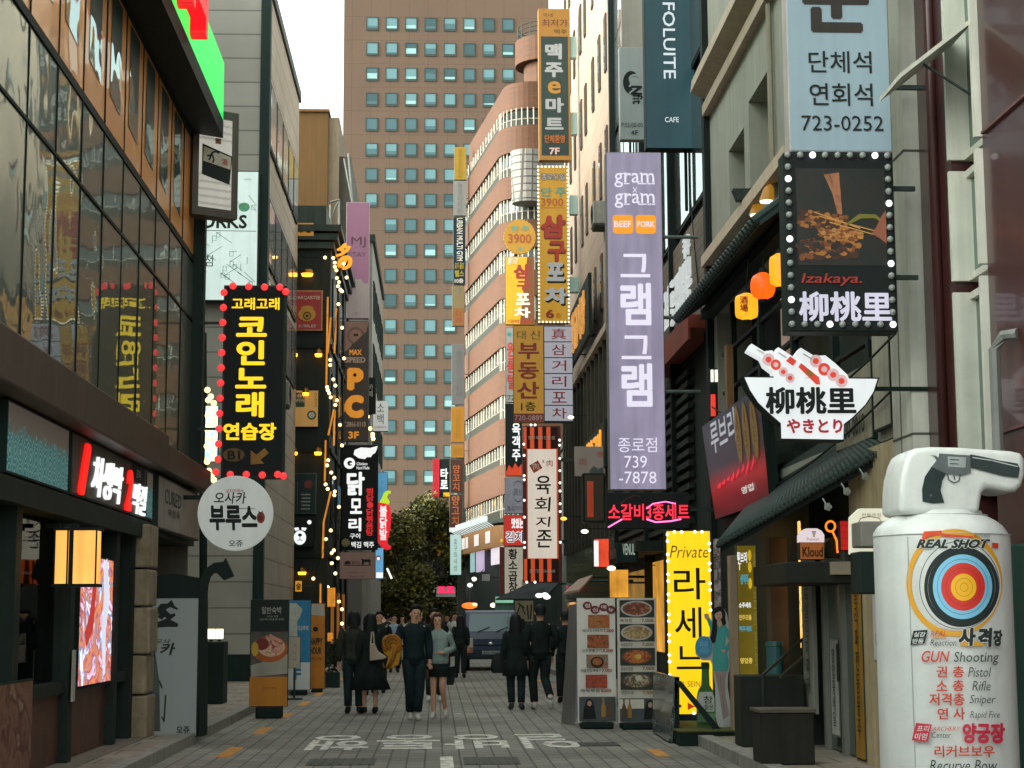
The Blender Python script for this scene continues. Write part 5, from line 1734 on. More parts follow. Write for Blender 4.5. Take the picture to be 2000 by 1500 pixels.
# dark slanting LED sign
r = thing('slanted_dark_sign', 'dark slanting video sign with gold ovals and red glow below the bowl sign', 'sign', (RX - .3, 24, 3.05))
c4 = [Vector((4.22, 26.2, 3.05)), Vector((4.22, 21.9, 3.05)), Vector((4.1, 21.8, 4.5)), Vector((4.1, 26.6, 4.5))]
nn = (c4[1] - c4[0]).cross(c4[3] - c4[0]).normalized()
def redglow():
    m = bpy.data.materials.new('red_video_face')
    m.use_nodes = True
    n = m.node_tree
    b = n.nodes['Principled BSDF']
    b.inputs['Base Color'].default_value = (*lin((16, 19, 22)), 1)
    b.inputs['Roughness'].default_value = .4
    tc = n.nodes.new('ShaderNodeTexCoord')
    sp = n.nodes.new('ShaderNodeSeparateXYZ')
    n.links.new(tc.outputs['Object'], sp.inputs[0])
    cr = n.nodes.new('ShaderNodeValToRGB')
    e = cr.color_ramp.elements
    e[0].position = 0
    e[0].color = (*lin((74, 26, 20)), 1)
    e[1].position = 1
    e[1].color = (*lin((34, 44, 52)), 1)
    for pp, c in ((.14, (150, 24, 20)), (.28, (226, 30, 30)), (.48, (60, 32, 32))):
        x = e.new(pp)
        x.color = (*lin(c), 1)
    mr_ = n.nodes.new('ShaderNodeMapRange')
    mr_.inputs[1].default_value = 0
    mr_.inputs[2].default_value = 1.5
    n.links.new(sp.outputs[2], mr_.inputs[0])
    n.links.new(mr_.outputs[0], cr.inputs[0])
    n.links.new(cr.outputs[0], b.inputs['Emission Color'])
    b.inputs['Emission Strength'].default_value = .3 * EMS
    return m
MB().prism(c4, -nn * .14).build('cabinet', BLACK, r)
MB().poly([q + nn * .005 for q in c4]).build('face_panel', redglow(), r)
uu = (c4[1] - c4[0]).normalized()
vv = (c4[3] - c4[0])
vv = (vv - uu * vv.dot(uu)).normalized()
p = Panel(r, c4[0] + nn * .006, uu, vv)
p.text('루브리', (.35, 1.42, 2.5, .95), glow('grey_white_print', (196, 200, 206), .5), .02)
GLD = mat('gold_oval', (150, 116, 56), .5, es=.3)
for i, x in enumerate((2.65, 3.25, 3.85)):
    p.disc(x, 1.02 - .03 * i, .22, GLD, 'gold_oval', .40)
    p.text('세트', (x - .06, 1.3, x + .06, .75), mat('brown_ink3', (70, 44, 20), .6), .0, vert=True)
p.text('영업', (2.5, .30, 3.4, .2), glow('white_letter2', (226, 220, 210), .7), .02)
RP = glow('red_pattern', (230, 40, 60), .8, .3)
for i in range(8):
    x = .6 + .4 * i
    p.shape([(x, .42 + .03 * (i % 3)), (x + .3, .42 + .02 * i), (x + .3, .5 + .02 * i), (x, .48)], RP, 'light_bar')
# hanok-style skirt roof
A, B_, C_, D = Vector((3.3, 20.2, 2.41)), Vector((4.36, 16.75, 3.17)), Vector((4.39, 17.5, 3.36)), Vector((4.39, 24.2, 3.1))
roof = thing('tiled_awning_roof', 'dark grey tiled awning roof sloping out over the entrance at right', 'roof', (4.2, 19, 2.4))
MB().prism([A, B_, C_, D], (0, 0, -.08)).build('roof_slab', mat('dark_roof_slab', (30, 34, 33), .7), roof)
mb = MB()
nR = 40
for i in range(nR + 1):
    t = i / nR
    lo = A.lerp(B_, t)
    hi = D.lerp(C_, t)
    d = (lo - hi)
    mb.tube([hi + Vector((0, 0, .05)), lo + d.normalized() * .05 + Vector((0, 0, .04))], .036, 8)
mb.build('rib_tiles', TILE, roof, smooth=True)
mb = MB()
for k in range(1, 9):
    t = k / 9
    a, b = A.lerp(D, t), B_.lerp(C_, t)
    mb.tube([a + Vector((0, 0, .035)), b + Vector((0, 0, .035))], .02, 5)
mb.build('course_tiles', TILE, roof)
mb = MB()
for t in [i / 40 for i in range(41)]:
    lo = A.lerp(B_, t)
    mb.ball(lo + Vector((-.03, -.03, 0)), .032, n=6)
mb.build('eave_tiles', mat('charcoal_end_tile', (56, 62, 60), .7, noise=.3), roof)
MB().prism([D, C_, C_ + Vector((.02, 0, .3)), D + Vector((.02, 0, .3))], (.3, 0, 0)).build('ridge', TILE, roof)
for i, (px, py) in enumerate(((1617, 990), (1654, 960), (1690, 931), (1734, 897))):
    q = W(px, py, 16.6)
    mb = MB()
    for k in range(5):
        a = 2 * math.pi * k / 5
        mb.ball((q.x + .022 * math.cos(a), 16.6, q.z + .022 * math.sin(a)), .02, .012, .02, 7)
    mb.ball((q.x, 16.59, q.z), .016, .012, .016, 7)
    mb.tube([(q.x, 16.61, q.z), (q.x + .02, 16.9, q.z + .1)], .008, 5)
    o = mb.build('flower_ornament', mat('pale_clay', (150, 156, 150), .6, noise=.2))
    tag(o, ['small pale flower ornament on the tiled awning edge, lowest of four', 'small pale flower ornament on the tiled awning edge, second lowest', 'small pale flower ornament on the tiled awning edge, second highest', 'small pale flower ornament on the tiled awning edge, highest of four'][i], 'ornament', 'flower ornaments on the tiled awning')

# ---- gram x gram
PUR = glow('lilac_lit_face', (164, 155, 182), .6, .3, ns=.7)
p = sign('lilac_restaurant_sign', 'very tall lilac lit sign with white lettering and two orange squares', (1187, 297, 1297, 957), 28, mat('grey_sign_edge', (120, 116, 116), .5), PUR, .3, .015)
WLT = glow('soft_white_letter', (226, 220, 236), .8, .03)
def slab(p, s, box, m):
    p.text(s, box, m, .0)
    x0, y0, x1, y1 = box
p.text('gram', (1203, 339, 1282, 368), WLT, .004)
p.text('x', (1239, 368, 1248, 378), WLT, -.01)
p.text('gram', (1203, 380, 1282, 409), WLT, .004)
# slab serifs of the two words
for yy in (339, 380):
    sf = []
    for (xa, xb, y_) in ((1222, 1233, 21.6), (1221, 1228, .8), (1255, 1262, 21.6), (1257, 1266, 21.6), (1268, 1275, 21.6), (1276, 1283, 21.6), (1249, 1256, 21.6), (1253, 1259, .8)):
        sf.append([(xa, yy + y_), (xb, yy + y_)])
    p.strokes(sf, 2.2, WLT, 'lettering')
ORB = glow('orange_square', (238, 150, 30), .85, .03)
def rounded(x0, y0, x1, y1, r, n=5):
    P = []
    for cx_, cy_, a0 in ((x1 - r, y0 + r, -90), (x1 - r, y1 - r, 0), (x0 + r, y1 - r, 90), (x0 + r, y0 + r, 180)):
        for i in range(n + 1):
            a = math.radians(a0 + 90 * i / n)
            P.append((cx_ + r * math.cos(a), cy_ + r * math.sin(a)))
    return P[::-1]
p.shape(rounded(1199, 423, 1239, 460, 6), ORB, 'orange_square')
p.shape(rounded(1244, 423, 1284, 460, 6), ORB, 'orange_square')
p.text('BEEF', (1202, 435, 1235, 447), WLT, .02)
p.text('PORK', (1247, 435, 1281, 447), WLT, .02)
p.text('그', (1213, 500, 1271, 546), WLT, .02)
p.text('램', (1212, 557, 1272, 640), WLT, .03)
p.text('그', (1213, 660, 1271, 706), WLT, .02)
p.text('램', (1212, 714, 1272, 798), WLT, .03)
p.text('종로점', (1204, 857, 1279, 885), WLT, .0)
p.text('739', (1216, 892, 1259, 915), WLT, .0)
p.text('-7878', (1205, 922, 1277, 945), WLT, .0)
for y in (463, 620, 765):
    a, b = W(1297, y, 28.1), W(1402, y, 28.1)
    MB().tube([(a.x - .02, 28.1, a.z), (RX - .08, 28.1, a.z)], .03, 8).build('bracket', mat('grey_green_steel', (110, 122, 116), .5, .4), p.root)
# ---- cafe sign, gym sign
p = sign('cafe_sign', 'tall dark teal sign with white vertical cafe lettering above the lilac sign', (1258, -240, 1355, 290), 29.2, BLACK, mat('teal_lit_board', (40, 84, 94), .4, noise=.35, ns=.7, es=.42), .3, .01)
CWT = glow('cool_white_letter', (214, 224, 228), .7, .03)
textrot(p, 'FOLUITE', (1294, 8, 1318, 156), CWT, .012)
p.text('CAFE', (1295, 230, 1322, 240), CWT, .01)
MB().box(W(1355, 200, 29.3).x, RX + .02, 29.3, 29.5, W(1355, 226, 29.3).z, W(1355, 194, 29.3).z).build('bracket', BLACK, p.root)
p = sign('gym_sign', 'grey vertical sign with turned black lettering left of the dark teal cafe sign', (1210, 92, 1258, 273), 33, mat('pale_steel_edge', (168, 172, 166), .5), mat('grey_sign_face', (150, 158, 156), .5, noise=.06), .2, .008)
p.disc(1233, 162, 16, SB, 'round_mark', 23)
p.disc(1240, 163, 10, mat('grey_sign_face', (150, 158, 156), .5), 'round_mark', 13)
textrot(p, 'fit', (1235, 185, 1255, 204), SB, .02)
textrot(p, 'ON', (1228, 145, 1252, 184), mat('grey_sign_face', (150, 158, 156), .5), .03)
textrot(p, 'N', (1232, 168, 1254, 186), SB, .05)
p.text('P:02-00-00', (1213, 240, 1254, 249), INKD, -.005)
p.text('4F', (1231, 255, 1245, 264), INKD, .01)
MB().box(W(1258, 200, 33.1).x, RX + .05, 33.1, 33.2, W(1255, 150, 33.1).z, W(1255, 140, 33.1).z).build('bracket', STEEL, p.root)
tag(MB().box(W(1214, 50, 33.3).x, W(1256, 50, 33.3).x, 33.3, 33.4, W(1214, 90, 33).z + .03, W(1214, -60, 33).z).build('sign_back_panel', mat('grey_sheet', (150, 144, 134), .6, noise=.15)), 'plain grey sheet panel above the grey gym sign', 'panel')
# ---- neon sign
p = sign('neon_sign', 'black sign with red neon lettering and pink neon swooshes below the lilac sign', (1186, 962, 1346, 1033), 26.8, BLACK, SB, .2, .01, arm=(RX, .5))
NEO = glow('red_neon', (250, 40, 64), 1.25, .03)
PKN = glow('pink_neon', (255, 120, 190), 1.5, .1)
p.text('소갈비3종세트', (1188, 984, 1346, 1016), NEO, .02)
p.strokes([[(1262, 994), (1275, 984), (1300, 980), (1320, 984)]], 2.6, PKN, 'neon_tube')
p.strokes([[(1187, 1030), (1215, 1014)]], 3, PKN, 'neon_tube')
p.strokes([[(1262, 1014), (1280, 1020), (1310, 1018), (1330, 1014)]], 3.2, PKN, 'neon_tube')
p.strokes([[(1212, 984), (1225, 973), (1240, 968), (1252, 970)]], 1.6, mat('dark_neon', (90, 26, 44), .4), 'neon_tube')
# ---- yellow private room sign
YF = glow('yellow_lit_face', (250, 206, 14), .88, .07)
p = sign('yellow_room_sign', 'tall yellow lit sign with large black lettering edged by white bulbs at street level', (1303, 1036, 1391, 1396), 24, BLACK, YF, .3, .01)
MB().box(p.o.x + .05, p.o.x + .55, 24.02, 24.28, .13, p.o.z).build('base', mat('navy_base', (34, 44, 62), .5), p.root)
BKL = mat('black_letter', (26, 24, 18), .5, noise=0)
p.text('Private', (1310, 1066, 1386, 1090), mat('brown_script', (110, 84, 24), .6), -.005, shear=.25)
p.text('라', (1317, 1110, 1379, 1172), BKL, .01)
p.text('세', (1318, 1187, 1370, 1250), BKL, .01)
p.text('느', (1320, 1263, 1372, 1308), BKL, .01)
p.text('LA SEINE', (1322, 1331, 1372, 1342), mat('brown_script', (110, 84, 24), .6), -.005)
p.shape([(1340, 1372), (1340, 1387), (1354, 1380)], glow('red_print2', (214, 60, 24), .5), 'arrow')
p.disc(1325, 1379, 3, mat('brown_script', (110, 84, 24), .6), 'dot')
pts = []
for i in range(27):
    if i % 3 != 2:
        pts.append((1306, 1044 + 13.1 * i))
        if i < 13:
            pts.append((1388, 1062 + 13.1 * i))
pts += [(1320, 1039), (1334, 1039), (1360, 1039), (1374, 1039), (1352, 1393)]
p.bulbs(pts, 3.0, [glow('small_white_bulb', (255, 252, 235), 2.0, 0, False)], d=.01)
# ---- dark beer mart sign
p = sign('beer_mart_sign', 'tall dark grey sign with amber border and white beer lettering above the mustard sign', (1052, 17, 1114, 313), 52, mat('amber_edge', (150, 112, 44), .5), mat('amber_border', (200, 140, 40), .5, es=.35, noise=.1), .3, .01)
p.rect_((1057, 72, 1110, 304), mat('charcoal_green_board', (42, 52, 52), .5, noise=.08), 'dark_panel')
p.text('국내', (1061, 26, 1080, 34), INKD, -.005)
p.text('최저가', (1059, 38, 1110, 53), mat('maroon_ink', (96, 36, 30), .6), .01)
p.text('맥주', (1083, 58, 1108, 67), INKD, .0)
GW = mat('grey_white_letter', (214, 218, 216), .5, es=.25, noise=0)
p.text('맥', (1065, 86, 1098, 117), GW, .05)
p.text('주', (1064, 123, 1100, 152), GW, .05)
p.text('e', (1070, 160, 1095, 184), mat('amber_letter', (226, 160, 50), .5, es=.3), .028)
p.text('마', (1065, 192, 1101, 221), GW, .05)
p.text('트', (1064, 231, 1100, 254), GW, .05)
p.text('단체환영', (1063, 264, 1102, 280), mat('orange_print', (220, 120, 30), .5, es=.3), .03)
p.text('7F', (1072, 289, 1092, 302), mat('pinkish_white', (220, 180, 180), .5), .04)
# ---- yellow pub sign
YB = mat('mustard_board', (214, 160, 36), .5, noise=.12, es=.45, ns=1.5)
p = sign('mustard_pub_sign', 'tall mustard sign edged with white lights, red and grey lettering, below the dark beer sign', (1050, 323, 1111, 631), 52, STEEL, YB, .3, .005)
p.text('종로유일', (1057, 339, 1105, 353), mat('brown_outline', (70, 46, 26), .6), .09)
p.text('종로유일', (1058, 340, 1104, 352), GW, .02)
p.text('안', (1057, 367, 1079, 385), mat('teal_print', (70, 140, 130), .6), .03)
p.text('주', (1085, 367, 1106, 385), mat('teal_print', (70, 140, 130), .6), .03)
ORP = mat('orange_red_print', (214, 96, 30), .5, es=.25)
p.text('3900', (1057, 388, 1101, 404), ORP, .02)
p.strokes([[(1056, 407), (1104, 407)]], 1.2, ORP, 'line')
RDS = mat('red_brown_shadow', (110, 34, 18), .6)
RDL = mat('red_dotted_letter', (200, 56, 34), .5, es=.3)
for ch, bx in (('삼', (1056, 420, 1106, 466)), ('구', (1070, 471, 1106, 510))):
    p.text(ch, (bx[0] - 1, bx[1] + 3, bx[2] - 1, bx[3] + 3), RDS, .07)
    p.text(ch, bx, RDL, .05)
for ch, bx in (('포', (1066, 514, 1102, 550)), ('차', (1062, 562, 1108, 594))):
    p.text(ch, (bx[0] + 2, bx[1] + 3, bx[2] + 3, bx[3] + 4), SB, .06)
    p.text(ch, bx, GW, .06)
p.text('6', (1065, 605, 1081, 622), mat('red_print3', (170, 50, 30), .6), .04)
p.text('층', (1084, 612, 1095, 622), mat('red_print3', (170, 50, 30), .6), .0)
p.bulbs(ring_pts(1052, 326, 1110, 629, 8, 41), 2.1, [glow('edge_light', (250, 246, 226), 1.2, 0, False)], 'edge_light', .01)
# ---- estate agent + street pub double sign
p = sign('estate_agent_sign', 'mustard estate agent sign with brown lettering beside the stacked white squares sign', (1003, 636, 1062, 825), 50, STEEL, mat('ochre_board', (200, 146, 44), .5, noise=.08, es=.4), .25, .006)  # unlit board; glow put into its face to brighten it
BRN = mat('red_brown_print', (140, 66, 26), .6)
p.text('대', (1010, 646, 1027, 663), mat('grey_green_print', (76, 82, 50), .6), .0)
p.text('신', (1036, 646, 1055, 663), mat('grey_green_print', (76, 82, 50), .6), .0)
p.text('부', (1012, 670, 1053, 702), BRN, .03)
p.text('동', (1012, 708, 1052, 741), BRN, .03)
p.text('산', (1010, 746, 1053, 779), BRN, .03)
p.text('1층', (1017, 785, 1046, 803), mat('dark_olive_ink', (60, 58, 34), .6), .02)
p.rect_((1003, 808, 1061, 824), mat('brick_red_panel', (140, 44, 36), .5), 'number_panel')
p.text('720-0889', (1005, 811, 1059, 821), mat('pinkish_white', (220, 180, 180), .5), .0)
p = sign('white_tile_sign', 'white sign of six stacked squares with red lettering beside the mustard estate agent sign', (1062, 636, 1119, 825), 50, STEEL, mat('dark_grid', (58, 60, 62), .5), .25, .004, arm=(RX, .3, .7))
for i, ch in enumerate('真삼거리포차'):
    y0 = 638 + 31.0 * i
    p.rect_((1063.5, y0, 1118, y0 + 29), mat('white_square', (190, 190, 200), .5, noise=.06, es=.42), 'white_square')
    p.text(ch, (1078, y0 + 4, 1106, y0 + 25), mat('crimson_ink', (166, 40, 56), .6), .01)
# ---- striped beef sign
p = sign('striped_beef_sign', 'off white sign with orange and black striped ends, brush lettering and bulb edging', (1022, 832, 1096, 1138), 48, mat('maroon_edge', (90, 30, 22), .5), mat('maroon_face', (112, 38, 26), .5, es=.1), .3, .004)
ORS = glow('orange_stripe', (226, 84, 36), .5, .08)
BST = mat('dark_brown_stripe', (48, 22, 16), .5)
p.rect_((1029, 876, 1090, 1093), ORS, 'orange_border')
for y0, y1 in ((834, 877), (1092, 1136)):
    p.rect_((1029, y0, 1090, y1), BST, 'dark_band')
    for x in (1036, 1052, 1068):
        p.rect_((x, y0, x + 8, y1), ORS, 'orange_stripe')
    p.rect_((1023, y0, 1029, y1), ORS, 'orange_stripe')
p.rect_((1031, 878, 1087, 1091), glow('ivory_lit_face', (222, 210, 194), .62, .06), 'ivory_panel')
for ch, bx in (('육', (1046, 930, 1076, 966)), ('회', (1044, 972, 1076, 1000)), ('지', (1046, 1010, 1075, 1030)), ('존', (1047, 1036, 1077, 1070))):
    p.text(ch, bx, BKL, .015, shear=.06)
RST = mat('red_stamp', (196, 74, 56), .6)
p.shape([(1034, 910), (1051, 900), (1060, 915), (1043, 925)], RST, 'stamp')
p.text('肉', (1040, 905, 1054, 919), mat('ivory_ink', (222, 210, 194), .6), .01, shear=-.2)
p.text('肉', (1068, 899, 1080, 912), RST, .01)
p.text('x', (1059, 899, 1064, 905), BKL, 0)
p.text('한우육회전문점', (1032, 852, 1084, 859), CREAM, .01)
p.text('종로점 720-3700', (1033, 1112, 1083, 1119), CREAM, .01)
pts = [(1023.5, 868), (1024, 890), (1024, 930), (1024, 938), (1024, 978), (1024, 1011), (1024, 1060), (1024, 1070), (1094, 860), (1094, 870), (1094, 896), (1094, 920), (1094, 944), (1094, 960), (1094, 985), (1094, 1000), (1094, 1060), (1028, 1137), (1044, 1137), (1038, 830), (1046, 830)]
p.bulbs(pts, 2.4, [glow('small_white_bulb', (255, 252, 235), 2.0, 0, False)], d=.01)
MB().box(W(1096, 870, 48.1).x, RX, 48.1, 48.2, W(1096, 900, 48).z, W(1096, 894, 48).z).build('bracket', STEEL, p.root)
MB().box(W(1096, 870, 48.1).x, RX, 48.1, 48.2, W(1096, 1060, 48).z, W(1096, 1054, 48).z).build('bracket', STEEL, p.root)
# ---- stack on the corner of the brick block
ST = 96.0
def stack(label, rect, face, Y=ST, name='stacked_sign', depth=.35, arm=True):
    return sign(name, label, rect, Y, STEEL, face, depth, .02, arm=(cx + .6, .5) if arm and rect[2] < 985 else None)
YL2 = glow('sunny_yellow_face', (240, 180, 22), .75, .08)
c = W(1015, 462, ST)
r = thing('round_price_sign', 'round mustard serrated price sign above the yellow stacked pub sign', 'sign', (c.x, ST, W(1015, 496, ST).z))
mb = MB()
k = ST / F
pp = []
for i in range(64):
    a = -2 * math.pi * i / 64
    rad = 31 * k * (1 + (.05 if i % 2 else 0))
    pp.append((c.x + rad * math.cos(a), ST, c.z + rad * 1.1 * math.sin(a)))
mb.prism(pp[::-1], (0, .3, 0))
mb.build('cabinet', glow('mustard_disc', (226, 166, 34), .42, .12), r)
p = Panel(r, (c.x - 31 * k, ST, c.z - 34 * k), (1, 0, 0), (0, 0, 1), (984, 428, 1046, 496), (62 * k, 68 * k))
p.lay = .03
p.text('안 주', (998, 440, 1034, 453), mat('teal_print', (70, 140, 130), .6), .03)
p.text('3900', (992, 457, 1038, 476), ORP, .02)
p.text('원', (1009, 483, 1021, 491), mat('teal_print', (70, 140, 130), .6), 0)
MB().box(c.x - .1, c.x + .1, ST + .3, CB - 1.5, c.z - .1, c.z + .1).build('bracket', STEEL, r)
def farback(p, rect):
    z = (p.o.z + p.wh[1] / 2)
    x = p.o.x + p.wh[0] / 2
    MB().box(x - .1, x + .1, ST + .35, CB - .2, z - .1, z + .1).build('bracket', STEEL, p.root)
p = stack('yellow stacked sign with red and white pub lettering under the round price sign', (987, 501, 1044, 634), YL2)
p.lay = .03
p.shape([(1030, 502), (1043, 502), (1043, 633), (1015, 633)][::-1], glow('brown_shade_face', (150, 84, 24), .4), 'brown_corner')
p.text('삼', (1003, 516, 1037, 545), RDL, .06)
p.text('구', (1009, 549, 1036, 568), RDL, .06)
WPC = glow('cream_white_letter', (244, 236, 214), .7, .03)
p.text('포', (1007, 573, 1035, 596), WPC, .05)
p.text('차', (1004, 601, 1036, 621), WPC, .05)
p.text('종로', (991, 504, 1012, 517), CREAM, .03, shear=.3)
p.text('대박포차', (993, 624, 1038, 632), mat('red_print', (180, 40, 40), .6), .02)
farback(p, None)
p = stack('white stacked sign with large red lettering behind the mustard estate agent sign', (988, 640, 1016, 786), glow('pale_stack_face', (206, 206, 196), .3))
p.lay = .03
p.disc(995, 653, 4, mat('teal_print', (70, 140, 130), .6), 'ring_mark')
p.text('원룸텔', (990, 668, 1010, 762), mat('scarlet_print', (206, 60, 40), .6), .03, vert=True)
p.text('720', (991, 772, 1012, 782), INKD, 0)
farback(p, None)
p = stack('black stacked sign with white lettering and flame above the grey ring sign', (987, 788, 1020, 930), SB)
p.lay = .03
p.text('육객주', (1000, 826, 1018, 902), WH, .03, vert=True)
p.shape([(988, 922), (994, 908), (1000, 916), (1006, 904), (1012, 914), (1019, 906), (1019, 929), (988, 929)], glow('flame_orange', (226, 70, 30), .6), 'flame')
farback(p, None)
p = stack('grey stacked sign with dark ring drawing between the black and red signs', (986, 933, 1023, 1003), mat('grey_stack_face', (150, 150, 158), .5, es=.4))
p.lay = .03
for a, m in ((21, mat('slate_ink', (70, 74, 90), .6)), (19, mat('grey_stack_face', (150, 150, 158), .5))):
    p.disc(1012, 960, a if a < 12 else min(a, 11), m, 'ring_mark', a)
p.text('真삼', (1004, 954, 1020, 968), mat('slate_ink', (70, 74, 90), .6), .0)
p.text('真삼거리', (990, 988, 1020, 998), mat('slate_ink', (70, 74, 90), .6), .0)
farback(p, None)
p = stack('red stacked sign with white and blue kimchi lettering above the pale tripe sign', (984, 1006, 1024, 1066), glow('red_stack_face', (216, 52, 40), .5, .05))
p.lay = .03
p.text('맛있는', (999, 1012, 1023, 1032), WH, .05)
p.text('김치', (987, 1037, 1022, 1060), WH, .09)
p.text('김치', (988, 1038, 1021, 1059), mat('navy_ink', (50, 50, 110), .6), .02)
farback(p, None)
p = stack('pale upright tripe sign with black brush lettering at the foot of the sign stack', (985, 1068, 1022, 1160), mat('cream_stack_face', (204, 196, 176), .5, es=.4, noise=.1))
p.lay = .03
p.text('황소곱창', (993, 1072, 1012, 1158), BKL, .03, vert=True)
MB().box(p.o.x - .25, p.o.x, ST, ST + .3, p.o.z, p.o.z + p.wh[1]).build('red_side', mat('dark_red_side', (120, 40, 34), .5), p.root)
farback(p, None)
tag(MB().box(W(1020, 1140, 90).x, W(1066, 1140, 90).x, 90, 90.4, W(1020, 1162, 90).z, W(1020, 1132, 90).z).build('cream_fascia_board', tiles('cream_boards', (196, 186, 166), (140, 130, 110), .35, 5, .02, .7, .05, 'XZ', 0, .15, .1)), 'cream boarded fascia beside the pale tripe sign', 'board')
# ---- column of small signs on the far end of the brick block
SY = 118.6
def far(label, rect, face, Y=SY, dep=.4, ax=2.2):
    p = sign('narrow_stacked_sign', label, rect, Y, mat('grey_steel', (120, 122, 116), .5, .4), face, dep, .015, arm=(ax, .5) if ax else None)
    p.lay = .03
    return p
p = far('narrow bright yellow sign at the top of the far sign column', (887, 287, 911, 351), mat('bright_yellow_board', (236, 190, 30), .5, es=.2))
p.text('법무법인종로', (894, 290, 904, 349), mat('ochre_ink', (150, 110, 20), .6), .0, vert=True)
p = far('narrow white sign under the yellow one in the far sign column', (886, 353, 911, 421), mat('white_board', (206, 206, 198), .5, es=.12))
p.text('동양디자인', (893, 356, 904, 419), mat('grey_ink', (110, 110, 106), .6), .0, vert=True)
p = far('narrow navy gym sign with turned white lettering in the far sign column', (885, 424, 909, 556), mat('navy_board', (24, 36, 50), .5))
textrot(p, 'URBAN MULTI GYM', (892, 426, 904, 510), CREAM, .03)
p.text('요가 골프', (888, 513, 906, 526), mat('lime_yellow_print', (220, 200, 40), .6, es=.2), .04)
p.text('헬스', (888, 528, 906, 541), mat('lime_yellow_print', (220, 200, 40), .6, es=.2), .04)
p.text('10층', (888, 544, 905, 553), CREAM, .03)
p = far('narrow sandy yoga sign with orange foot in the far sign column', (883, 558, 907, 637), mat('sandy_board', (196, 168, 110), .5, es=.12, noise=.25, ns=1.5))
p.rect_((884, 602, 906, 636), mat('orange_board', (206, 140, 44), .5, es=.15), 'orange_panel')
p.text('Y', (890, 562, 901, 574), mat('grey_ink', (110, 110, 106), .6), 0)
p.text('요가', (887, 606, 904, 634), mat('red_brown_print', (140, 66, 26), .6), .02, vert=True)
p = far('narrow grey sign with thin lettering below the gap in the far sign column', (882, 672, 907, 790), mat('light_grey_board', (170, 170, 168), .5, es=.08))
p.text('김범석독일어', (888, 684, 901, 776), mat('grey_ink', (110, 110, 106), .6), .0, vert=True)
p = far('narrow orange sign, upper and longer of two in the far sign column', (881, 794, 907, 864), mat('bright_orange_board', (236, 160, 20), .5, es=.25))
p.text('한방오리', (888, 800, 900, 858), mat('ochre_ink', (150, 110, 20), .6), .0, vert=True)
p = far('narrow orange sign, lower and shorter of two in the far sign column', (880, 868, 906, 894), mat('bright_orange_board', (236, 160, 20), .5, es=.25))
p.text('본점', (884, 874, 902, 888), mat('ochre_ink', (150, 110, 20), .6), .0)
p = far('narrow brown sign with orange lettering, upper one at the foot of the far sign column', (879, 897, 905, 962), mat('brown_board', (104, 54, 34), .5, es=.1))
p.text('양꼬치', (884, 908, 900, 960), mat('orange_brown_print', (176, 96, 50), .6), .02, vert=True)
p = far('narrow brown sign with orange lettering, lower one at the foot of the far sign column', (878, 966, 903, 1030), mat('brown_board', (104, 54, 34), .5, es=.1))
p.text('양고치', (882, 968, 899, 1028), mat('orange_brown_print', (176, 96, 50), .6), .03, vert=True)
p = far('narrow pale mint lit sign below the brown signs', (879, 1044, 901, 1123), glow('mint_lit_face', (190, 222, 214), .62, .05))
p.text('호구의사상', (886, 1052, 894, 1116), INKD, -.005, vert=True)
blk = block('far_right_block', 'dim block beyond the brick building behind the tarot sign', 1.5, 12, 126, 150, 13, mat('dark_render', (70, 70, 64), .8, noise=.3))
FY = 122.0
p = far('red and black tarot sign at the end of the street', (845, 896, 879, 972), SB, FY, .3, 1.6)
p.rect_((845, 896, 858, 971), glow('scarlet_face', (216, 26, 50), .7), 'red_panel')
p.text('라이브카페', (847, 899, 856, 968), mat('dark_red_ink', (140, 16, 30), .6), .0, vert=True)
p.text('타로', (860, 915, 876, 958), WH, .04, vert=True)
p.rect_((866, 962, 878, 970), YL2, 'yellow_panel')
p = far('beige and brown narrow sign under the red and black tarot sign', (853, 975, 875, 1029), mat('beige_board', (170, 150, 130), .5, es=.08), FY, .3, 1.6)
p.rect_((856, 977, 872, 1012), mat('brown_board2', (110, 78, 44), .5), 'brown_panel')
p.text('맥주', (860, 980, 869, 1004), CREAM, 0, vert=True)
p.rect_((856, 1014, 872, 1022), mat('violet_panel', (90, 84, 120), .5), 'violet_panel')
p = far('amber yellow narrow sign under the beige and brown one', (853, 1032, 874, 1086), mat('amber_board', (206, 146, 30), .5, es=.2), FY, .3, 1.6)
p = far('dark narrow sign with dull gold lettering at the foot of the tarot column', (854, 1089, 874, 1128), mat('dark_brown_board', (50, 44, 34), .5), FY, .3, 1.6)
p.text('노래방', (859, 1091, 868, 1126), mat('dull_gold', (130, 116, 70), .6), 0, vert=True)
r = thing('sign_mast', 'thin steel mast carrying the tarot sign column', 'mast', (W(851, 1000, FY).x, FY, 0))
MB().tube([(W(852, 1100, FY).x, FY + .15, 0), (W(852, 1100, FY).x, FY + .15, W(852, 890, FY).z)], .05, 6).build('pole', STEEL, r)
p = sign('pink_neon_shop_sign', 'pink neon shop sign over a white board at the end of the street', (852, 1146, 890, 1166), 112, STEEL, mat('white_board', (206, 206, 198), .5, es=.12), .2, .01, arm=(2.4, .5))
p.lay = .03
p.text('포토', (854, 1145, 888, 1158), glow('hot_pink_neon', (240, 30, 90), 1.2), .06)

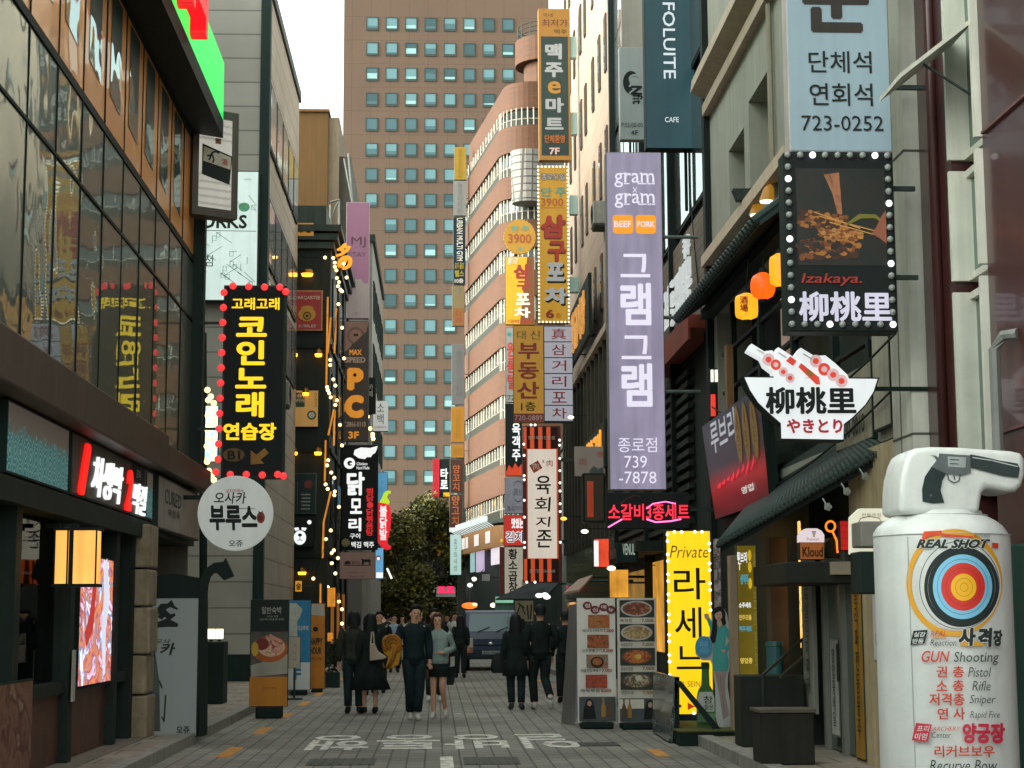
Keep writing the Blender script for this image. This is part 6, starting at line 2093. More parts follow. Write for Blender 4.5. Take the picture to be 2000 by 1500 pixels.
# ================================================================== signs and shops on the beige building's lower floors
ORL2 = glow('warm_orange_letters', (232, 166, 84), .6, .35, ns=4)
def blade(label, Y0, Y1, z0, z1, X, m, txt, tm, name='wall_letter_sign'):
    p = wallpanel(name, label, X, Y0, Y1, z0, z1, -1, BLACK, m, .08)
    if txt:
        p.text(txt, (.15 * (Y1 - Y0), (z1 - z0) * .85, .85 * (Y1 - Y0), (z1 - z0) * .15), tm, .03, ext=.05)
    return p
blade('dark wall sign with warm glowing orange lettering on the beige building', 45.0, 51.5, 8.95, 10.6, 4.0, DARK, '황금어장', ORL2)
MB().box(4.0, RX, 47, 47.1, 9.2, 9.3).build('bracket', STEEL, [o for o in bpy.data.objects if o.name.startswith('wall_letter_sign')][0])
blade('amber glowing lettered sign low on the beige building beside the striped beef sign', 43.0, 49.0, 5.3, 6.5, RX - .2, DARK, '참숯구이', glow('amber_letters2', (240, 160, 50), .9, .3))
p = sign('patterned_banner', 'white banner with red stamps and ink mountains hanging beside the lilac sign', (1122, 872, 1182, 930), 43.5, mat('cream_edge', (180, 170, 156), .7), mat('pinkish_white_cloth', (206, 190, 176), .8, noise=.12, es=.1), .06, .004, cat='banner')
p.shape([(1150, 930), (1152, 918), (1160, 910), (1168, 916), (1178, 912), (1180, 930)], mat('grey_ink_wash', (84, 92, 92), .7), 'ink_drawing')
for x, y in ((1138, 902), (1174, 888)):
    p.text('肉', (x - 7, y - 7, x + 7, y + 7), RST, .0)
MB().box(p.o.x + p.wh[0], RX, 43.52, 43.55, p.o.z + .6, p.o.z + .65).build('bracket', STEEL, p.root)
p = sign('black_framed_sign', 'black framed glazed sign box with a red vertical strip beside the neon sign', (1139, 924, 1182, 1020), 40, BLACK, mat('dim_amber_glass', (80, 66, 44), .3, es=.15, noise=.5), .4, .04, arm=(RX, .5))
p.rect_((1147, 940, 1159, 1010), glow('dull_red_strip', (180, 64, 30), .5, .3), 'red_strip')
p = sign('red_glow_sign', 'small glowing red and white shop sign behind the menu boards', (1160, 1052, 1190, 1108), 39, BLACK, glow('red_orange_face', (236, 76, 40), .8, .4, ns=4), .2, .01, arm=(RX, .5))
p.rect_((1160, 1056, 1169, 1106), WH, 'white_area')
p = sign('venue_sign', 'grey sign with pale letters over a dark shopfront right of the red glowing sign', (1204, 1060, 1246, 1098), 34, DARK, mat('dark_teal_board', (30, 46, 48), .5), .15, .01, arm=(RX, .5))
p.text('VENUE', (1216, 1062, 1240, 1084), glow('pale_green_letter', (180, 196, 176), .5), .02)
p = sign('amber_shop_screen', 'glowing amber shop window sign above the menu boards', (1190, 1112, 1228, 1168), 36, BLACK, glow('amber_screen', (236, 164, 56), .75, .6, ns=4), .2, .01, arm=(RX, .5))
r = thing('shop_awning', 'pinkish grey sloping shop awning left of the menu boards', 'awning', (W(1130, 1150, 37).x, 37, W(1130, 1160, 37).z))
aw = [W(1101, 1161, 36), W(1132, 1155, 34.5), W(1158, 1126, 36.5), W(1130, 1135, 39)]
MB().prism(aw, (0, 0, .04)).build('awning_cloth', mat('pinkish_awning', (164, 140, 122), .8, noise=.15), r)
MB().tube([aw[2], Vector((RX, 37, aw[2].z))], .03, 5).build('awning_arm', STEEL, r)
MB().tube([aw[3], Vector((RX, 39, aw[3].z))], .03, 5).build('awning_arm', STEEL, r)
for i, (px, py, Y, lab) in enumerate(((1194, 1110, 35, 'warm white downlight glowing over the amber shop window'), (1142, 1038, 41, 'warm white downlight under the black framed sign'), (1115, 815, 49.5, 'small pale lamp beside the white stacked squares sign'), (1101, 1013, 47.4, 'small yellow lamp beside the striped beef sign'))):
    q = W(px, py, Y)
    r = thing('downlight', lab, 'lamp', q)
    MB().ball(q, .09, .09, .05).build('lamp_light', glow('yellow_lamp', (250, 190, 60), 1.8, 0) if i == 3 else glow('warm_downlight', (255, 238, 200), 2.4, 0), r, smooth=True)
    MB().box(q.x, RX, Y - .01, Y + .01, q.z + .05, q.z + .07).build('bracket', BLACK, r)
# far right low shops seen under the stack
r = thing('black_awning', 'wide black awning with white lamps over the shop by the truck', 'awning', (W(1030, 1170, 78).x, 78, W(1030, 1172, 78).z))
aw = [W(968, 1172, 76), W(1062, 1172, 76), W(1092, 1140, 80), W(1040, 1138, 82)]
MB().prism(aw, (0, 0, .06)).build('awning_cloth', mat('black_cloth', (30, 36, 36), .8), r)
for px, py in ((1053, 1163), (1064, 1162), (1068, 1166)):
    q = W(px, py, 75.5)
    MB().ball(q, .16, .1, .1).build('lamp', glow('cool_lamp', (225, 240, 235), 2.2, 0, False), r, smooth=True)
MB().tube([aw[2], aw[2] + Vector((1.5, .5, 0)), aw[2] + Vector((1.5, .5, -3.0))], .05, 5).build('awning_arm', STEEL, r)
p = sign('green_lit_sign', 'pale green lit sign board behind the truck cab', (967, 1165, 1003, 1178), 80, STEEL, glow('pale_green_face', (150, 206, 176), .6, .1), .3, .01, legs=0)
MB().box(p.o.x, p.o.x + p.wh[0], 80.1, 80.4, 0, p.o.z).build('shop_counter', mat('pale_green_dim', (100, 140, 124), .6, noise=.3), p.root)
p = sign('striped_stall_board', 'cream stall board with dark slanted drawing behind the walking couple on the right', (1005, 1173, 1042, 1214), 72, STEEL, mat('cream_dim', (150, 138, 108), .7, noise=.3, ns=3), .2, .01)
p.strokes([[(1008, 1205), (1016, 1180), (1026, 1200)], [(1012, 1178), (1024, 1188)], [(1030, 1182), (1032, 1210)], [(1038, 1180), (1036, 1210)]], 3, INKD, 'ink_drawing')
MB().box(p.o.x + .2, p.o.x + .3, 72.05, 72.15, 0, p.o.z).build('leg', STEEL, p.root)
MB().box(p.o.x + p.wh[0] - .3, p.o.x + p.wh[0] - .2, 72.05, 72.15, 0, p.o.z).build('leg', STEEL, p.root)
r = thing('orange_lantern', 'long orange glowing lantern hanging left of the truck', 'lantern', (W(917, 1188, 88).x, 88, W(917, 1188, 88).z))
q = W(917, 1183, 88)
MB().ball(q, .40, .2, .16, 14).build('shade', glow('orange_glow', (255, 120, 40), 1.4, .3), r, smooth=True)
MB().ball(q + Vector((.25, -.1, .06)), .14, .1, .08).build('bulb', WB, r, smooth=True)
MB().tube([q + Vector((0, 0, .15)), q + Vector((.3, 8, 1.5))], .02, 4).build('wire', BLACK, r)
for i, (px, py, Y, lab) in enumerate(((926, 1131, 100, 'amber lamp under the eaves of the orange brick building'), (918, 1143, 99, 'cool white lamp below the amber lamp at the orange brick building'), (963, 1182, 90, 'amber bulb glowing beside the pale green lit sign'))):
    q = W(px, py, Y)
    r = thing('street_lamp_globe', lab, 'lamp', q)
    MB().ball(q, .15, .15, .12).build('lamp_light', glow('warm_downlight', (255, 238, 200), 2.4, 0) if i != 1 else glow('cool_lamp', (225, 240, 235), 2.2, 0, False), r, smooth=True)
    MB().tube([q, q + Vector((.6, 2.5, .6))], .03, 4).build('bracket', BLACK, r)
p = sign('small_white_notice', 'small pale grey notice board hanging at the brick building ground floor', (941, 1121, 957, 1135), 99, STEEL, mat('white_board', (206, 206, 198), .5, es=.12), .1, .01, arm=(cx + 1, .5))
# ================================================================== lower right entrance and shop details
E_ = thing('corner_shop', 'weathered cream shop front with a narrow glazed door and dark door canopy behind the inflatable', 'shop', (4.8, 18, 0))
CRW = mat('stained_cream_wall', (196, 176, 138), .8, noise=.3, ns=2)
MB().box(RX - .1, RX + .5, 16.02, 18.0, .12, 3.25).build('wall', CRW, E_)
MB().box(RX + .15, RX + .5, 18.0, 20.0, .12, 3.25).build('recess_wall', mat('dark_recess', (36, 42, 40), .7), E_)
FRM2 = mat('aluminium_frame', (150, 152, 142), .45, .4, noise=.15)
mb = MB()
for y in (18.05, 18.75, 19.6):
    mb.box(RX - .06, RX + .06, y - .05, y + .05, .12, 2.35)
mb.box(RX - .06, RX + .06, 18.0, 19.65, 2.35, 2.45)
dr = mb.build('door_frame', FRM2, E_)
MB().box(RX, RX + .02, 18.1, 19.55, .14, 2.35).build('door_glass', mirrorglass('door_glass_dark', (40, 52, 48), .35, .03, (.8, .9, .85), .003), E_)
q = (RX - .02, 18.6, 1.1)
MB().tube([(RX - .1, 18.72, .9), (RX - .1, 18.72, 1.3)], .015, 6).build('door_handle', STEEL, E_)
p = wallpanel('door_side_strip', 'white upright strip with faded vertical lettering on the left of the shop door', RX - .14, 19.72, 20.3, .5, 2.38, -1, FRM2, mat('faded_white', (180, 180, 166), .7, noise=.25), .04)
p.text('삼겹살김치찌개', (.18, 1.7, .42, .2), mat('faded_ink', (90, 92, 88), .7), .01, vert=True)
p = wallpanel('door_glass_strip', 'white strip with small lettering low on the shop door glass', RX - .07, 18.85, 19.2, .3, 1.35, -1, FRM2, mat('faded_white2', (190, 192, 184), .7, noise=.15), .01)
p.text('영업중배달', (.1, .95, .25, .1), mat('faded_ink', (90, 92, 88), .7), .01, vert=True)
p = wallpanel('yellow_strip_sign', 'mustard upright strip with dark vertical lettering on the right of the shop door', RX - .11, 17.55, 17.95, .15, 2.3, -1, STEEL, mat('mustard_strip', (176, 130, 44), .6, noise=.25), .03)
p.text('막걸리파전동동주', (.12, 2.0, .28, .2), mat('brown_ink3', (70, 44, 20), .6), .01, vert=True)
p = wallpanel('wall_notice', 'white notice sheet on the cream wall behind the inflatable', RX - .11, 16.2, 17.1, 1.15, 2.1, -1, FRM2, mat('notice_white', (206, 210, 208), .7, noise=.08), .01)
p.text('임대 문의', (.15, .5, .6, .38), INKD, .0)
p.text('010-0000', (.12, .28, .7, .16), INKD, .0)
# door canopy
r = thing('door_canopy', 'dark flat door canopy with a pale lit end above the narrow shop door', 'canopy', (4.1, 18.6, 2.4))
a = W(1530, 1118, 18.2)
MB().box(W(1528, 1118, 18.2).x, RX - .01, 18.0, 19.9, W(1600, 1140, 18.2).z, W(1600, 1098, 18.2).z).build('canopy_box', mat('black_brown_canopy', (40, 38, 34), .6, noise=.25), r, bevel=.015)
MB().box(W(1622, 1100, 17.95).x, W(1682, 1100, 17.95).x, 17.93, 17.99, W(1650, 1122, 17.95).z, W(1650, 1097, 17.95).z).build('lit_end', mat('pale_canopy_end', (196, 184, 156), .6, es=.12), r)
# small signs on top of the canopy
Yk = 18.4
p = sign('arched_beer_sign', 'small arched white and brown beer sign standing on the door canopy', (1562, 1058, 1610, 1093), Yk, STEEL, glow('brown_amber_face', (150, 84, 30), .6, .1), .14, .006)
mb = MB()
pts = [(1562, 1059), (1610, 1059), (1610, 1045), (1605, 1037), (1596, 1032), (1576, 1032), (1567, 1037), (1562, 1045)]
pxpoly(mb, pts, Yk, .14)
mb.build('arched_top', glow('pinkish_lit_white', (226, 210, 212), .75, .05), p.root)
p.text('Kloud', (1567, 1068, 1607, 1088), mat('dark_gold_letter', (60, 36, 14), .6), .03)
p.text('Premium', (1576, 1050, 1600, 1056), mat('brown_print4', (130, 80, 60), .6), -.005, d=.01)
p.strokes([[(1586, 1039), (1594, 1039)], [(1587, 1043), (1593, 1043)], [(1588, 1047), (1592, 1047)]], 2.4, mat('brown_print4', (130, 80, 60), .6), 'emblem', d=.01)
r = thing('dark_figure_neon', 'dark bush shaped board with glowing orange ring outline beside the arched beer sign', 'sign', (W(1625, 1085, 18.6).x, 18.6, W(1625, 1090, 18.6).z))
mb = MB()
pxpoly(mb, [(1612, 1090), (1640, 1090), (1636, 1060), (1626, 1048), (1614, 1060)], 18.6, .06)
mb.build('board', mat('dark_leaf_board', (40, 36, 22), .7, noise=.4, ns=12), r)
mb = MB()
cr_ = [W(1622 + 9 * math.cos(2 * math.pi * i / 16), 1028 + 10 * math.sin(2 * math.pi * i / 16), 18.58) for i in range(17)]
mb.tube(cr_, .012, 5)
mb.tube([W(1626, 1038, 18.58), W(1634, 1056, 18.58), W(1636, 1080, 18.58)], .012, 5)
mb.build('neon_ring', glow('orange_neon', (250, 130, 30), 1.2, 0), r)
p = sign('red_glowing_panel', 'glowing red panel behind the dark bush shaped neon', (1640, 1016, 1668, 1076), 18.2, BLACK, glow('deep_red_face', (200, 26, 20), .7, .3, ns=4), .1, .01, arm=(RX, .5))
for i in range(4):
    p.strokes([[(1642, 1026 + 13 * i), (1666, 1026 + 13 * i)]], 1.4, mat('dark_red_ink', (140, 16, 30), .6), 'slat')
r = thing('octagon_sign', 'pale cream lit octagonal sign behind the grey box by the inflatable', 'sign', (W(1700, 1080, 15.9).x, 15.9, W(1700, 1082, 15.9).z))
oc = [(1662, 1010), (1680, 993), (1722, 993), (1738, 1008), (1738, 1066), (1722, 1082), (1662, 1082)]
mb = MB()
pxpoly(mb, oc, 15.9, .1)
mb.build('cabinet', glow('cream_lit_face', (226, 226, 200), .72, .08), r)
q = Panel(r, (W(1662, 1040, 15.89).x, 15.897, W(1700, 1082, 15.89).z), (1, 0, 0), (0, 0, 1), (1662, 993, 1738, 1082), ((W(1738, 1040, 15.89) - W(1662, 1040, 15.89)).x, 89 * 15.89 / F))
q.text('전통주점', (1684, 1002, 1722, 1010), mat('brown_print4', (130, 80, 60), .6), .0)
q.strokes([[(1676, 1022), (1682, 1012), (1700, 1008), (1718, 1012), (1724, 1022)]], 1.6, mat('brown_print4', (130, 80, 60), .6), 'arc')
a, b = W(1680, 1018, 15.5), W(1722, 1068, 15.5)
r = thing('air_conditioner', 'grey box unit and black bin bracketed on the cream wall beside the inflatable', 'air conditioner', ((a.x + b.x) / 2, 15.5, b.z))
MB().box(a.x, RX - .15, 15.5, 15.85, b.z, a.z).build('unit_box', mat('warm_grey_metal', (150, 146, 136), .6, noise=.2), r, bevel=.015)
MB().box(a.x - .02, RX - .15, 15.5, 15.85, W(1690, 1160, 15.5).z, b.z - .04).build('lower_box', mat('black_green_box', (28, 36, 36), .6), r, bevel=.015)
q = W(1748, 968, 15.9)
r = thing('porch_light', 'bright warm porch light under the tiled awning beside the inflatable', 'lamp', q)
MB().ball(q, .06, .06, .035).build('lamp_light', glow('warm_spot', (255, 236, 200), 3.0, 0), r, smooth=True)
MB().box(q.x - .05, RX - .1, 15.87, 15.93, q.z + .03, q.z + .06).build('lamp_base', BLACK, r)
# tan column, brown column, teal bin, rails, low dark boxes
def column_(name, label, x0, x1, ytop, Y, m, dep=.2):
    a, b = W(x0, ytop, Y), W(x1, ytop, Y)
    return tag(MB().box(a.x, b.x, Y, Y + dep, .121, a.z).build(name, m, bevel=.01), label, 'column')
column_('pale_column', 'pale tan column standing behind the cardboard figure', 1425, 1440, 1085, 22.0, mat('tan_column', (170, 146, 120), .7, noise=.2), .2)
column_('brown_column', 'brown timber column under the tiled awning', 1503, 1536, 1050, 21.0, mat('brown_column', (96, 76, 60), .7, noise=.3), .3)
MB().box(RX - .02, RX + .3, 20.32, 27.1, .12, 3.25).build('dark_shopfront', mat('black_shopfront', (30, 36, 34), .6, noise=.2), E_)
p = wallpanel('glowing_slit', 'thin glowing slit of patterned shop window beside the brown column', RX - .03, 20.75, 20.95, 1.2, 2.75, -1, BLACK, blotch('warm_slit', [(60, 40, 20), (220, 170, 90), (150, 90, 40)], 9, .6), .01, cat='window')
p = sign('olive_menu_sign', 'olive yellow lit menu column with small white and blue lettering behind the cardboard figure', (1441, 1065, 1479, 1318), 22.4, BLACK, mat('olive_lit_board', (120, 104, 24), .4, noise=.35, es=.55, ns=1.4), .15, .006)
p.text('루브리', (1441, 1078, 1461, 1100), WH, .03)
p.text('T', (1443, 1100, 1449, 1114), WH, .01)
CYP = glow('cyan_print', (70, 180, 206), .6, .05)
p.text('생맥주', (1447, 1122, 1463, 1142), CYP, .03)
for y in (1085, 1108, 1140):
    p.disc(1466, y, 3.6, glow('yellow_oval', (226, 190, 40), .6), 'gold_oval', 11)
for i, (y, m) in enumerate(((1182, WH), (1206, glow('yellow_print3', (236, 206, 90), .7)), (1228, CYP), (1290, glow('yellow_print3', (236, 206, 90), .7)))):
    p.text(('소주세트', '안주모둠', '맥주세트', '영업중')[i], (1443, y - 5, 1467, y + 6), m, .03)
p.text('예약문의전화', (1472, 1076, 1477, 1310), mat('cream_small', (196, 186, 130), .7, es=.3), -.01, vert=True)
MB().box(p.o.x, p.o.x + p.wh[0], 22.42, 22.54, .121, p.o.z).build('stand', BLACK, p.root)
p = sign('photo_poster_column', 'dim upright poster with small portraits between the yellow sign and the tan column', (1394, 1052, 1408, 1200), 24.6, BLACK, blotch('portrait_poster', [(70, 70, 72), (150, 140, 132), (40, 40, 44), (170, 150, 130)], 7, .1), .1, .004)
MB().box(p.o.x, p.o.x + p.wh[0], 24.62, 24.7, .121, p.o.z).build('post', BLACK, p.root)
a, b = W(1498, 1253, 20.6), W(1528, 1310, 20.6)
tag(MB().loft([((a.x + b.x) / 2, 20.6, .125, .085, .085), ((a.x + b.x) / 2, 20.6, a.z - .06, .1, .1), ((a.x + b.x) / 2, 20.6, a.z - .05, .11, .11), ((a.x + b.x) / 2, 20.6, a.z, .1, .1)], 16).build('teal_bin', mat('teal_plastic', (60, 110, 112), .45, noise=.15)), 'teal plastic bin behind the stair rails', 'bin')
r = thing('stair_rail', 'pair of steel handrails sloping down beside the dark low wall', 'handrail', (3.9, 20, .13))
for (p0, p1) in (((1490, 1318), (1568, 1248)), ((1524, 1322), (1572, 1280))):
    MB().tube([W(*p0, 19.6), W(*p1, 20.4)], .018, 6).build('rail', mat('rail_steel', (96, 100, 94), .4, .6), r)
for (q0, Y) in (((1490, 1318), 19.6), ((1568, 1248), 20.4)):
    q = W(*q0, Y)
    MB().tube([(q.x, Y, .125), q], .018, 6).build('rail_post', STEEL, r)
def lowbox(label, x0, x1, ytop, Y, dep, m, rim=None):
    a, b = W(x0, ytop, Y), W(x1, ytop, Y)
    r = thing('dark_planter_box', label, 'planter', ((a.x + b.x) / 2, Y + dep / 2, .121), 'dark boxes by the entrance')
    MB().box(a.x, b.x, Y, Y + dep, .121, a.z).build('box', m, r, bevel=.015)
    if rim:
        MB().box(a.x - .02, b.x + .02, Y - .02, Y + dep + .02, a.z, a.z + .03).build('rim', rim, r)
DBX = mat('black_brown_box', (40, 40, 36), .5, noise=.3, ns=3)
lowbox('dark low box wall behind the front box at the entrance', 1447, 1570, 1320, 20.0, .5, DBX)
lowbox('front dark low box with a pale worn rim at the bottom right', 1486, 1590, 1392, 17.6, .5, mat('maroon_brown_box', (40, 35, 32), .5, noise=.4, ns=3), mat('worn_rim', (96, 88, 74), .6, noise=.4))
# green platform under the cut-outs
r = thing('green_mat_platform', 'low platform covered in dull green matting under the cardboard figure and yellow sign', 'platform', (3.5, 22.6, 0))
MB().box(3.02, 3.95, 21.9, 24.6, .0, .17).build('base', BLACK, r)
MB().box(3.0, 3.97, 21.88, 24.62, .17, .19).build('mat_top', mat('green_mat', (86, 88, 40), .95, noise=.35, ns=10), r)

# ================================================================== menu boards
PHT = [blotch('stew_%d' % i, c, 9 + i) for i, c in enumerate((
    [(90, 40, 20), (190, 80, 34), (140, 120, 60), (210, 120, 60)], [(120, 50, 24), (180, 90, 40), (90, 40, 24), (206, 130, 70)],
    [(40, 70, 80), (190, 110, 60), (60, 110, 110), (220, 150, 90)], [(110, 36, 24), (190, 70, 40), (140, 60, 30), (90, 30, 20)]))]
MW = mat('menu_white', (226, 221, 212), .5, noise=.08)
PRI = mat('price_red', (170, 60, 56), .6)
p = sign('menu_board', 'tall white menu board with four square food photos and red circles of lettering', (1127, 1168, 1203, 1412), 25.4, FRM2, MW, .06, .004, cat='menu board')
for i, ((x, y), ch) in enumerate(zip(((1148, 1183), (1163, 1191), (1180, 1186), (1194, 1191)), '점심메뉴')):
    p.disc(x, y, 9, mat('plum_red_disc', (120, 36, 44), .6), 'title_circle', 8)
    p.text(ch, (x - 5, y - 4, x + 5, y + 4), MW, .02)
NM = ('돼지김치찌개', '고추장불고기', '해물된장뚝배기', '제육볶음')
PR = ('7,000', '8,000', '7,000', '8,000')
for i in range(4):
    x0, y0 = 1149 - 2 * i, 1201 + 39 * i
    p.rect_((x0, y0, x0 + 42, y0 + 26), PHT[i], 'food_photo')
    if i == 2:
        p.disc(x0 + 21, y0 + 15, 13, mat('bowl_dark', (54, 44, 36), .6), 'bowl', 11)
        p.disc(x0 + 21, y0 + 14, 9, PHT[0], 'bowl_food', 7)
    p.text(NM[i], (x0 - 11, y0 + 28, x0 + 28, y0 + 34), mat('menu_ink', (70, 60, 56), .6), .01)
    p.text(PR[i], (x0 + 30, y0 + 28, x0 + 50, y0 + 35), PRI, .03)
def drinks(p, x0, x1, y0, y1, face_x, dress):
    p.rect_((x0, y0, x1, y1), mat('slate_print', (72, 80, 80), .6, noise=.2, ns=5), 'drinks_photo')
    p.shape([(face_x - 13, y1 - 4), (face_x - 11, y0 + 22), (face_x - 6, y0 + 6), (face_x, y0 + 3), (face_x + 6, y0 + 7), (face_x + 10, y0 + 24), (face_x + 13, y1 - 4)][::-1], dress, 'portrait_hair')
    p.disc(face_x, y0 + 13, 4.2, mat('skin_print2', (190, 150, 130), .6), 'portrait_face', 5.4)
BOT = mat('brown_bottle_print', (90, 60, 30), .5)
drinks(p, 1130, 1201, 1361, 1408, 1150, mat('black_hair_print', (26, 28, 30), .6))
for x in (1177, 1188):
    p.shape([(x - 4, 1400), (x - 4, 1380), (x - 1.5, 1372), (x - 1.5, 1362), (x + 1.5, 1362), (x + 1.5, 1372), (x + 4, 1380), (x + 4, 1400)], BOT if x > 1180 else mat('amber_glass_print', (170, 120, 50), .5), 'bottle_picture')
MB().box(p.o.x + .05, p.o.x + p.wh[0] - .05, 25.3, 25.75, .004, .10).build('weight_base', BLACK, p.root, bevel=.02)
MB().box(p.o.x + .1, p.o.x + p.wh[0] - .1, 25.42, 25.45, .05, p.o.z + .05).build('stand', BLACK, p.root)
p = sign('menu_board', 'tall menu board with four round bowls of food beside the board of square photos', (1206, 1168, 1283, 1412), 25.2, FRM2, mat('menu_cream', (216, 208, 194), .5, noise=.1), .06, .004, cat='menu board')
BW_ = [[(206, 196, 180), (150, 60, 40), (90, 50, 30), (200, 120, 80)], [(206, 176, 130), (190, 160, 110), (120, 90, 50), (214, 190, 150)], [(150, 60, 30), (206, 120, 50), (120, 40, 24), (190, 90, 40)], [(120, 90, 60), (190, 180, 150), (70, 60, 40), (160, 110, 70)]]
for i in range(4):
    yc = 1189 + 47 * i
    p.rect_((1211, yc - 17, 1279, yc + 17), mat('dark_table_print', (60, 58, 54), .6, noise=.3, ns=8), 'food_photo')
    p.disc(1244, yc, 31, mat('bowl_rim', (190, 184, 172), .5) if i < 2 else mat('bowl_rim_dark', (80, 62, 46), .5), 'bowl', 15.5)
    p.disc(1244, yc, 27, blotch('bowl_food_%d' % i, BW_[i], 11), 'bowl_food', 12.5)
    if i >= 2:
        p.disc(1246, yc - (0 if i == 2 else 5), 6.5, mat('egg_print', (226, 180, 80), .6) if i == 2 else mat('egg_white_print', (214, 206, 186), .6), 'egg', 5.5)
    p.text(('육개장', '사골칼국수', '돌솥비빔밥', '떡만두국')[i], (1212, yc + 20, 1236, yc + 27), mat('menu_ink', (70, 60, 56), .6), .0)
    p.text('7,000', (1254, yc + 20, 1277, yc + 27), mat('ochre_price', (140, 96, 34), .6), .02)
drinks(p, 1209, 1281, 1364, 1409, 1268, mat('black_hair_print', (26, 28, 30), .6))
p.rect_((1209, 1366, 1256, 1384), mat('menu_cream', (186, 178, 166), .5), 'pale_note')
for x in (1217, 1228):
    p.shape([(x - 4, 1402), (x - 4, 1382), (x - 1.5, 1374), (x - 1.5, 1364), (x + 1.5, 1364), (x + 1.5, 1374), (x + 4, 1382), (x + 4, 1402)], BOT if x < 1220 else mat('amber_glass_print', (170, 120, 50), .5), 'bottle_picture')
MB().box(p.o.x + .05, p.o.x + p.wh[0] - .05, 25.1, 25.55, .004, .10).build('weight_base', BLACK, p.root, bevel=.02)
MB().box(p.o.x + .1, p.o.x + p.wh[0] - .1, 25.22, 25.25, .05, p.o.z + .05).build('stand', BLACK, p.root)
# plastic-wrapped side board and the leaning black brace
r = thing('wrapped_board', 'easel board wrapped in shiny crinkled plastic between the menus and the yellow sign', 'board', (W(1298, 1440, 23.4).x, 23.4, 0))
fb = [W(1274, 1412, 24.4), W(1306, 1448, 22.4), W(1318, 1322, 22.4), W(1276, 1312, 24.4)]
fb[0].z, fb[1].z = .02, .02
MB().prism(fb, (.05, 0, 0)).build('board_panel', blotch('crinkled_plastic', [(60, 70, 70), (150, 156, 150), (44, 56, 58), (110, 116, 110), (50, 64, 66)], 5, 0, 3, .15), r)  # reflections in the foil put into the colour as patches
MB().prism([W(1318, 1446, 22.4), W(1327, 1446, 22.4), W(1327, 1322, 22.4), W(1318, 1322, 22.4)], (0, .05, 0)).build('black_edge', BLACK, r)
MB().prism([W(1318, 1330, 22.35), W(1330, 1330, 22.35), W(1412, 1428, 22.2), W(1396, 1428, 22.2)], (0, .04, 0)).build('black_brace', BLACK, r)
r = thing('grey_plastic_board', 'translucent grey plastic sheet board leaning left of the menu boards', 'board', (W(1110, 1390, 26.5).x, 26.5, 0))
fb = [W(1096, 1390, 26.6), W(1122, 1390, 26.2), W(1130, 1178, 26.2), W(1112, 1182, 26.6)]
fb[0].z, fb[1].z = .01, .01
MB().prism(fb, (0, .05, 0)).build('sheet', mat('grey_plastic', (120, 116, 114), .35, noise=.3, ns=2), r)
MB().prism([fb[1], W(1130, 1385, 26.15), W(1136, 1180, 26.15), fb[2]], (0, .03, 0)).build('edge_strip', mat('lilac_grey_plastic', (140, 136, 150), .4), r)
q = G(1118, 1402)
mb = MB()
mb.tube([(q.x - .03, q.y, .07), (q.x + .03, q.y, .07)], .07, 14)
mb.build('caster_wheel', BLACK, r)

# ================================================================== cardboard cut-outs
Yc = 22.5
def cut(mb, pts, Y, t):
    mb.prism([W(x, y, Y) for x, y in pts][::-1], (0, t, 0))
r = thing('bottle_cutout', 'flat cardboard cut-out of a green bottle with a white label before the yellow sign', 'cutout', (W(1379, 1420, Yc).x, Yc, .19))
bt = [(1361, 1425), (1361, 1362), (1364, 1348), (1370, 1338), (1371, 1312), (1370, 1297), (1386, 1297), (1385, 1312), (1386, 1338), (1392, 1348), (1396, 1362), (1396, 1425)]
mb = MB()
cut(mb, bt, Yc + .12, .02)
mb.build('bottle_board', mat('bottle_green', (70, 116, 54), .3, noise=.25, ns=3), r)
p = Panel(r, (W(1361, 1360, Yc + .12).x, Yc + .118, W(1380, 1425, Yc).z), (1, 0, 0), (0, 0, 1), (1361, 1297, 1396, 1425), ((W(1396, 1360, Yc) - W(1361, 1360, Yc)).x, 128 * Yc / F))
p.rect_((1370, 1297, 1386, 1310), mat('dark_green_cap', (30, 60, 44), .4), 'cap')
p.shape([(1362, 1366), (1366, 1354), (1391, 1354), (1395, 1366), (1395, 1392), (1362, 1392)][::-1], mat('label_white', (196, 200, 192), .6), 'label')
p.text('참', (1374, 1362, 1392, 1376), BKL, .01)
p.text('맑은', (1376, 1378, 1393, 1389), BKL, .01)
p.rect_((1362, 1395, 1395, 1412), mat('pale_green_label', (110, 150, 120), .6), 'label')
r = thing('woman_cutout', 'cardboard cut-out of a long haired woman in a turquoise dress with round blue sign', 'cutout', (W(1410, 1420, Yc).x, Yc, .19))
outl = [(1404, 1420), (1398, 1400), (1397, 1340), (1392, 1300), (1388, 1290), (1372, 1290), (1359, 1278), (1358, 1262), (1364, 1250), (1374, 1243), (1386, 1243), (1388, 1215), (1377, 1208), (1375, 1200), (1380, 1198), (1390, 1212), (1391, 1200), (1397, 1190), (1405, 1186), (1414, 1189), (1420, 1199), (1423, 1216), (1433, 1232), (1441, 1248), (1440, 1258), (1424, 1278), (1427, 1296), (1422, 1318), (1421, 1340), (1426, 1372), (1427, 1388), (1432, 1398), (1431, 1422)]
mb = MB()
cut(mb, outl, Yc + .02, .02)
mb.build('white_board', mat('cutout_white', (190, 194, 190), .6, noise=.05), r)
p = Panel(r, (W(1350, 1300, Yc).x, Yc + .016, W(1400, 1422, Yc).z), (1, 0, 0), (0, 0, 1), (1350, 1186, 1442, 1422), ((W(1442, 1300, Yc) - W(1350, 1300, Yc)).x, 236 * Yc / F))
SKN = mat('printed_skin', (198, 158, 142), .6, noise=.05)
DRS = mat('turquoise_dress', (74, 168, 164), .6, noise=.12, ns=5)
HAIR = mat('printed_dark_hair', (34, 28, 28), .6, noise=.2)
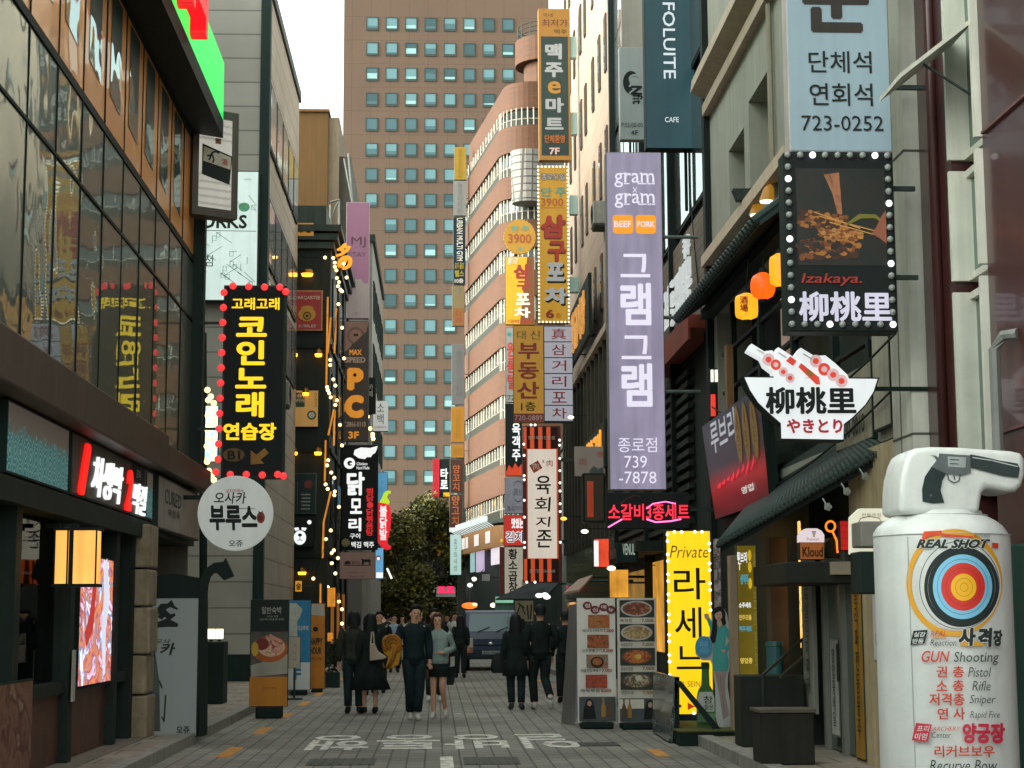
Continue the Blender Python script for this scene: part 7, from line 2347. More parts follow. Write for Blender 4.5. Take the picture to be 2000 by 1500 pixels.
p.shape([(1395, 1310), (1404, 1360), (1408, 1390), (1412, 1414), (1420, 1414), (1422, 1392), (1416, 1360), (1416, 1330), (1420, 1312)], mat('printed_legs', (178, 156, 150), .6), 'legs')
p.strokes([[(1406, 1318), (1410, 1362), (1414, 1395)]], 1.2, mat('leg_shadow_print', (140, 112, 104), .6), 'leg_line')
p.shape([(1409, 1408), (1412, 1419), (1430, 1419), (1428, 1400), (1420, 1400)], mat('printed_white_shoe', (206, 204, 200), .6), 'shoes')
p.shape([(1392, 1232), (1394, 1262), (1392, 1290), (1392, 1313), (1421, 1313), (1424, 1294), (1420, 1278), (1416, 1268), (1419, 1245), (1416, 1230), (1408, 1222), (1400, 1222)], DRS, 'dress')
p.shape([(1414, 1222), (1424, 1232), (1438, 1252), (1437, 1257), (1420, 1277), (1413, 1274), (1426, 1255), (1415, 1240)][::-1], DRS, 'sleeve')
p.shape([(1392, 1240), (1386, 1226), (1382, 1214), (1386, 1210), (1394, 1222), (1398, 1230)][::-1], DRS, 'sleeve')
p.disc(1383, 1208, 4, SKN, 'hand', 5)
p.disc(1414, 1275, 4.5, SKN, 'hand', 3)
p.disc(1406, 1204, 13, HAIR, 'hair', 15)
p.shape([(1394, 1206), (1392, 1232), (1388, 1250), (1392, 1260), (1398, 1258), (1402, 1236), (1402, 1212)], HAIR, 'hair')
p.shape([(1408, 1200), (1417, 1206), (1420, 1222), (1414, 1226), (1408, 1216)][::-1], HAIR, 'hair')
p.shape([(1403, 1216), (1402, 1224), (1407, 1230), (1412, 1224), (1410, 1216)], SKN, 'neck')
p.disc(1405, 1206, 7.2, SKN, 'face', 10)
p.shape([(1398, 1203), (1399, 1197), (1406, 1194), (1413, 1198), (1414, 1204), (1409, 1198)][::-1], HAIR, 'hair')
for x in (1402, 1408.5):
    p.disc(x, 1205, 1.3, HAIR, 'eye', .8, 8)
p.strokes([[(1402.5, 1211), (1405, 1212), (1408, 1210.5)]], 1.5, mat('lip_print', (170, 70, 76), .6), 'mouth')
p.disc(1375, 1266, 16.5, mat('sky_blue_disc', (70, 150, 190), .5, noise=.15, ns=8), 'round_blue_sign', 20)
p.text('처음', (1366, 1256, 1384, 1268), mat('pale_blue_print', (130, 200, 220), .6), .02)
p.text('시원', (1366, 1269, 1384, 1279), mat('pale_blue_print', (130, 200, 220), .6), .0)

# ================================================================== inflatable gun-range tube
BC = Vector((3.215, 11.0, 0))
BR_ = .425
tube = thing('inflatable_tube', 'tall white inflatable bottle with a pistol picture, round target and shooting range lettering', 'inflatable', (BC.x, BC.y, 0))
WV = mat('white_vinyl', (206, 209, 206), .42, noise=.1, ns=3.5, bump=.55)
zt = lambda y: W(1844, y, BC.y - .3).z
z_s = zt(1048)
mb = MB()
rings = [(BC.x, BC.y, .02, .36, .36), (BC.x, BC.y, .06, .41, .41)]
for i in range(9):
    z = .12 + (z_s - .12) * i / 8
    rings.append((BC.x, BC.y, z, BR_, BR_))
sh = [(zt(1036), .415), (zt(1024), .39), (zt(1014), .35), (zt(1006), .305), (zt(1000), .27), (zt(994), .262)]
rings += [(BC.x - .01, BC.y, z, rr_, rr_) for z, rr_ in sh]
mb.loft(rings, 72)
mb.build('body', WV, tube, smooth=True)
Yh = BC.y - .24
head = [(1757, 1004), (1757, 960), (1760, 930), (1768, 900), (1776, 884), (1790, 875), (1820, 872), (1870, 873), (1930, 877), (1975, 880), (1995, 884), (2003, 895), (2004, 925), (1998, 948), (1986, 960), (1968, 960), (1945, 955), (1927, 952), (1920, 962), (1917, 980), (1914, 1004)]
mb = MB()
mb.prism([W(x, y, Yh) for x, y in head][::-1], (0, .46, 0))
ho = mb.build('head', WV, tube, smooth=True)
bv = ho.modifiers.new('bevel', 'BEVEL')
bv.width = .09
bv.segments = 5
bv.limit_method = 'ANGLE'
bv.angle_limit = math.radians(50)
# seams
SEAM = mat('vinyl_seam', (168, 172, 170), .6, noise=0)
mb = MB()
for z, rr_ in ((z_s + .015, .428), (zt(1003), .29)):
    mb.tube([(BC.x + rr_ * math.cos(2 * math.pi * i / 40), BC.y + rr_ * math.sin(2 * math.pi * i / 40), z) for i in range(41)], .004, 5)
mb.tube([(BC.x - .30, BC.y - .305, z) for z in (.1, z_s)], .003, 5)
for i in range(26):
    z = zt(998) + i * .014
    q = W(1766 - (2 if i < 14 else -((i - 14) * .6)), 996 - i * 4.4, Yh + .045)
    mb.tube([q + Vector((-.012, .02, 0)), q + Vector((.012, -.008, .002))], .0025, 4)
mb.build('seams', SEAM, tube)
class CylP:
    """things printed on the round body: the photo point is carried onto the cylinder along the line of sight"""
    def __init__(self):
        self.lay = .004
    def at(self, px, py, d):
        dv = ray(px, py)
        R_ = BR_ + d
        ox, oy = CAM.x - BC.x, CAM.y - BC.y
        a = dv.x ** 2 + dv.y ** 2
        b = 2 * (ox * dv.x + oy * dv.y)
        c = ox * ox + oy * oy - R_ * R_
        D = max(0, b * b - 4 * a * c)
        t = (-b - math.sqrt(D)) / (2 * a)
        return CAM + dv * t
    def text(self, s, box, m, bold=0, shear=0, name='lettering'):
        self.lay += .0006
        x0, y0, x1, y1 = box
        vs, fs = textgeom(s, bold, shear, 0)
        ax0, ax1 = min(q[0] for q in vs), max(q[0] for q in vs)
        ay0, ay1 = min(q[1] for q in vs), max(q[1] for q in vs)
        return MB().add([self.at(x0 + (x1 - x0) * (q[0] - ax0) / (ax1 - ax0), y1 + (y0 - y1) * (q[1] - ay0) / (ay1 - ay0), self.lay) for q in vs], fs).build(name, m, tube)
    def ring(self, cx_, cy_, r0, r1, m, name, ky=1.0, a0=0, a1=360):
        self.lay += .0004
        n = 72
        k = max(1, int((r1 - r0) / 6))
        vs, fs = [], []
        for i in range(n + 1):
            a = math.radians(a0 + (a1 - a0) * i / n)
            for j in range(k + 1):
                rr_ = r0 + (r1 - r0) * j / k
                vs.append(self.at(cx_ + rr_ * math.cos(a), cy_ + rr_ * ky * math.sin(a), self.lay))
        for i in range(n):
            for j in range(k):
                q = i * (k + 1) + j
                fs.append((q, q + 1, q + k + 2, q + k + 1))
        return MB().add(vs, fs).build(name, m, tube)
    def poly(self, pts, m, name):
        self.lay += .0006
        # fine strips so that it follows the curve
        xs = [q[0] for q in pts]
        return MB().poly([self.at(x, y, self.lay) for x, y in pts]).build(name, m, tube)
    def quadstrip(self, p00, p10, p11, p01, m, name, n=8):
        self.lay += .0006
        vs, fs = [], []
        for i in range(n + 1):
            t = i / n
            vs.append(self.at(p00[0] + (p10[0] - p00[0]) * t, p00[1] + (p10[1] - p00[1]) * t, self.lay))
            vs.append(self.at(p01[0] + (p11[0] - p01[0]) * t, p01[1] + (p11[1] - p01[1]) * t, self.lay))
        for i in range(n):
            fs.append((2 * i, 2 * i + 2, 2 * i + 3, 2 * i + 1))
        return MB().add(vs, fs).build(name, m, tube)
cp = CylP()
TGO = mat('target_gold', (214, 154, 34), .5, noise=.05)
TBK = mat('target_black', (36, 40, 42), .5, noise=.05)
TBL = mat('target_blue', (122, 190, 222), .5, noise=.03)
TRD = mat('target_red', (206, 46, 34), .5, noise=.05)
TYW = mat('target_yellow', (240, 178, 24), .5, noise=.03)
THN = mat('target_line', (70, 76, 78), .5, noise=0)
cp.ring(1864, 1138, 84, 94, TGO, 'target_outer_ring', 1.12)
cp.ring(1872, 1140, 78, 79, THN, 'target_line', 1.12)
cp.ring(1872, 1142, 0, 83, WV, 'target_white', 1.08)
cp.ring(1874, 1143, 77, 78.5, THN, 'target_line', 1.1)
cp.ring(1878, 1146, 66, 73, TBK, 'target_ring', 1.08)
cp.ring(1878, 1146, 56, 65.5, TBK, 'target_ring', 1.1)
cp.ring(1880, 1146, 0, 58, TBL, 'target_ring', 1.09)
cp.ring(1880, 1146, 49, 49.8, THN, 'target_line', 1.09)
cp.ring(1881, 1146, 0, 43, TRD, 'target_ring', 1.09)
cp.ring(1881, 1146, 33, 33.6, mat('target_dark_red', (140, 30, 24), .5), 'target_line', 1.09)
cp.ring(1882, 1147, 0, 25, TYW, 'target_ring', 1.06)
for a in (17, 8):
    cp.ring(1883, 1147, a - .6, a, mat('target_amber_line', (120, 84, 14), .5), 'target_line', 1.06)
RTX = mat('red_vinyl_print', (200, 60, 40), .5, noise=0)
CTX = mat('charcoal_vinyl_print', (52, 58, 58), .5, noise=0)
BTX = mat('black_vinyl_print', (40, 44, 44), .5, noise=0)
cp.text('REAL SHOT', (1790, 1052, 1934, 1072), WV, .09, .35)
cp.text('REAL SHOT', (1790, 1053, 1934, 1071), BTX, .05, .35)
cp.quadstrip((1801, 1050), (1840, 1043), (1838, 1036), (1804, 1038), mat('orange_red_print2', (226, 72, 30), .5), 'gun_mark', 6)
cp.quadstrip((1800, 1056), (1812, 1050), (1812, 1040), (1803, 1042), mat('orange_red_print2', (226, 72, 30), .5), 'gun_mark', 4)
cp.quadstrip((1838, 1048), (1900, 1050), (1900, 1047), (1838, 1042), mat('orange_red_print2', (226, 72, 30), .5), 'gun_mark', 8)
cp.text('실감전동체험장', (1902, 1043, 1934, 1050), CTX, -.005)
cp.quadstrip((1938, 1070), (1950, 1071), (1950, 1061), (1938, 1060), RTX, 'small_red_square', 4)
cp.quadstrip((1778, 1260), (1806, 1256), (1812, 1230), (1784, 1232), BTX, 'black_tag', 6)
cp.text('실감', (1785, 1234, 1808, 1244), WV, .03, .2)
cp.text('반동', (1782, 1247, 1804, 1257), WV, .03, .2)
cp.text('REAL', (1817, 1232, 1848, 1244), RTX, .0, .3)
cp.text('Reaction', (1817, 1249, 1868, 1261), CTX, -.005, .2)
cp.ring(1884, 1244, 0, 10, TGO, 'gold_patch', .8)
cp.quadstrip((1822, 1246), (1848, 1246), (1850, 1243), (1822, 1243), TGO, 'gold_underline', 4)
cp.quadstrip((1876, 1262), (1920, 1262), (1924, 1254), (1876, 1252), TGO, 'gold_patch', 6)
for ch, bx in (('사', (1872, 1226, 1906, 1262)), ('격', (1910, 1226, 1938, 1264)), ('장', (1940, 1230, 1958, 1262))):
    cp.text(ch, (bx[0] - 1, bx[1] - 1, bx[2] + 1, bx[3] + 1), WV, .12, .06)
    cp.text(ch, bx, BTX, .06, .06)
cp.text('GUN', (1800, 1271, 1855, 1293), RTX, .012, .25)
cp.text('Shooting', (1863, 1273, 1951, 1299), CTX, .0, .15)
for (a, bx, e, bx2) in (('권', (1829, 1301, 1850, 1323), 'Pistol', (1891, 1303, 1936, 1322)), ('소', (1829, 1329, 1850, 1350), 'Rifle', (1899, 1330, 1935, 1349)), ('저격총', (1815, 1354, 1884, 1378), 'Sniper', (1894, 1357, 1945, 1379)), ('연', (1831, 1383, 1852, 1405), 'Rapid Fire', (1895, 1389, 1953, 1406))):
    cp.text(a, bx, RTX, .025)
    cp.text(e, bx2, CTX, -.004, .22)
cp.text('총', (1861, 1301, 1883, 1323), RTX, .025)
cp.text('총', (1861, 1328, 1883, 1350), RTX, .025)
cp.text('사', (1862, 1382, 1885, 1406), RTX, .025)
PKR = mat('crimson_vinyl_print', (196, 34, 66), .5, noise=0)
cp.quadstrip((1781, 1446), (1812, 1448), (1820, 1415), (1789, 1412), PKR, 'crimson_tag', 6)
cp.text('프리', (1790, 1417, 1816, 1429), WV, .02, .2)
cp.text('미엄', (1786, 1432, 1812, 1445), WV, .02, .2)
cp.text('ARCHERY', (1821, 1419, 1876, 1428), RTX, -.004, .3)
cp.text('Center', (1820, 1430, 1857, 1441), CTX, -.004, .1)
cp.text('양궁장', (1880, 1412, 1963, 1452), PKR, .05, .0)
cp.text('리커브보우', (1825, 1456, 1943, 1479), RTX, .025)
cp.text('Recurve Bow', (1816, 1484, 1948, 1506), CTX, .0, .2)
# revolver picture on the head
hp = Panel(tube, W(1757, 1004, Yh - .001), (1, 0, 0), (0, 0, 1), (1757, 872, 2004, 1004), ((W(2004, 940, Yh) - W(1757, 940, Yh)).x, W(1880, 872, Yh).z - W(1880, 1004, Yh).z))
hp.lay = .004
GUNB = mat('gun_print_dark', (44, 50, 52), .45, noise=.2, ns=14)
GUNS = mat('gun_print_steel', (84, 92, 94), .4, noise=.25, ns=14)
hp.shape([(1822, 912), (1848, 916), (1852, 922), (1842, 940), (1838, 958), (1844, 982), (1822, 984), (1802, 980), (1802, 956), (1808, 932)], mat('gun_grip_print', (38, 46, 48), .6, noise=.25, ns=20), 'revolver_grip')
hp.shape([(1822, 912), (1832, 900), (1828, 892), (1818, 890), (1830, 890), (1836, 894), (1838, 886), (1900, 890), (1898, 924), (1880, 930), (1850, 926)], GUNS, 'revolver_frame')
hp.shape([(1854, 892), (1890, 894), (1888, 914), (1854, 912)], mat('gun_print_bright', (150, 158, 158), .35, noise=.3, ns=10), 'revolver_cylinder')
hp.strokes([[(1858, 898), (1876, 899)], [(1858, 906), (1874, 907)]], 2, GUNB, 'cylinder_flute')
hp.shape([(1898, 888), (1925, 893), (1955, 900), (1990, 906), (1994, 916), (1990, 934), (1960, 930), (1930, 922), (1898, 914)], GUNB, 'revolver_barrel')
hp.strokes([[(1902, 894), (1940, 900), (1990, 912)]], 1.8, mat('gun_print_line', (190, 196, 196), .4), 'barrel_highlight')
hp.strokes([[(1852, 926), (1854, 938), (1864, 944), (1874, 940), (1877, 928)], [(1864, 928), (1866, 938)]], 2.4, GUNB, 'trigger_guard')
hp.disc(1818, 968, 2.5, GUNS, 'grip_medallion', n=12)

# ================================================================== small blue truck
q = G(905, 1305)
TYd = 53.0
tx0, tx1 = W(905, 1250, TYd).x, W(1012, 1250, TYd).x
tcx = (tx0 + tx1) / 2
hw = (tx1 - tx0) / 2
zt_ = lambda y: W(950, y, TYd).z
truck = thing('small_truck', 'small dark blue cab-over truck driving towards the viewer in the lane', 'truck', (tcx, TYd + 2, 0))
BLU = mat('dark_blue_paint', (20, 42, 70), .35, noise=.1, coat=.25)
roofz = zt_(1192)
wl = zt_(1236)
def section(mb, prof, x0, x1, t):
    pass
mb = MB()
prof = [(0.02, .40), (0.0, .62), (0.0, wl - .18), (.06, wl), (.34, roofz - .06), (.48, roofz), (1.5, roofz), (1.62, roofz - .1), (1.62, .40)]
pl = [Vector((tcx - hw + .03, TYd + y, z)) for y, z in prof]
mb.prism(pl, (2 * hw - .06, 0, 0))
mb.build('cab', BLU, truck, bevel=.06)
a0_, a1_ = .085, .315
za_, zb_ = wl + .04, roofz - .10
wn = Vector((0, -(zb_ - za_), (a1_ - a0_))).normalized()
wq = [Vector((tcx - hw + .16, TYd + a0_, za_)), Vector((tcx + hw - .16, TYd + a0_, za_)), Vector((tcx + hw - .20, TYd + a1_, zb_)), Vector((tcx - hw + .20, TYd + a1_, zb_))]
MB().prism([v + wn * .012 for v in wq], -wn * .02).build('windscreen', mirrorglass('windscreen_glass', (92, 116, 120), .3, .05, (.85, .95, .95), 0), truck)
mb = MB()
for s_ in (-.35, .2):
    mb.tube([Vector((tcx + s_ - .05, TYd + .05, za_ - .02)) + wn * .03, Vector((tcx + s_ + .32, TYd + .12, za_ + .12)) + wn * .03], .012, 5)
mb.build('wiper', BLACK, truck)
for s_ in (-1, 1):
    hx = tcx + s_ * (hw - .17)
    MB().box(hx - .12, hx + .12, TYd - .02, TYd + .04, zt_(1275) + .0, zt_(1246)).build('headlight', mat('headlamp_lens', (196, 186, 170), .2, noise=.2, ns=8), truck, bevel=.02)
    MB().box(hx - .12, hx + .12, TYd - .024, TYd, zt_(1275), zt_(1264)).build('indicator', mat('amber_lens', (170, 100, 70), .3), truck)
    mx = tcx + s_ * (hw + .12)
    mir = MB().box(mx - .08, mx + .08, TYd + .02, TYd + .1, wl + .1, wl + .42).build('wing_mirror', BLACK, truck, bevel=.02)
    MB().tube([(mx, TYd + .06, wl + .12), (tcx + s_ * (hw - .05), TYd + .2, wl + .05)], .014, 5).build('mirror_arm', BLACK, truck)
    for yy in (.62, 3.1):
        wh_ = MB().tube([(tcx + s_ * (hw - .2), TYd + yy, .30), (tcx + s_ * (hw - .02), TYd + yy, .30)], .30, 20).build('wheel', mat('tyre_rubber', (28, 30, 30), .85, noise=.15), truck)
        MB().tube([(tcx + s_ * (hw - .03), TYd + yy, .30), (tcx + s_ * (hw - .005), TYd + yy, .30)], .16, 14).build('rim', STEEL, wh_)
MB().box(tcx - hw + .02, tcx + hw - .02, TYd - .06, TYd + .1, .34, zt_(1278)).build('bumper', mat('dark_bumper', (30, 38, 44), .5), truck, bevel=.03)
MB().box(tcx - .26, tcx + .26, TYd - .012, TYd + .01, zt_(1280), zt_(1271)).build('number_plate', mat('plate_white', (150, 156, 156), .6, noise=.1), truck)
pp_ = Panel(truck, (tcx - .26, TYd - .012, zt_(1280)), (1, 0, 0), (0, 0, 1))
pp_.text('80누 7384', (.04, .115, .48, .03), INKD, .0)
MB().box(tcx - .5, tcx + .5, TYd - .006, TYd + .01, zt_(1262), zt_(1259)).build('grille_line', BLACK, truck)
MB().ball((tcx - .0, TYd - .01, zt_(1257)), .075, .012, .05, 10).build('badge', mat('chrome', (190, 196, 196), .2, .9), truck)
MB().box(tcx - hw + .02, tcx + hw - .02, TYd + 1.72, TYd + 4.2, .62, .95).build('cargo_bed', mat('blue_bed_paint', (36, 66, 94), .5, noise=.2), truck)
MB().box(tcx - hw + .15, tcx + hw - .15, TYd + .3, TYd + 4.1, .36, .62).build('chassis', BLACK, truck)

# ================================================================== trees at the end of the street
BARK = mat('tree_bark', (66, 56, 44), .9, noise=.4, ns=6, bump=.5)
LEAF = [mat('leaf_olive', (76, 78, 34), .6, noise=.4, ns=1.0), mat('leaf_yellow', (110, 106, 42), .6, noise=.35, ns=1.0), mat('leaf_dark', (24, 36, 22), .6, noise=.4, ns=1.0)]
def tree(label, x, y, h, rad, low, nleaf, seed, mix):
    rnd = random.Random(seed)
    t = thing('street_tree', label, 'tree', (x, y, 0), 'trees at the end of the street')
    mb = MB()
    mb.tube([(x, y, 0), (x + .05, y, h * .25), (x - .05, y, h * .5), (x + .1, y, h * .8)], [.22, .18, .13, .05], 9)
    clumps = []
    for i in range(18):
        a = rnd.uniform(0, 6.28)
        z = low + (h - low) * rnd.random() ** .8
        k = math.sin(math.pi * min(1, max(.12, (z - low) / (h - low) * .8 + .15)))
        r_ = rad * k * rnd.uniform(.45, 1.0)
        c = Vector((x + r_ * math.cos(a), y + r_ * math.sin(a) * .8, z))
        clumps.append((c, rnd.uniform(.7, 1.3)))
        b0 = Vector((x, y, max(1.5, z - rnd.uniform(.8, 2.0))))
        mb.tube([b0, b0.lerp(c, .5) + Vector((0, 0, .2)), c], [.06, .04, .015], 5)
    mb.build('trunk', BARK, t)
    cb_ = MB()
    for i in range(nleaf):
        c, s = clumps[rnd.randrange(len(clumps))]
        d = Vector((rnd.gauss(0, 1), rnd.gauss(0, 1), rnd.gauss(0, .8)))
        d = d.normalized() * s * rnd.random() ** .45 * 1.15
        p_ = c + d
        a = Vector((rnd.gauss(0, 1), rnd.gauss(0, 1), rnd.gauss(0, .7))).normalized() * rnd.uniform(.10, .19)
        b = a.cross(Vector((rnd.gauss(0, 1), rnd.gauss(0, 1), rnd.gauss(0, 1)))).normalized() * rnd.uniform(.06, .11)
        u_ = rnd.random()
        mi = 1 if u_ < mix[0] else (2 if u_ > 1 - mix[1] else 0)
        cb_.poly([p_ - a, p_ + b, p_ + a, p_ - b], mi)
    cb_.build('crown', LEAF, t)
tree('broad yellowing street tree with the tallest crown in the middle of the far end', -.6, 122, 9.0, 2.5, 2.2, 17000, 3, (.45, .15))
tree('yellow green street tree on the left of the far end behind the pepper sign', -2.5, 116, 7.9, 2.0, 2.2, 12000, 5, (.75, .03))
tree('dark green street tree on the right of the far end below the tarot sign', .9, 128, 8.2, 2.2, 2.0, 13000, 8, (.06, .6))
tree('low dark street tree beyond the walking couple at the far end', -1.0, 134, 7.5, 3.2, 1.2, 13000, 9, (.1, .5))
tag(MB().tube([W(756, 1110, 100), W(765, 1130, 100)], .05, 6).build('tube_lamp', glow('tube_white', (240, 244, 236), 1.6, 0)), 'small white tube lamp seen against the yellowing tree', 'lamp')
# ================================================================== PEOPLE
SKIN = mat('skin', (206, 156, 128), .55, noise=.08, ns=12)
SKIN2 = mat('skin_stockings', (120, 92, 76), .55, noise=.08, ns=12)
HAIRB = mat('black_hair', (26, 25, 26), .5, noise=.2, ns=20)
HAIRR = mat('brown_hair', (84, 54, 38), .5, noise=.25, ns=20)
def skinmesh(name, verts, edges, radii, m, parent, root=0, sub=1):
    me = bpy.data.meshes.new(name)
    off = wloc(parent)
    me.from_pydata([Vector(v) - off for v in verts], edges, [])
    o = bpy.data.objects.new(name, me)
    COL.objects.link(o)
    o.parent = parent
    o.modifiers.new('skin', 'SKIN')
    sv = me.skin_vertices[0].data if me.skin_vertices else None
    if sv is None:
        me.skin_vertices.new() if hasattr(me.skin_vertices, 'new') else None
        bpy.context.view_layer.objects.active = o
        sv = me.skin_vertices[0].data
    for i, r_ in enumerate(radii):
        sv[i].radius = (r_, r_) if not isinstance(r_, tuple) else r_
        sv[i].use_root = i == root
    s = o.modifiers.new('subdivision', 'SUBSURF')
    s.levels = s.render_levels = sub
    me.materials.append(m)
    return o
def person(label, x, y, h, yaw, pose=None, top=None, bottom=None, shoes=None, hair=HAIRB, hairlen='short', skirt=None, coat=None, sleeves=True, legs=None, group=None, skinm=SKIN, hands=True, female=False):
    """joints in metres for a 1.75 m figure facing -Y, then scaled and turned by yaw"""
    J = dict(pelvis=(0, 0, .96), waist=(0, 0, 1.10), chest=(0, .0, 1.30), neck=(0, .01, 1.47), jaw=(0, -.015, 1.555), head=(0, .0, 1.645), crown=(0, .01, 1.70),
             shl=(.18, 0, 1.42), shr=(-.18, 0, 1.42), ell=(.25, .03, 1.15), elr=(-.25, .03, 1.15), wrl=(.26, -.03, .90), wrr=(-.26, -.03, .90),
             hal=(.265, -.05, .82), har=(-.265, -.05, .82), hil=(.09, 0, .92), hir=(-.09, 0, .92), knl=(.10, -.02, .50), knr=(-.10, -.02, .50),
             anl=(.10, .02, .09), anr=(-.10, .02, .09), tol=(.115, -.14, .035), tor=(-.115, -.14, .035))
    if female:
        J.update(shl=(.16, 0, 1.41), shr=(-.16, 0, 1.41), ell=(.215, .03, 1.15), elr=(-.215, .03, 1.15), wrl=(.22, -.02, .91), wrr=(-.22, -.02, .91), hal=(.22, -.04, .83), har=(-.22, -.04, .83))
    J.update(pose or {})
    k = h / 1.75
    cy, sy = math.cos(yaw), math.sin(yaw)
    T = lambda p: Vector((x + k * (p[0] * cy - p[1] * sy), y + k * (p[0] * sy + p[1] * cy), k * p[2]))
    P = {n: T(p) for n, p in J.items()}
    r = thing('person', label, 'person', (x, y, 0), group)
    # ---- body, one continuous surface
    order = ['pelvis', 'waist', 'chest', 'neck', 'jaw', 'head', 'crown', 'shl', 'ell', 'wrl', 'hal', 'shr', 'elr', 'wrr', 'har', 'hil', 'knl', 'anl', 'tol', 'hir', 'knr', 'anr', 'tor']
    rad = dict(pelvis=.125, waist=.105, chest=.125, neck=.052, jaw=.065, head=.088, crown=.07, shl=.03, ell=.034, wrl=.028, hal=.036, shr=.03, elr=.034, wrr=.028, har=.036, hil=.085, knl=.056, anl=.038, tol=.034, hir=.085, knr=.056, anr=.038, tor=.034)
    vs = [P[n] for n in order]
    rr = [rad[n] * k for n in order]
    ix = {n: i for i, n in enumerate(order)}
    ed = [('pelvis', 'waist'), ('waist', 'chest'), ('chest', 'neck'), ('neck', 'jaw'), ('jaw', 'head'), ('head', 'crown'), ('chest', 'shl'), ('shl', 'ell'), ('ell', 'wrl'), ('wrl', 'hal'), ('chest', 'shr'), ('shr', 'elr'), ('elr', 'wrr'), ('wrr', 'har'), ('pelvis', 'hil'), ('hil', 'knl'), ('knl', 'anl'), ('anl', 'tol'), ('pelvis', 'hir'), ('hir', 'knr'), ('knr', 'anr'), ('anr', 'tor')]
    ed = [(ix[a], ix[b]) for a, b in ed]
    skinmesh('body', vs, ed, rr, legs or skinm, r, 0, 1) if legs is None else skinmesh('body', vs, ed, rr, skinm, r, 0, 1)
    # fingers: five unequal bent chains rooted inside each palm
    if hands:
        for s_, hn, wn in ((1, 'hal', 'wrl'), (-1, 'har', 'wrr')):
            d = (P[hn] - P[wn]).normalized()
            side = d.cross(Vector((0, 0, 1)))
            if side.length < .3:
                side = Vector((cy, sy, 0))
            side.normalize()
            bend = side.cross(d).normalized()
            hv, he, hr = [P[hn] - d * .01 * k], [], [.026 * k]
            for f, L in enumerate((.062, .072, .066, .052, .045)):
                o_ = (f - 1.5) * .016 * k if f < 4 else -.034 * k
                b = P[hn] + side * o_ + d * (.012 * k if f < 4 else -.015 * k)
                m_ = b + d * L * .55 * k + side * (0 if f < 4 else -.012 * k) + bend * .008 * k
                e = b + d * L * k * .9 + bend * .028 * k
                i0 = len(hv)
                hv += [b, m_, e]
                he += [(0, i0), (i0, i0 + 1), (i0 + 1, i0 + 2)]
                hr += [.0105 * k, .0095 * k, .008 * k]
            skinmesh('hand', hv, he, hr, SKIN, r, 0, 1)
    # face
    fwd = (T((0, -1, 0)) - T((0, 0, 0))).normalized()
    rt = (T((1, 0, 0)) - T((0, 0, 0))).normalized()
    hd = P['head'] + Vector((0, 0, -.01 * k))
    fw = (P['jaw'] - P['neck'])
    mb = MB()
    mb.ball(hd + fwd * .088 * k + Vector((0, 0, -.035 * k)), .013 * k, .02 * k, .022 * k, 7)
    for s_ in (-1, 1):
        mb.ball(hd + rt * s_ * .087 * k + Vector((0, 0, -.02 * k)), .014 * k, .02 * k, .03 * k, 7)
    mb.build('nose_and_ears', skinm, r, smooth=True)
    mb = MB()
    for s_ in (-1, 1):
        mb.ball(hd + fwd * .083 * k + rt * s_ * .032 * k + Vector((0, 0, -.005 * k)), .012 * k, .01 * k, .006 * k, 7)
        mb.ball(hd + fwd * .084 * k + rt * s_ * .032 * k + Vector((0, 0, .018 * k)), .018 * k, .008 * k, .004 * k, 7)
    mb.build('eyes', HAIRB, r, smooth=True)
    MB().ball(hd + fwd * .08 * k + Vector((0, 0, -.068 * k)), .022 * k, .012 * k, .006 * k, 7).build('mouth', mat('lips', (150, 84, 76), .5, noise=0), r, smooth=True)
    # hair
    hb = MB()
    n = 14
    c0 = P['head'] + Vector((0, 0, .01 * k)) - fwd * .012 * k
    long_ = {'short': -.06, 'bob': -.14, 'long': -.42}[hairlen]
    rings = []
    R_ = .106 * k
    def hring(z, rx, ry, back=0.0):
        c = c0 - fwd * back * k
        rings.append((c, z * k, rx * k, ry * k))
    for z, rx, ry, bk in ((.112, .014, .014, 0), (.107, .044, .046, 0), (.090, .072, .076, .004), (.050, .094, .082, .02), (.018, .097, .068, .034)):
        hring(z, rx, ry, bk)
    if hairlen == 'short':
        hring(-.03, .093, .062, .044)
        hring(-.075, .07, .045, .05)
    elif hairlen == 'bob':
        hring(-.04, .112, .08, .04)
        hring(-.11, .112, .07, .05)
        hring(-.155, .10, .055, .05)
    else:
        hring(-.05, .110, .08, .04)
        hring(-.15, .112, .065, .06)
        hring(-.30, .12, .05, .075)
        hring(-.42, .085, .03, .085)
    vs2, fs2 = [], []
    for (c, z, rx, ry) in rings:
        for i in range(n):
            t = 2 * math.pi * i / n
            jit = 1 + .05 * math.sin(3 * t + z * 40) + .04 * math.sin(7 * t + x * 9)
            vs2.append(c + rt * rx * jit * math.cos(t) + fwd * ry * jit * math.sin(t) + Vector((0, 0, z)))
    for i in range(len(rings) - 1):
        for q_ in range(n):
            q2 = (q_ + 1) % n
            fs2.append((i * n + q_, i * n + q2, (i + 1) * n + q2, (i + 1) * n + q_))
    fs2.append(tuple(range(n)))
    fs2.append(tuple((len(rings) - 1) * n + q_ for q_ in range(n - 1, -1, -1)))
    hb.add(vs2, fs2)
    if hairlen != 'short':
        for s_ in (-1, 1):
            hb.tube([hd + rt * s_ * .07 * k + fwd * .06 * k + Vector((0, 0, .08 * k)), hd + rt * s_ * .098 * k + fwd * .05 * k, hd + rt * s_ * .1 * k + fwd * .02 * k + Vector((0, 0, max(-.3, long_ + .02) * k))], [.02 * k, .022 * k, .012 * k], 6)
    hb.build('hair', hair, r, smooth=True)
    # ---- clothes
    def ring_at(name_or_p, rx, ry):
        c = P[name_or_p] if isinstance(name_or_p, str) else T(name_or_p)
        return c, rx * k, ry * k
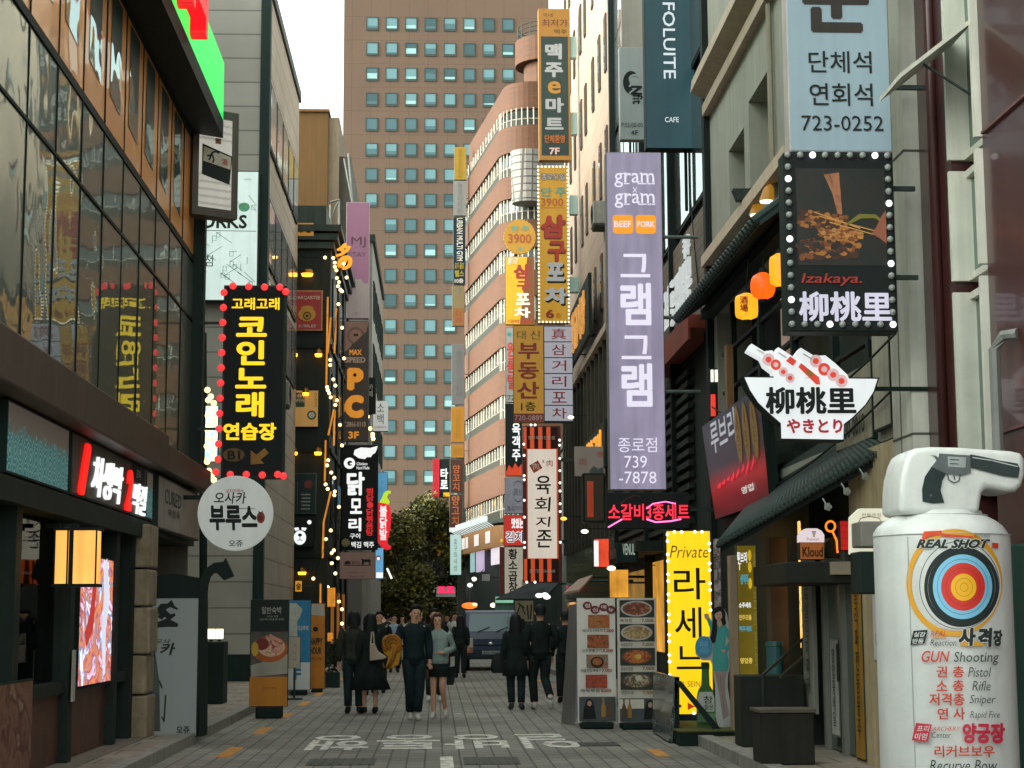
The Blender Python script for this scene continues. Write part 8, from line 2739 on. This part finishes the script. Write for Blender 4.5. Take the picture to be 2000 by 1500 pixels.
    def loft2(rows, n=16):
        vs3, fs3 = [], []
        for (c, rx, ry) in rows:
            for i in range(n):
                t = 2 * math.pi * i / n
                fo = 1 + .05 * rx * 3 * math.sin(7 * t + c.z * 11 + x * 5) * (1.2 if c.z < 1.2 * k else .4)
                vs3.append(c + rt * rx * fo * math.cos(t) - fwd * ry * fo * math.sin(t))
        for i in range(len(rows) - 1):
            for q_ in range(n):
                q2 = (q_ + 1) % n
                fs3.append((i * n + q_, i * n + q2, (i + 1) * n + q2, (i + 1) * n + q_))
        fs3.append(tuple(range(n - 1, -1, -1)))
        fs3.append(tuple((len(rows) - 1) * n + q_ for q_ in range(n)))
        return vs3, fs3
    sw = .17 if female else .20
    if top:
        mb = MB()
        pz = J['pelvis']
        rows = [ring_at((pz[0], pz[1], .915), .178, .138), ring_at((pz[0], pz[1], .98), .172, .132), ring_at((0, 0, 1.12), .155, .12), ring_at((J['chest'][0], J['chest'][1], 1.28), .185, .135), ring_at((J['chest'][0], J['chest'][1], 1.39), sw + .02, .125), ring_at((J['neck'][0], J['neck'][1], 1.455), .11, .085), ring_at((J['neck'][0], J['neck'][1], 1.49), .068, .066)]
        mb.add(*loft2(rows))
        if sleeves:
            for s_, e_, w_ in (('shl', 'ell', 'wrl'), ('shr', 'elr', 'wrr')):
                mid = P[s_].lerp(P['chest'], .12)
                mb.tube([mid, P[s_].lerp(P[e_], .12), P[s_].lerp(P[e_], .6), P[e_], P[e_].lerp(P[w_], .5), P[w_]], [.085 * k, .078 * k, .07 * k, .064 * k, .056 * k, .045 * k], 10)
        mb.build('top', top, r, smooth=True)
    if coat:
        m_, hem, flare = coat
        mb = MB()
        rows = [ring_at((0, .01, hem), flare, flare * .72), ring_at((0, .01, (hem + .98) / 2), (flare + .19) / 2, (flare + .19) * .37), ring_at((0, 0, 1.0), .185, .145), ring_at((0, 0, 1.14), .172, .135), ring_at((0, 0, 1.30), .20, .15), ring_at((0, 0, 1.40), sw + .03, .13), ring_at((0, .01, 1.46), .12, .10), ring_at((0, .015, 1.51), .078, .076)]
        mb.add(*loft2(rows, 20))
        mb.build('coat', m_, r, smooth=True)
    if skirt:
        m_, hem, flare = skirt
        mb = MB()
        pz = J['pelvis']
        rows = [ring_at((pz[0], pz[1], hem), flare, flare * .75), ring_at((pz[0], pz[1], (hem + 1.02) / 2), (flare + .17) / 2 + .01, (flare + .17) * .38), ring_at((pz[0], pz[1], 1.02), .158, .12), ring_at((0, 0, 1.08), .145, .112)]
        mb.add(*loft2(rows, 20))
        mb.build('skirt', m_, r, smooth=True)
    if bottom:
        mb = MB()
        m_, wide = bottom
        mb.add(*loft2([ring_at((J['pelvis'][0], J['pelvis'][1], .84), .165, .125), ring_at((J['pelvis'][0], J['pelvis'][1], .95), .168, .128), ring_at((0, 0, 1.04), .15, .118)]))
        for h_, n_, a_ in (('hil', 'knl', 'anl'), ('hir', 'knr', 'anr')):
            end = P[a_].lerp(P[n_], .10)
            mb.tube([P[h_], P[h_].lerp(P[n_], .4), P[n_], P[n_].lerp(end, .5), end], [.105 * k, .098 * k, .078 * wide * k, .072 * wide * k, .066 * wide * k], 12)
        mb.build('trousers', m_, r, smooth=True)
    if shoes:
        for a_, t_ in (('anl', 'tol'), ('anr', 'tor')):
            A_, B2 = P[a_], P[t_]
            d = (B2 - A_)
            dn = d.normalized()
            heel = A_ - Vector((dn.x, dn.y, 0)) * .05 * k + Vector((0, 0, -.035 * k))
            mb = MB()
            mb.tube([heel, A_ + Vector((0, 0, -.02 * k)), A_.lerp(B2, .55), B2, B2 + dn * .035 * k], [.036 * k, .05 * k, .05 * k, .044 * k, .018 * k], 10)
            mb.tube([A_ + Vector((0, 0, .03 * k)), A_ + Vector((0, 0, -.03 * k))], [.045 * k, .05 * k], 10)
            mb.build('shoe', shoes, r, smooth=True)
    return r, P, k
CLB = mat('black_wool', (27, 33, 33), .85, noise=.5, ns=7, bump=.6)
CLN = mat('dark_navy_cloth', (24, 36, 42), .8, noise=.5, ns=7, bump=.6)
CLG = mat('dark_olive_cloth', (52, 52, 43), .85, noise=.5, ns=7, bump=.6)
JEA = mat('dark_denim', (32, 42, 50), .8, noise=.4, ns=9, bump=.5)
WSH = mat('white_shoe', (196, 192, 184), .6, noise=.1)
BSH = mat('black_shoe', (24, 25, 26), .5)
SHIRT = mat('grey_green_shirt', (146, 164, 158), .8, noise=.35, ns=6, bump=.6)
BACK = math.pi
def gx_(px, py):
    q_ = G(px, py)
    return q_.x, q_.y
# --- couple seen from behind on the left
x, y = gx_(690, 1394)
person('person in a dark olive jacket and black trousers seen from behind at left', x, y, 1.70, BACK, dict(anl=(.09, .0, .09), anr=(-.10, .03, .09)), CLG, (JEA, 1.0), BSH, hairlen='bob')
x, y = gx_(722, 1394)
person('person in a long black flared coat with pale shoulder bag seen from behind', x, y, 1.66, BACK + .25, dict(), CLB, None, BSH, hairlen='long', coat=(CLB, .42, .36), female=True, skinm=SKIN, skirt=None)
PB = mat('pale_canvas_bag', (186, 168, 148), .8, noise=.12)
q1 = W(740, 1270, y - .25)
r = thing('shoulder_bag', 'pale canvas shoulder bag hanging from the person in the long black coat', 'bag', (q1.x, y - .25, q1.z - .2))
mb = MB()
k_ = y / F
mb.prism([W(a, b, y - .3) for a, b in ((722, 1258), (731, 1256), (738, 1272), (756, 1284), (748, 1288), (722, 1291))][::-1], (0, .14, 0))
mb.build('bag_body', PB, r, bevel=.02)
MB().tube([W(724, 1258, y - .25), W(726, 1234, y - .22), W(729, 1234, y - .2), W(731, 1257, y - .25)], .012, 6).build('strap', PB, r)
# --- walking couple facing us
x, y = gx_(808, 1406)
person('person in navy top and wide dark trousers walking forward with mustard coat over arm', x, y, 1.79, .12, dict(jaw=(.01, -.03, 1.55), head=(.03, -.02, 1.64), crown=(.035, -.01, 1.70), ell=(.24, .04, 1.16), elr=(-.28, .0, 1.17), wrr=(-.27, -.17, 1.08), har=(-.25, -.25, 1.08), wrl=(.24, -.02, .92), hal=(.25, -.04, .84), hil=(.085, 0, .92), knl=(.08, -.03, .50), anl=(.05, .0, .09), tol=(.06, -.15, .035), knr=(-.06, -.05, .50), anr=(-.035, .16, .10), tor=(-.05, .02, .035)), CLN, (CLN, 1.1), WSH, hairlen='short')
MUS = mat('mustard_coat', (206, 146, 36), .8, noise=.25, ns=7)
q1 = W(766, 1270, y - .22)
r = thing('folded_coat', 'folded mustard coat carried over the arm of the walking person in navy', 'coat', q1)
mb = MB()
kk = y / F
cst = [(746, 1250), (750, 1243), (760, 1239), (772, 1241), (782, 1248), (785, 1262), (783, 1280), (778, 1300), (770, 1302), (766, 1306), (756, 1308), (753, 1303), (759, 1284), (750, 1277), (746, 1264)]
mb.prism([W(a, b, y - .34) for a, b in cst][::-1], (0, .2, 0))
o_ = mb.build('coat_bundle', MUS, r, bevel=.03)
mb = MB()
for rad_, c in ((17, (766, 1258)), (12, (767, 1258)), (7, (768, 1260))):
    mb.tube([W(c[0] + rad_ * math.cos(t / 16 * 5.2 + 2.2), c[1] + rad_ * math.sin(t / 16 * 5.2 + 2.2), y - .35) for t in range(17)], .024, 7)
mb.tube([W(772, 1262, y - .36), W(768, 1285, y - .36), W(758, 1305, y - .36)], .035, 7)
mb.build('coat_folds', mat('mustard_fold', (170, 108, 28), .85, noise=.3, ns=7), r, smooth=True)
x, y = gx_(856, 1404)
person('person with auburn hair in a grey green shirt and short black skirt walking forward', x, y, 1.66, -.1, dict(jaw=(-.015, -.03, 1.56), head=(-.01, -.0, 1.645), crown=(0, .02, 1.70), ell=(.24, .03, 1.16), wrl=(.10, -.20, 1.10), hal=(.03, -.24, 1.09), elr=(-.22, .03, 1.14), wrr=(-.27, -.02, .92), har=(-.28, -.04, .84), knl=(.07, -.06, .51), anl=(.10, .20, .15), tol=(.12, .10, .05), knr=(-.08, -.04, .50), anr=(-.08, -.02, .09), tor=(-.09, -.17, .035)), SHIRT, None, WSH, hair=HAIRR, hairlen='bob', skirt=(CLB, .70, .19), female=True)
r = thing('tote_bag', 'black and white tote bag at the side of the person in grey green shirt', 'bag', W(884, 1300, y + .05))
mb = MB()
mb.prism([W(a, b, y + .02) for a, b in ((874, 1303), (888, 1300), (889, 1318), (886, 1338), (872, 1338))][::-1], (0, .12, 0))
mb.build('bag_body', CLB, r, bevel=.015)
MB().prism([W(a, b, y + .0) for a, b in ((877, 1284), (888, 1282), (888, 1301), (877, 1303))][::-1], (0, .1, 0)).build('white_panel', mat('pale_bag_panel', (170, 170, 160), .8, noise=.1), r)
MB().tube([W(878, 1300, y), W(877, 1255, y - .05), W(872, 1240, y - .03)], .013, 6).build('strap', CLB, r)
tag(MB().box(W(826, 1320, y).x - .05, W(826, 1320, y).x + .10, y - .12, y - .02, W(826, 1326, y).z, W(826, 1308, y).z).build('small_handbag', mat('brown_leather', (74, 52, 36), .5), bevel=.02), 'small brown handbag in the lowered hand of the person in the grey green shirt', 'bag')
# --- couple seen from behind on the right
x, y = gx_(1008, 1386)
person('person with long dark hair in a long black coat seen from behind at right', x, y, 1.64, BACK - .1, dict(anl=(.08, .0, .09), anr=(-.10, .05, .09)), CLB, (JEA, 1.0), mat('black_white_shoe', (60, 60, 60), .6), hairlen='long', coat=(CLB, .62, .25), female=True)
x, y = gx_(1056, 1386)
person('person in black jacket and trousers striding away with one white soled shoe raised', x, y, 1.80, BACK + .05, dict(knl=(.12, -.12, .52), anl=(.10, -.02, .09), tol=(.11, -.18, .035), knr=(-.08, -.03, .52), anr=(-.13, .33, .22), tor=(-.14, .30, .06), elr=(-.30, .05, 1.16), wrr=(-.22, -.10, 1.0), har=(-.16, -.14, .98)), CLB, (CLB, 1.0), WSH, hairlen='short')
x, y = gx_(978, 1320)
tag(MB().loft([(W(972, 1310, 28.6).x, 28.6, .70, .09, .05), (W(972, 1310, 28.6).x, 28.6, .78, .12, .06), (W(973, 1290, 28.6).x, 28.6, .93, .10, .05), (W(976, 1280, 28.6).x, 28.6, 1.02, .05, .03)], 14).build('black_handbag', BSH), 'soft black handbag beside the person in the long black coat at right', 'bag')
# --- people farther along
def far_person(label, px, pyhead, Y, h, yaw, **kw):
    q_ = W(px, pyhead, Y)
    return person(label, q_.x, Y, h, yaw, hands=Y < 50, **kw)
far_person('person in dark clothes at the right edge of the lane behind the striding person', 1104, 1215, 33, 1.70, BACK, top=CLB, bottom=(CLB, 1.1), shoes=BSH, hairlen='short')
far_person('person with a pale face in black behind the mustard coat, left of two', 726, 1205, 37, 1.64, .1, top=CLB, bottom=(CLN, 1.0), shoes=BSH, hairlen='bob', female=True)
far_person('person with a pale face in black behind the mustard coat, right of two', 741, 1200, 38, 1.72, -.1, top=CLB, bottom=(CLB, 1.0), shoes=BSH, hairlen='short')
far_person('person in a black jacket walking just behind the person in grey green', 849, 1196, 34, 1.76, .0, top=CLB, bottom=(JEA, 1.0), shoes=WSH, hairlen='short')
far_person('person in a pale blue shirt far behind the mustard coat', 770, 1208, 52, 1.68, .1, top=mat('pale_blue_shirt', (150, 170, 186), .8), bottom=(CLN, 1.0), shoes=BSH, hairlen='short')
far_person('person in a cream top far behind beside the person in pale blue', 786, 1210, 56, 1.66, .0, top=mat('cream_top', (190, 180, 160), .8), bottom=(JEA, 1.0), shoes=BSH, hairlen='bob', female=True)
far_person('person in a white shirt and dark jacket left of the truck', 889, 1196, 58, 1.74, .0, top=mat('white_shirt', (206, 206, 200), .8), bottom=(CLB, 1.0), shoes=BSH, hairlen='short')
far_person('person in black standing close to the truck wing mirror', 899, 1204, 47, 1.64, BACK, top=CLB, bottom=(CLB, 1.1), shoes=BSH, hairlen='long', female=True)
far_person('person in a dark grey coat far down the lane at left', 757, 1206, 64, 1.72, BACK, top=mat('dark_grey_coat', (62, 62, 62), .8), bottom=(CLB, 1.0), shoes=BSH, hairlen='short')
far_person('person in black far down the middle of the lane', 820, 1206, 66, 1.72, .0, top=CLB, bottom=(CLB, 1.0), shoes=BSH, hairlen='short')
far_person('person in a navy top far down the lane at right', 873, 1205, 70, 1.7, .0, top=CLN, bottom=(CLB, 1.0), shoes=BSH, hairlen='short')
# ================================================================== cables, air conditioners and pipes on the walls
def cable(label, a, b, sag, r_=.012):
    pts = []
    for i in range(13):
        t = i / 12
        p_ = a.lerp(b, t)
        p_.z -= sag * 4 * t * (1 - t)
        pts.append(p_)
    tag(MB().tube(pts, r_, 5).build('overhead_cable', BLACK), label, 'cable')
cable('thin black cable looped from the black food sign to the dark post', Vector((RX - .3, 15.2, 4.1)), Vector((RX - .1, 27.1, 4.9)), .5)
cable('thin black cable running along the beige wall above the tiled awning', Vector((RX - .1, 16.2, 3.7)), Vector((RX - .1, 26.8, 3.3)), .25)
cable('black cable hanging from the cafe sign down to the lilac sign bracket', Vector((RX - .02, 29.3, 9.0)), Vector((RX - .05, 27.3, 5.6)), .5)
def acunit(label, X, y, z, side):
    r = thing('air_conditioner', label, 'air conditioner', (X + side * .2, y, z))
    m = mat('ac_grey', (140, 140, 130), .6, noise=.3)
    MB().box(X, X + side * .34, y - .4, y + .4, z, z + .6).build('unit_box', m, r, bevel=.015)
    mb = MB()
    for q_ in range(5):
        mb.tube([(X + side * .346, y + (.07 + .05 * q_) * math.cos(t_ * .5236), z + .3 + (.07 + .05 * q_) * math.sin(t_ * .5236)) for t_ in range(13)], .006, 4)
    mb.build('fan_grille', BLACK, r)
    MB().box(X, X + side * .3, y - .42, y + .42, z - .05, z - .01).build('bracket', STEEL, r)
acunit('grey air conditioner box high on the beige tiled building', RX - .005, 44.4, 11.7, -1)
acunit('grey air conditioner box on the street side of the grey tiled building', GXR + .005, 46.3, 7.2, 1)
tag(MB().tube([(RX - .06, 21.8, 6.9), (RX - .06, 21.8, 9.55)], .04, 7).build('rain_pipe', mat('beige_pipe', (150, 142, 122), .6)), 'beige rain pipe on the rendered wall beside the deep windows', 'pipe')
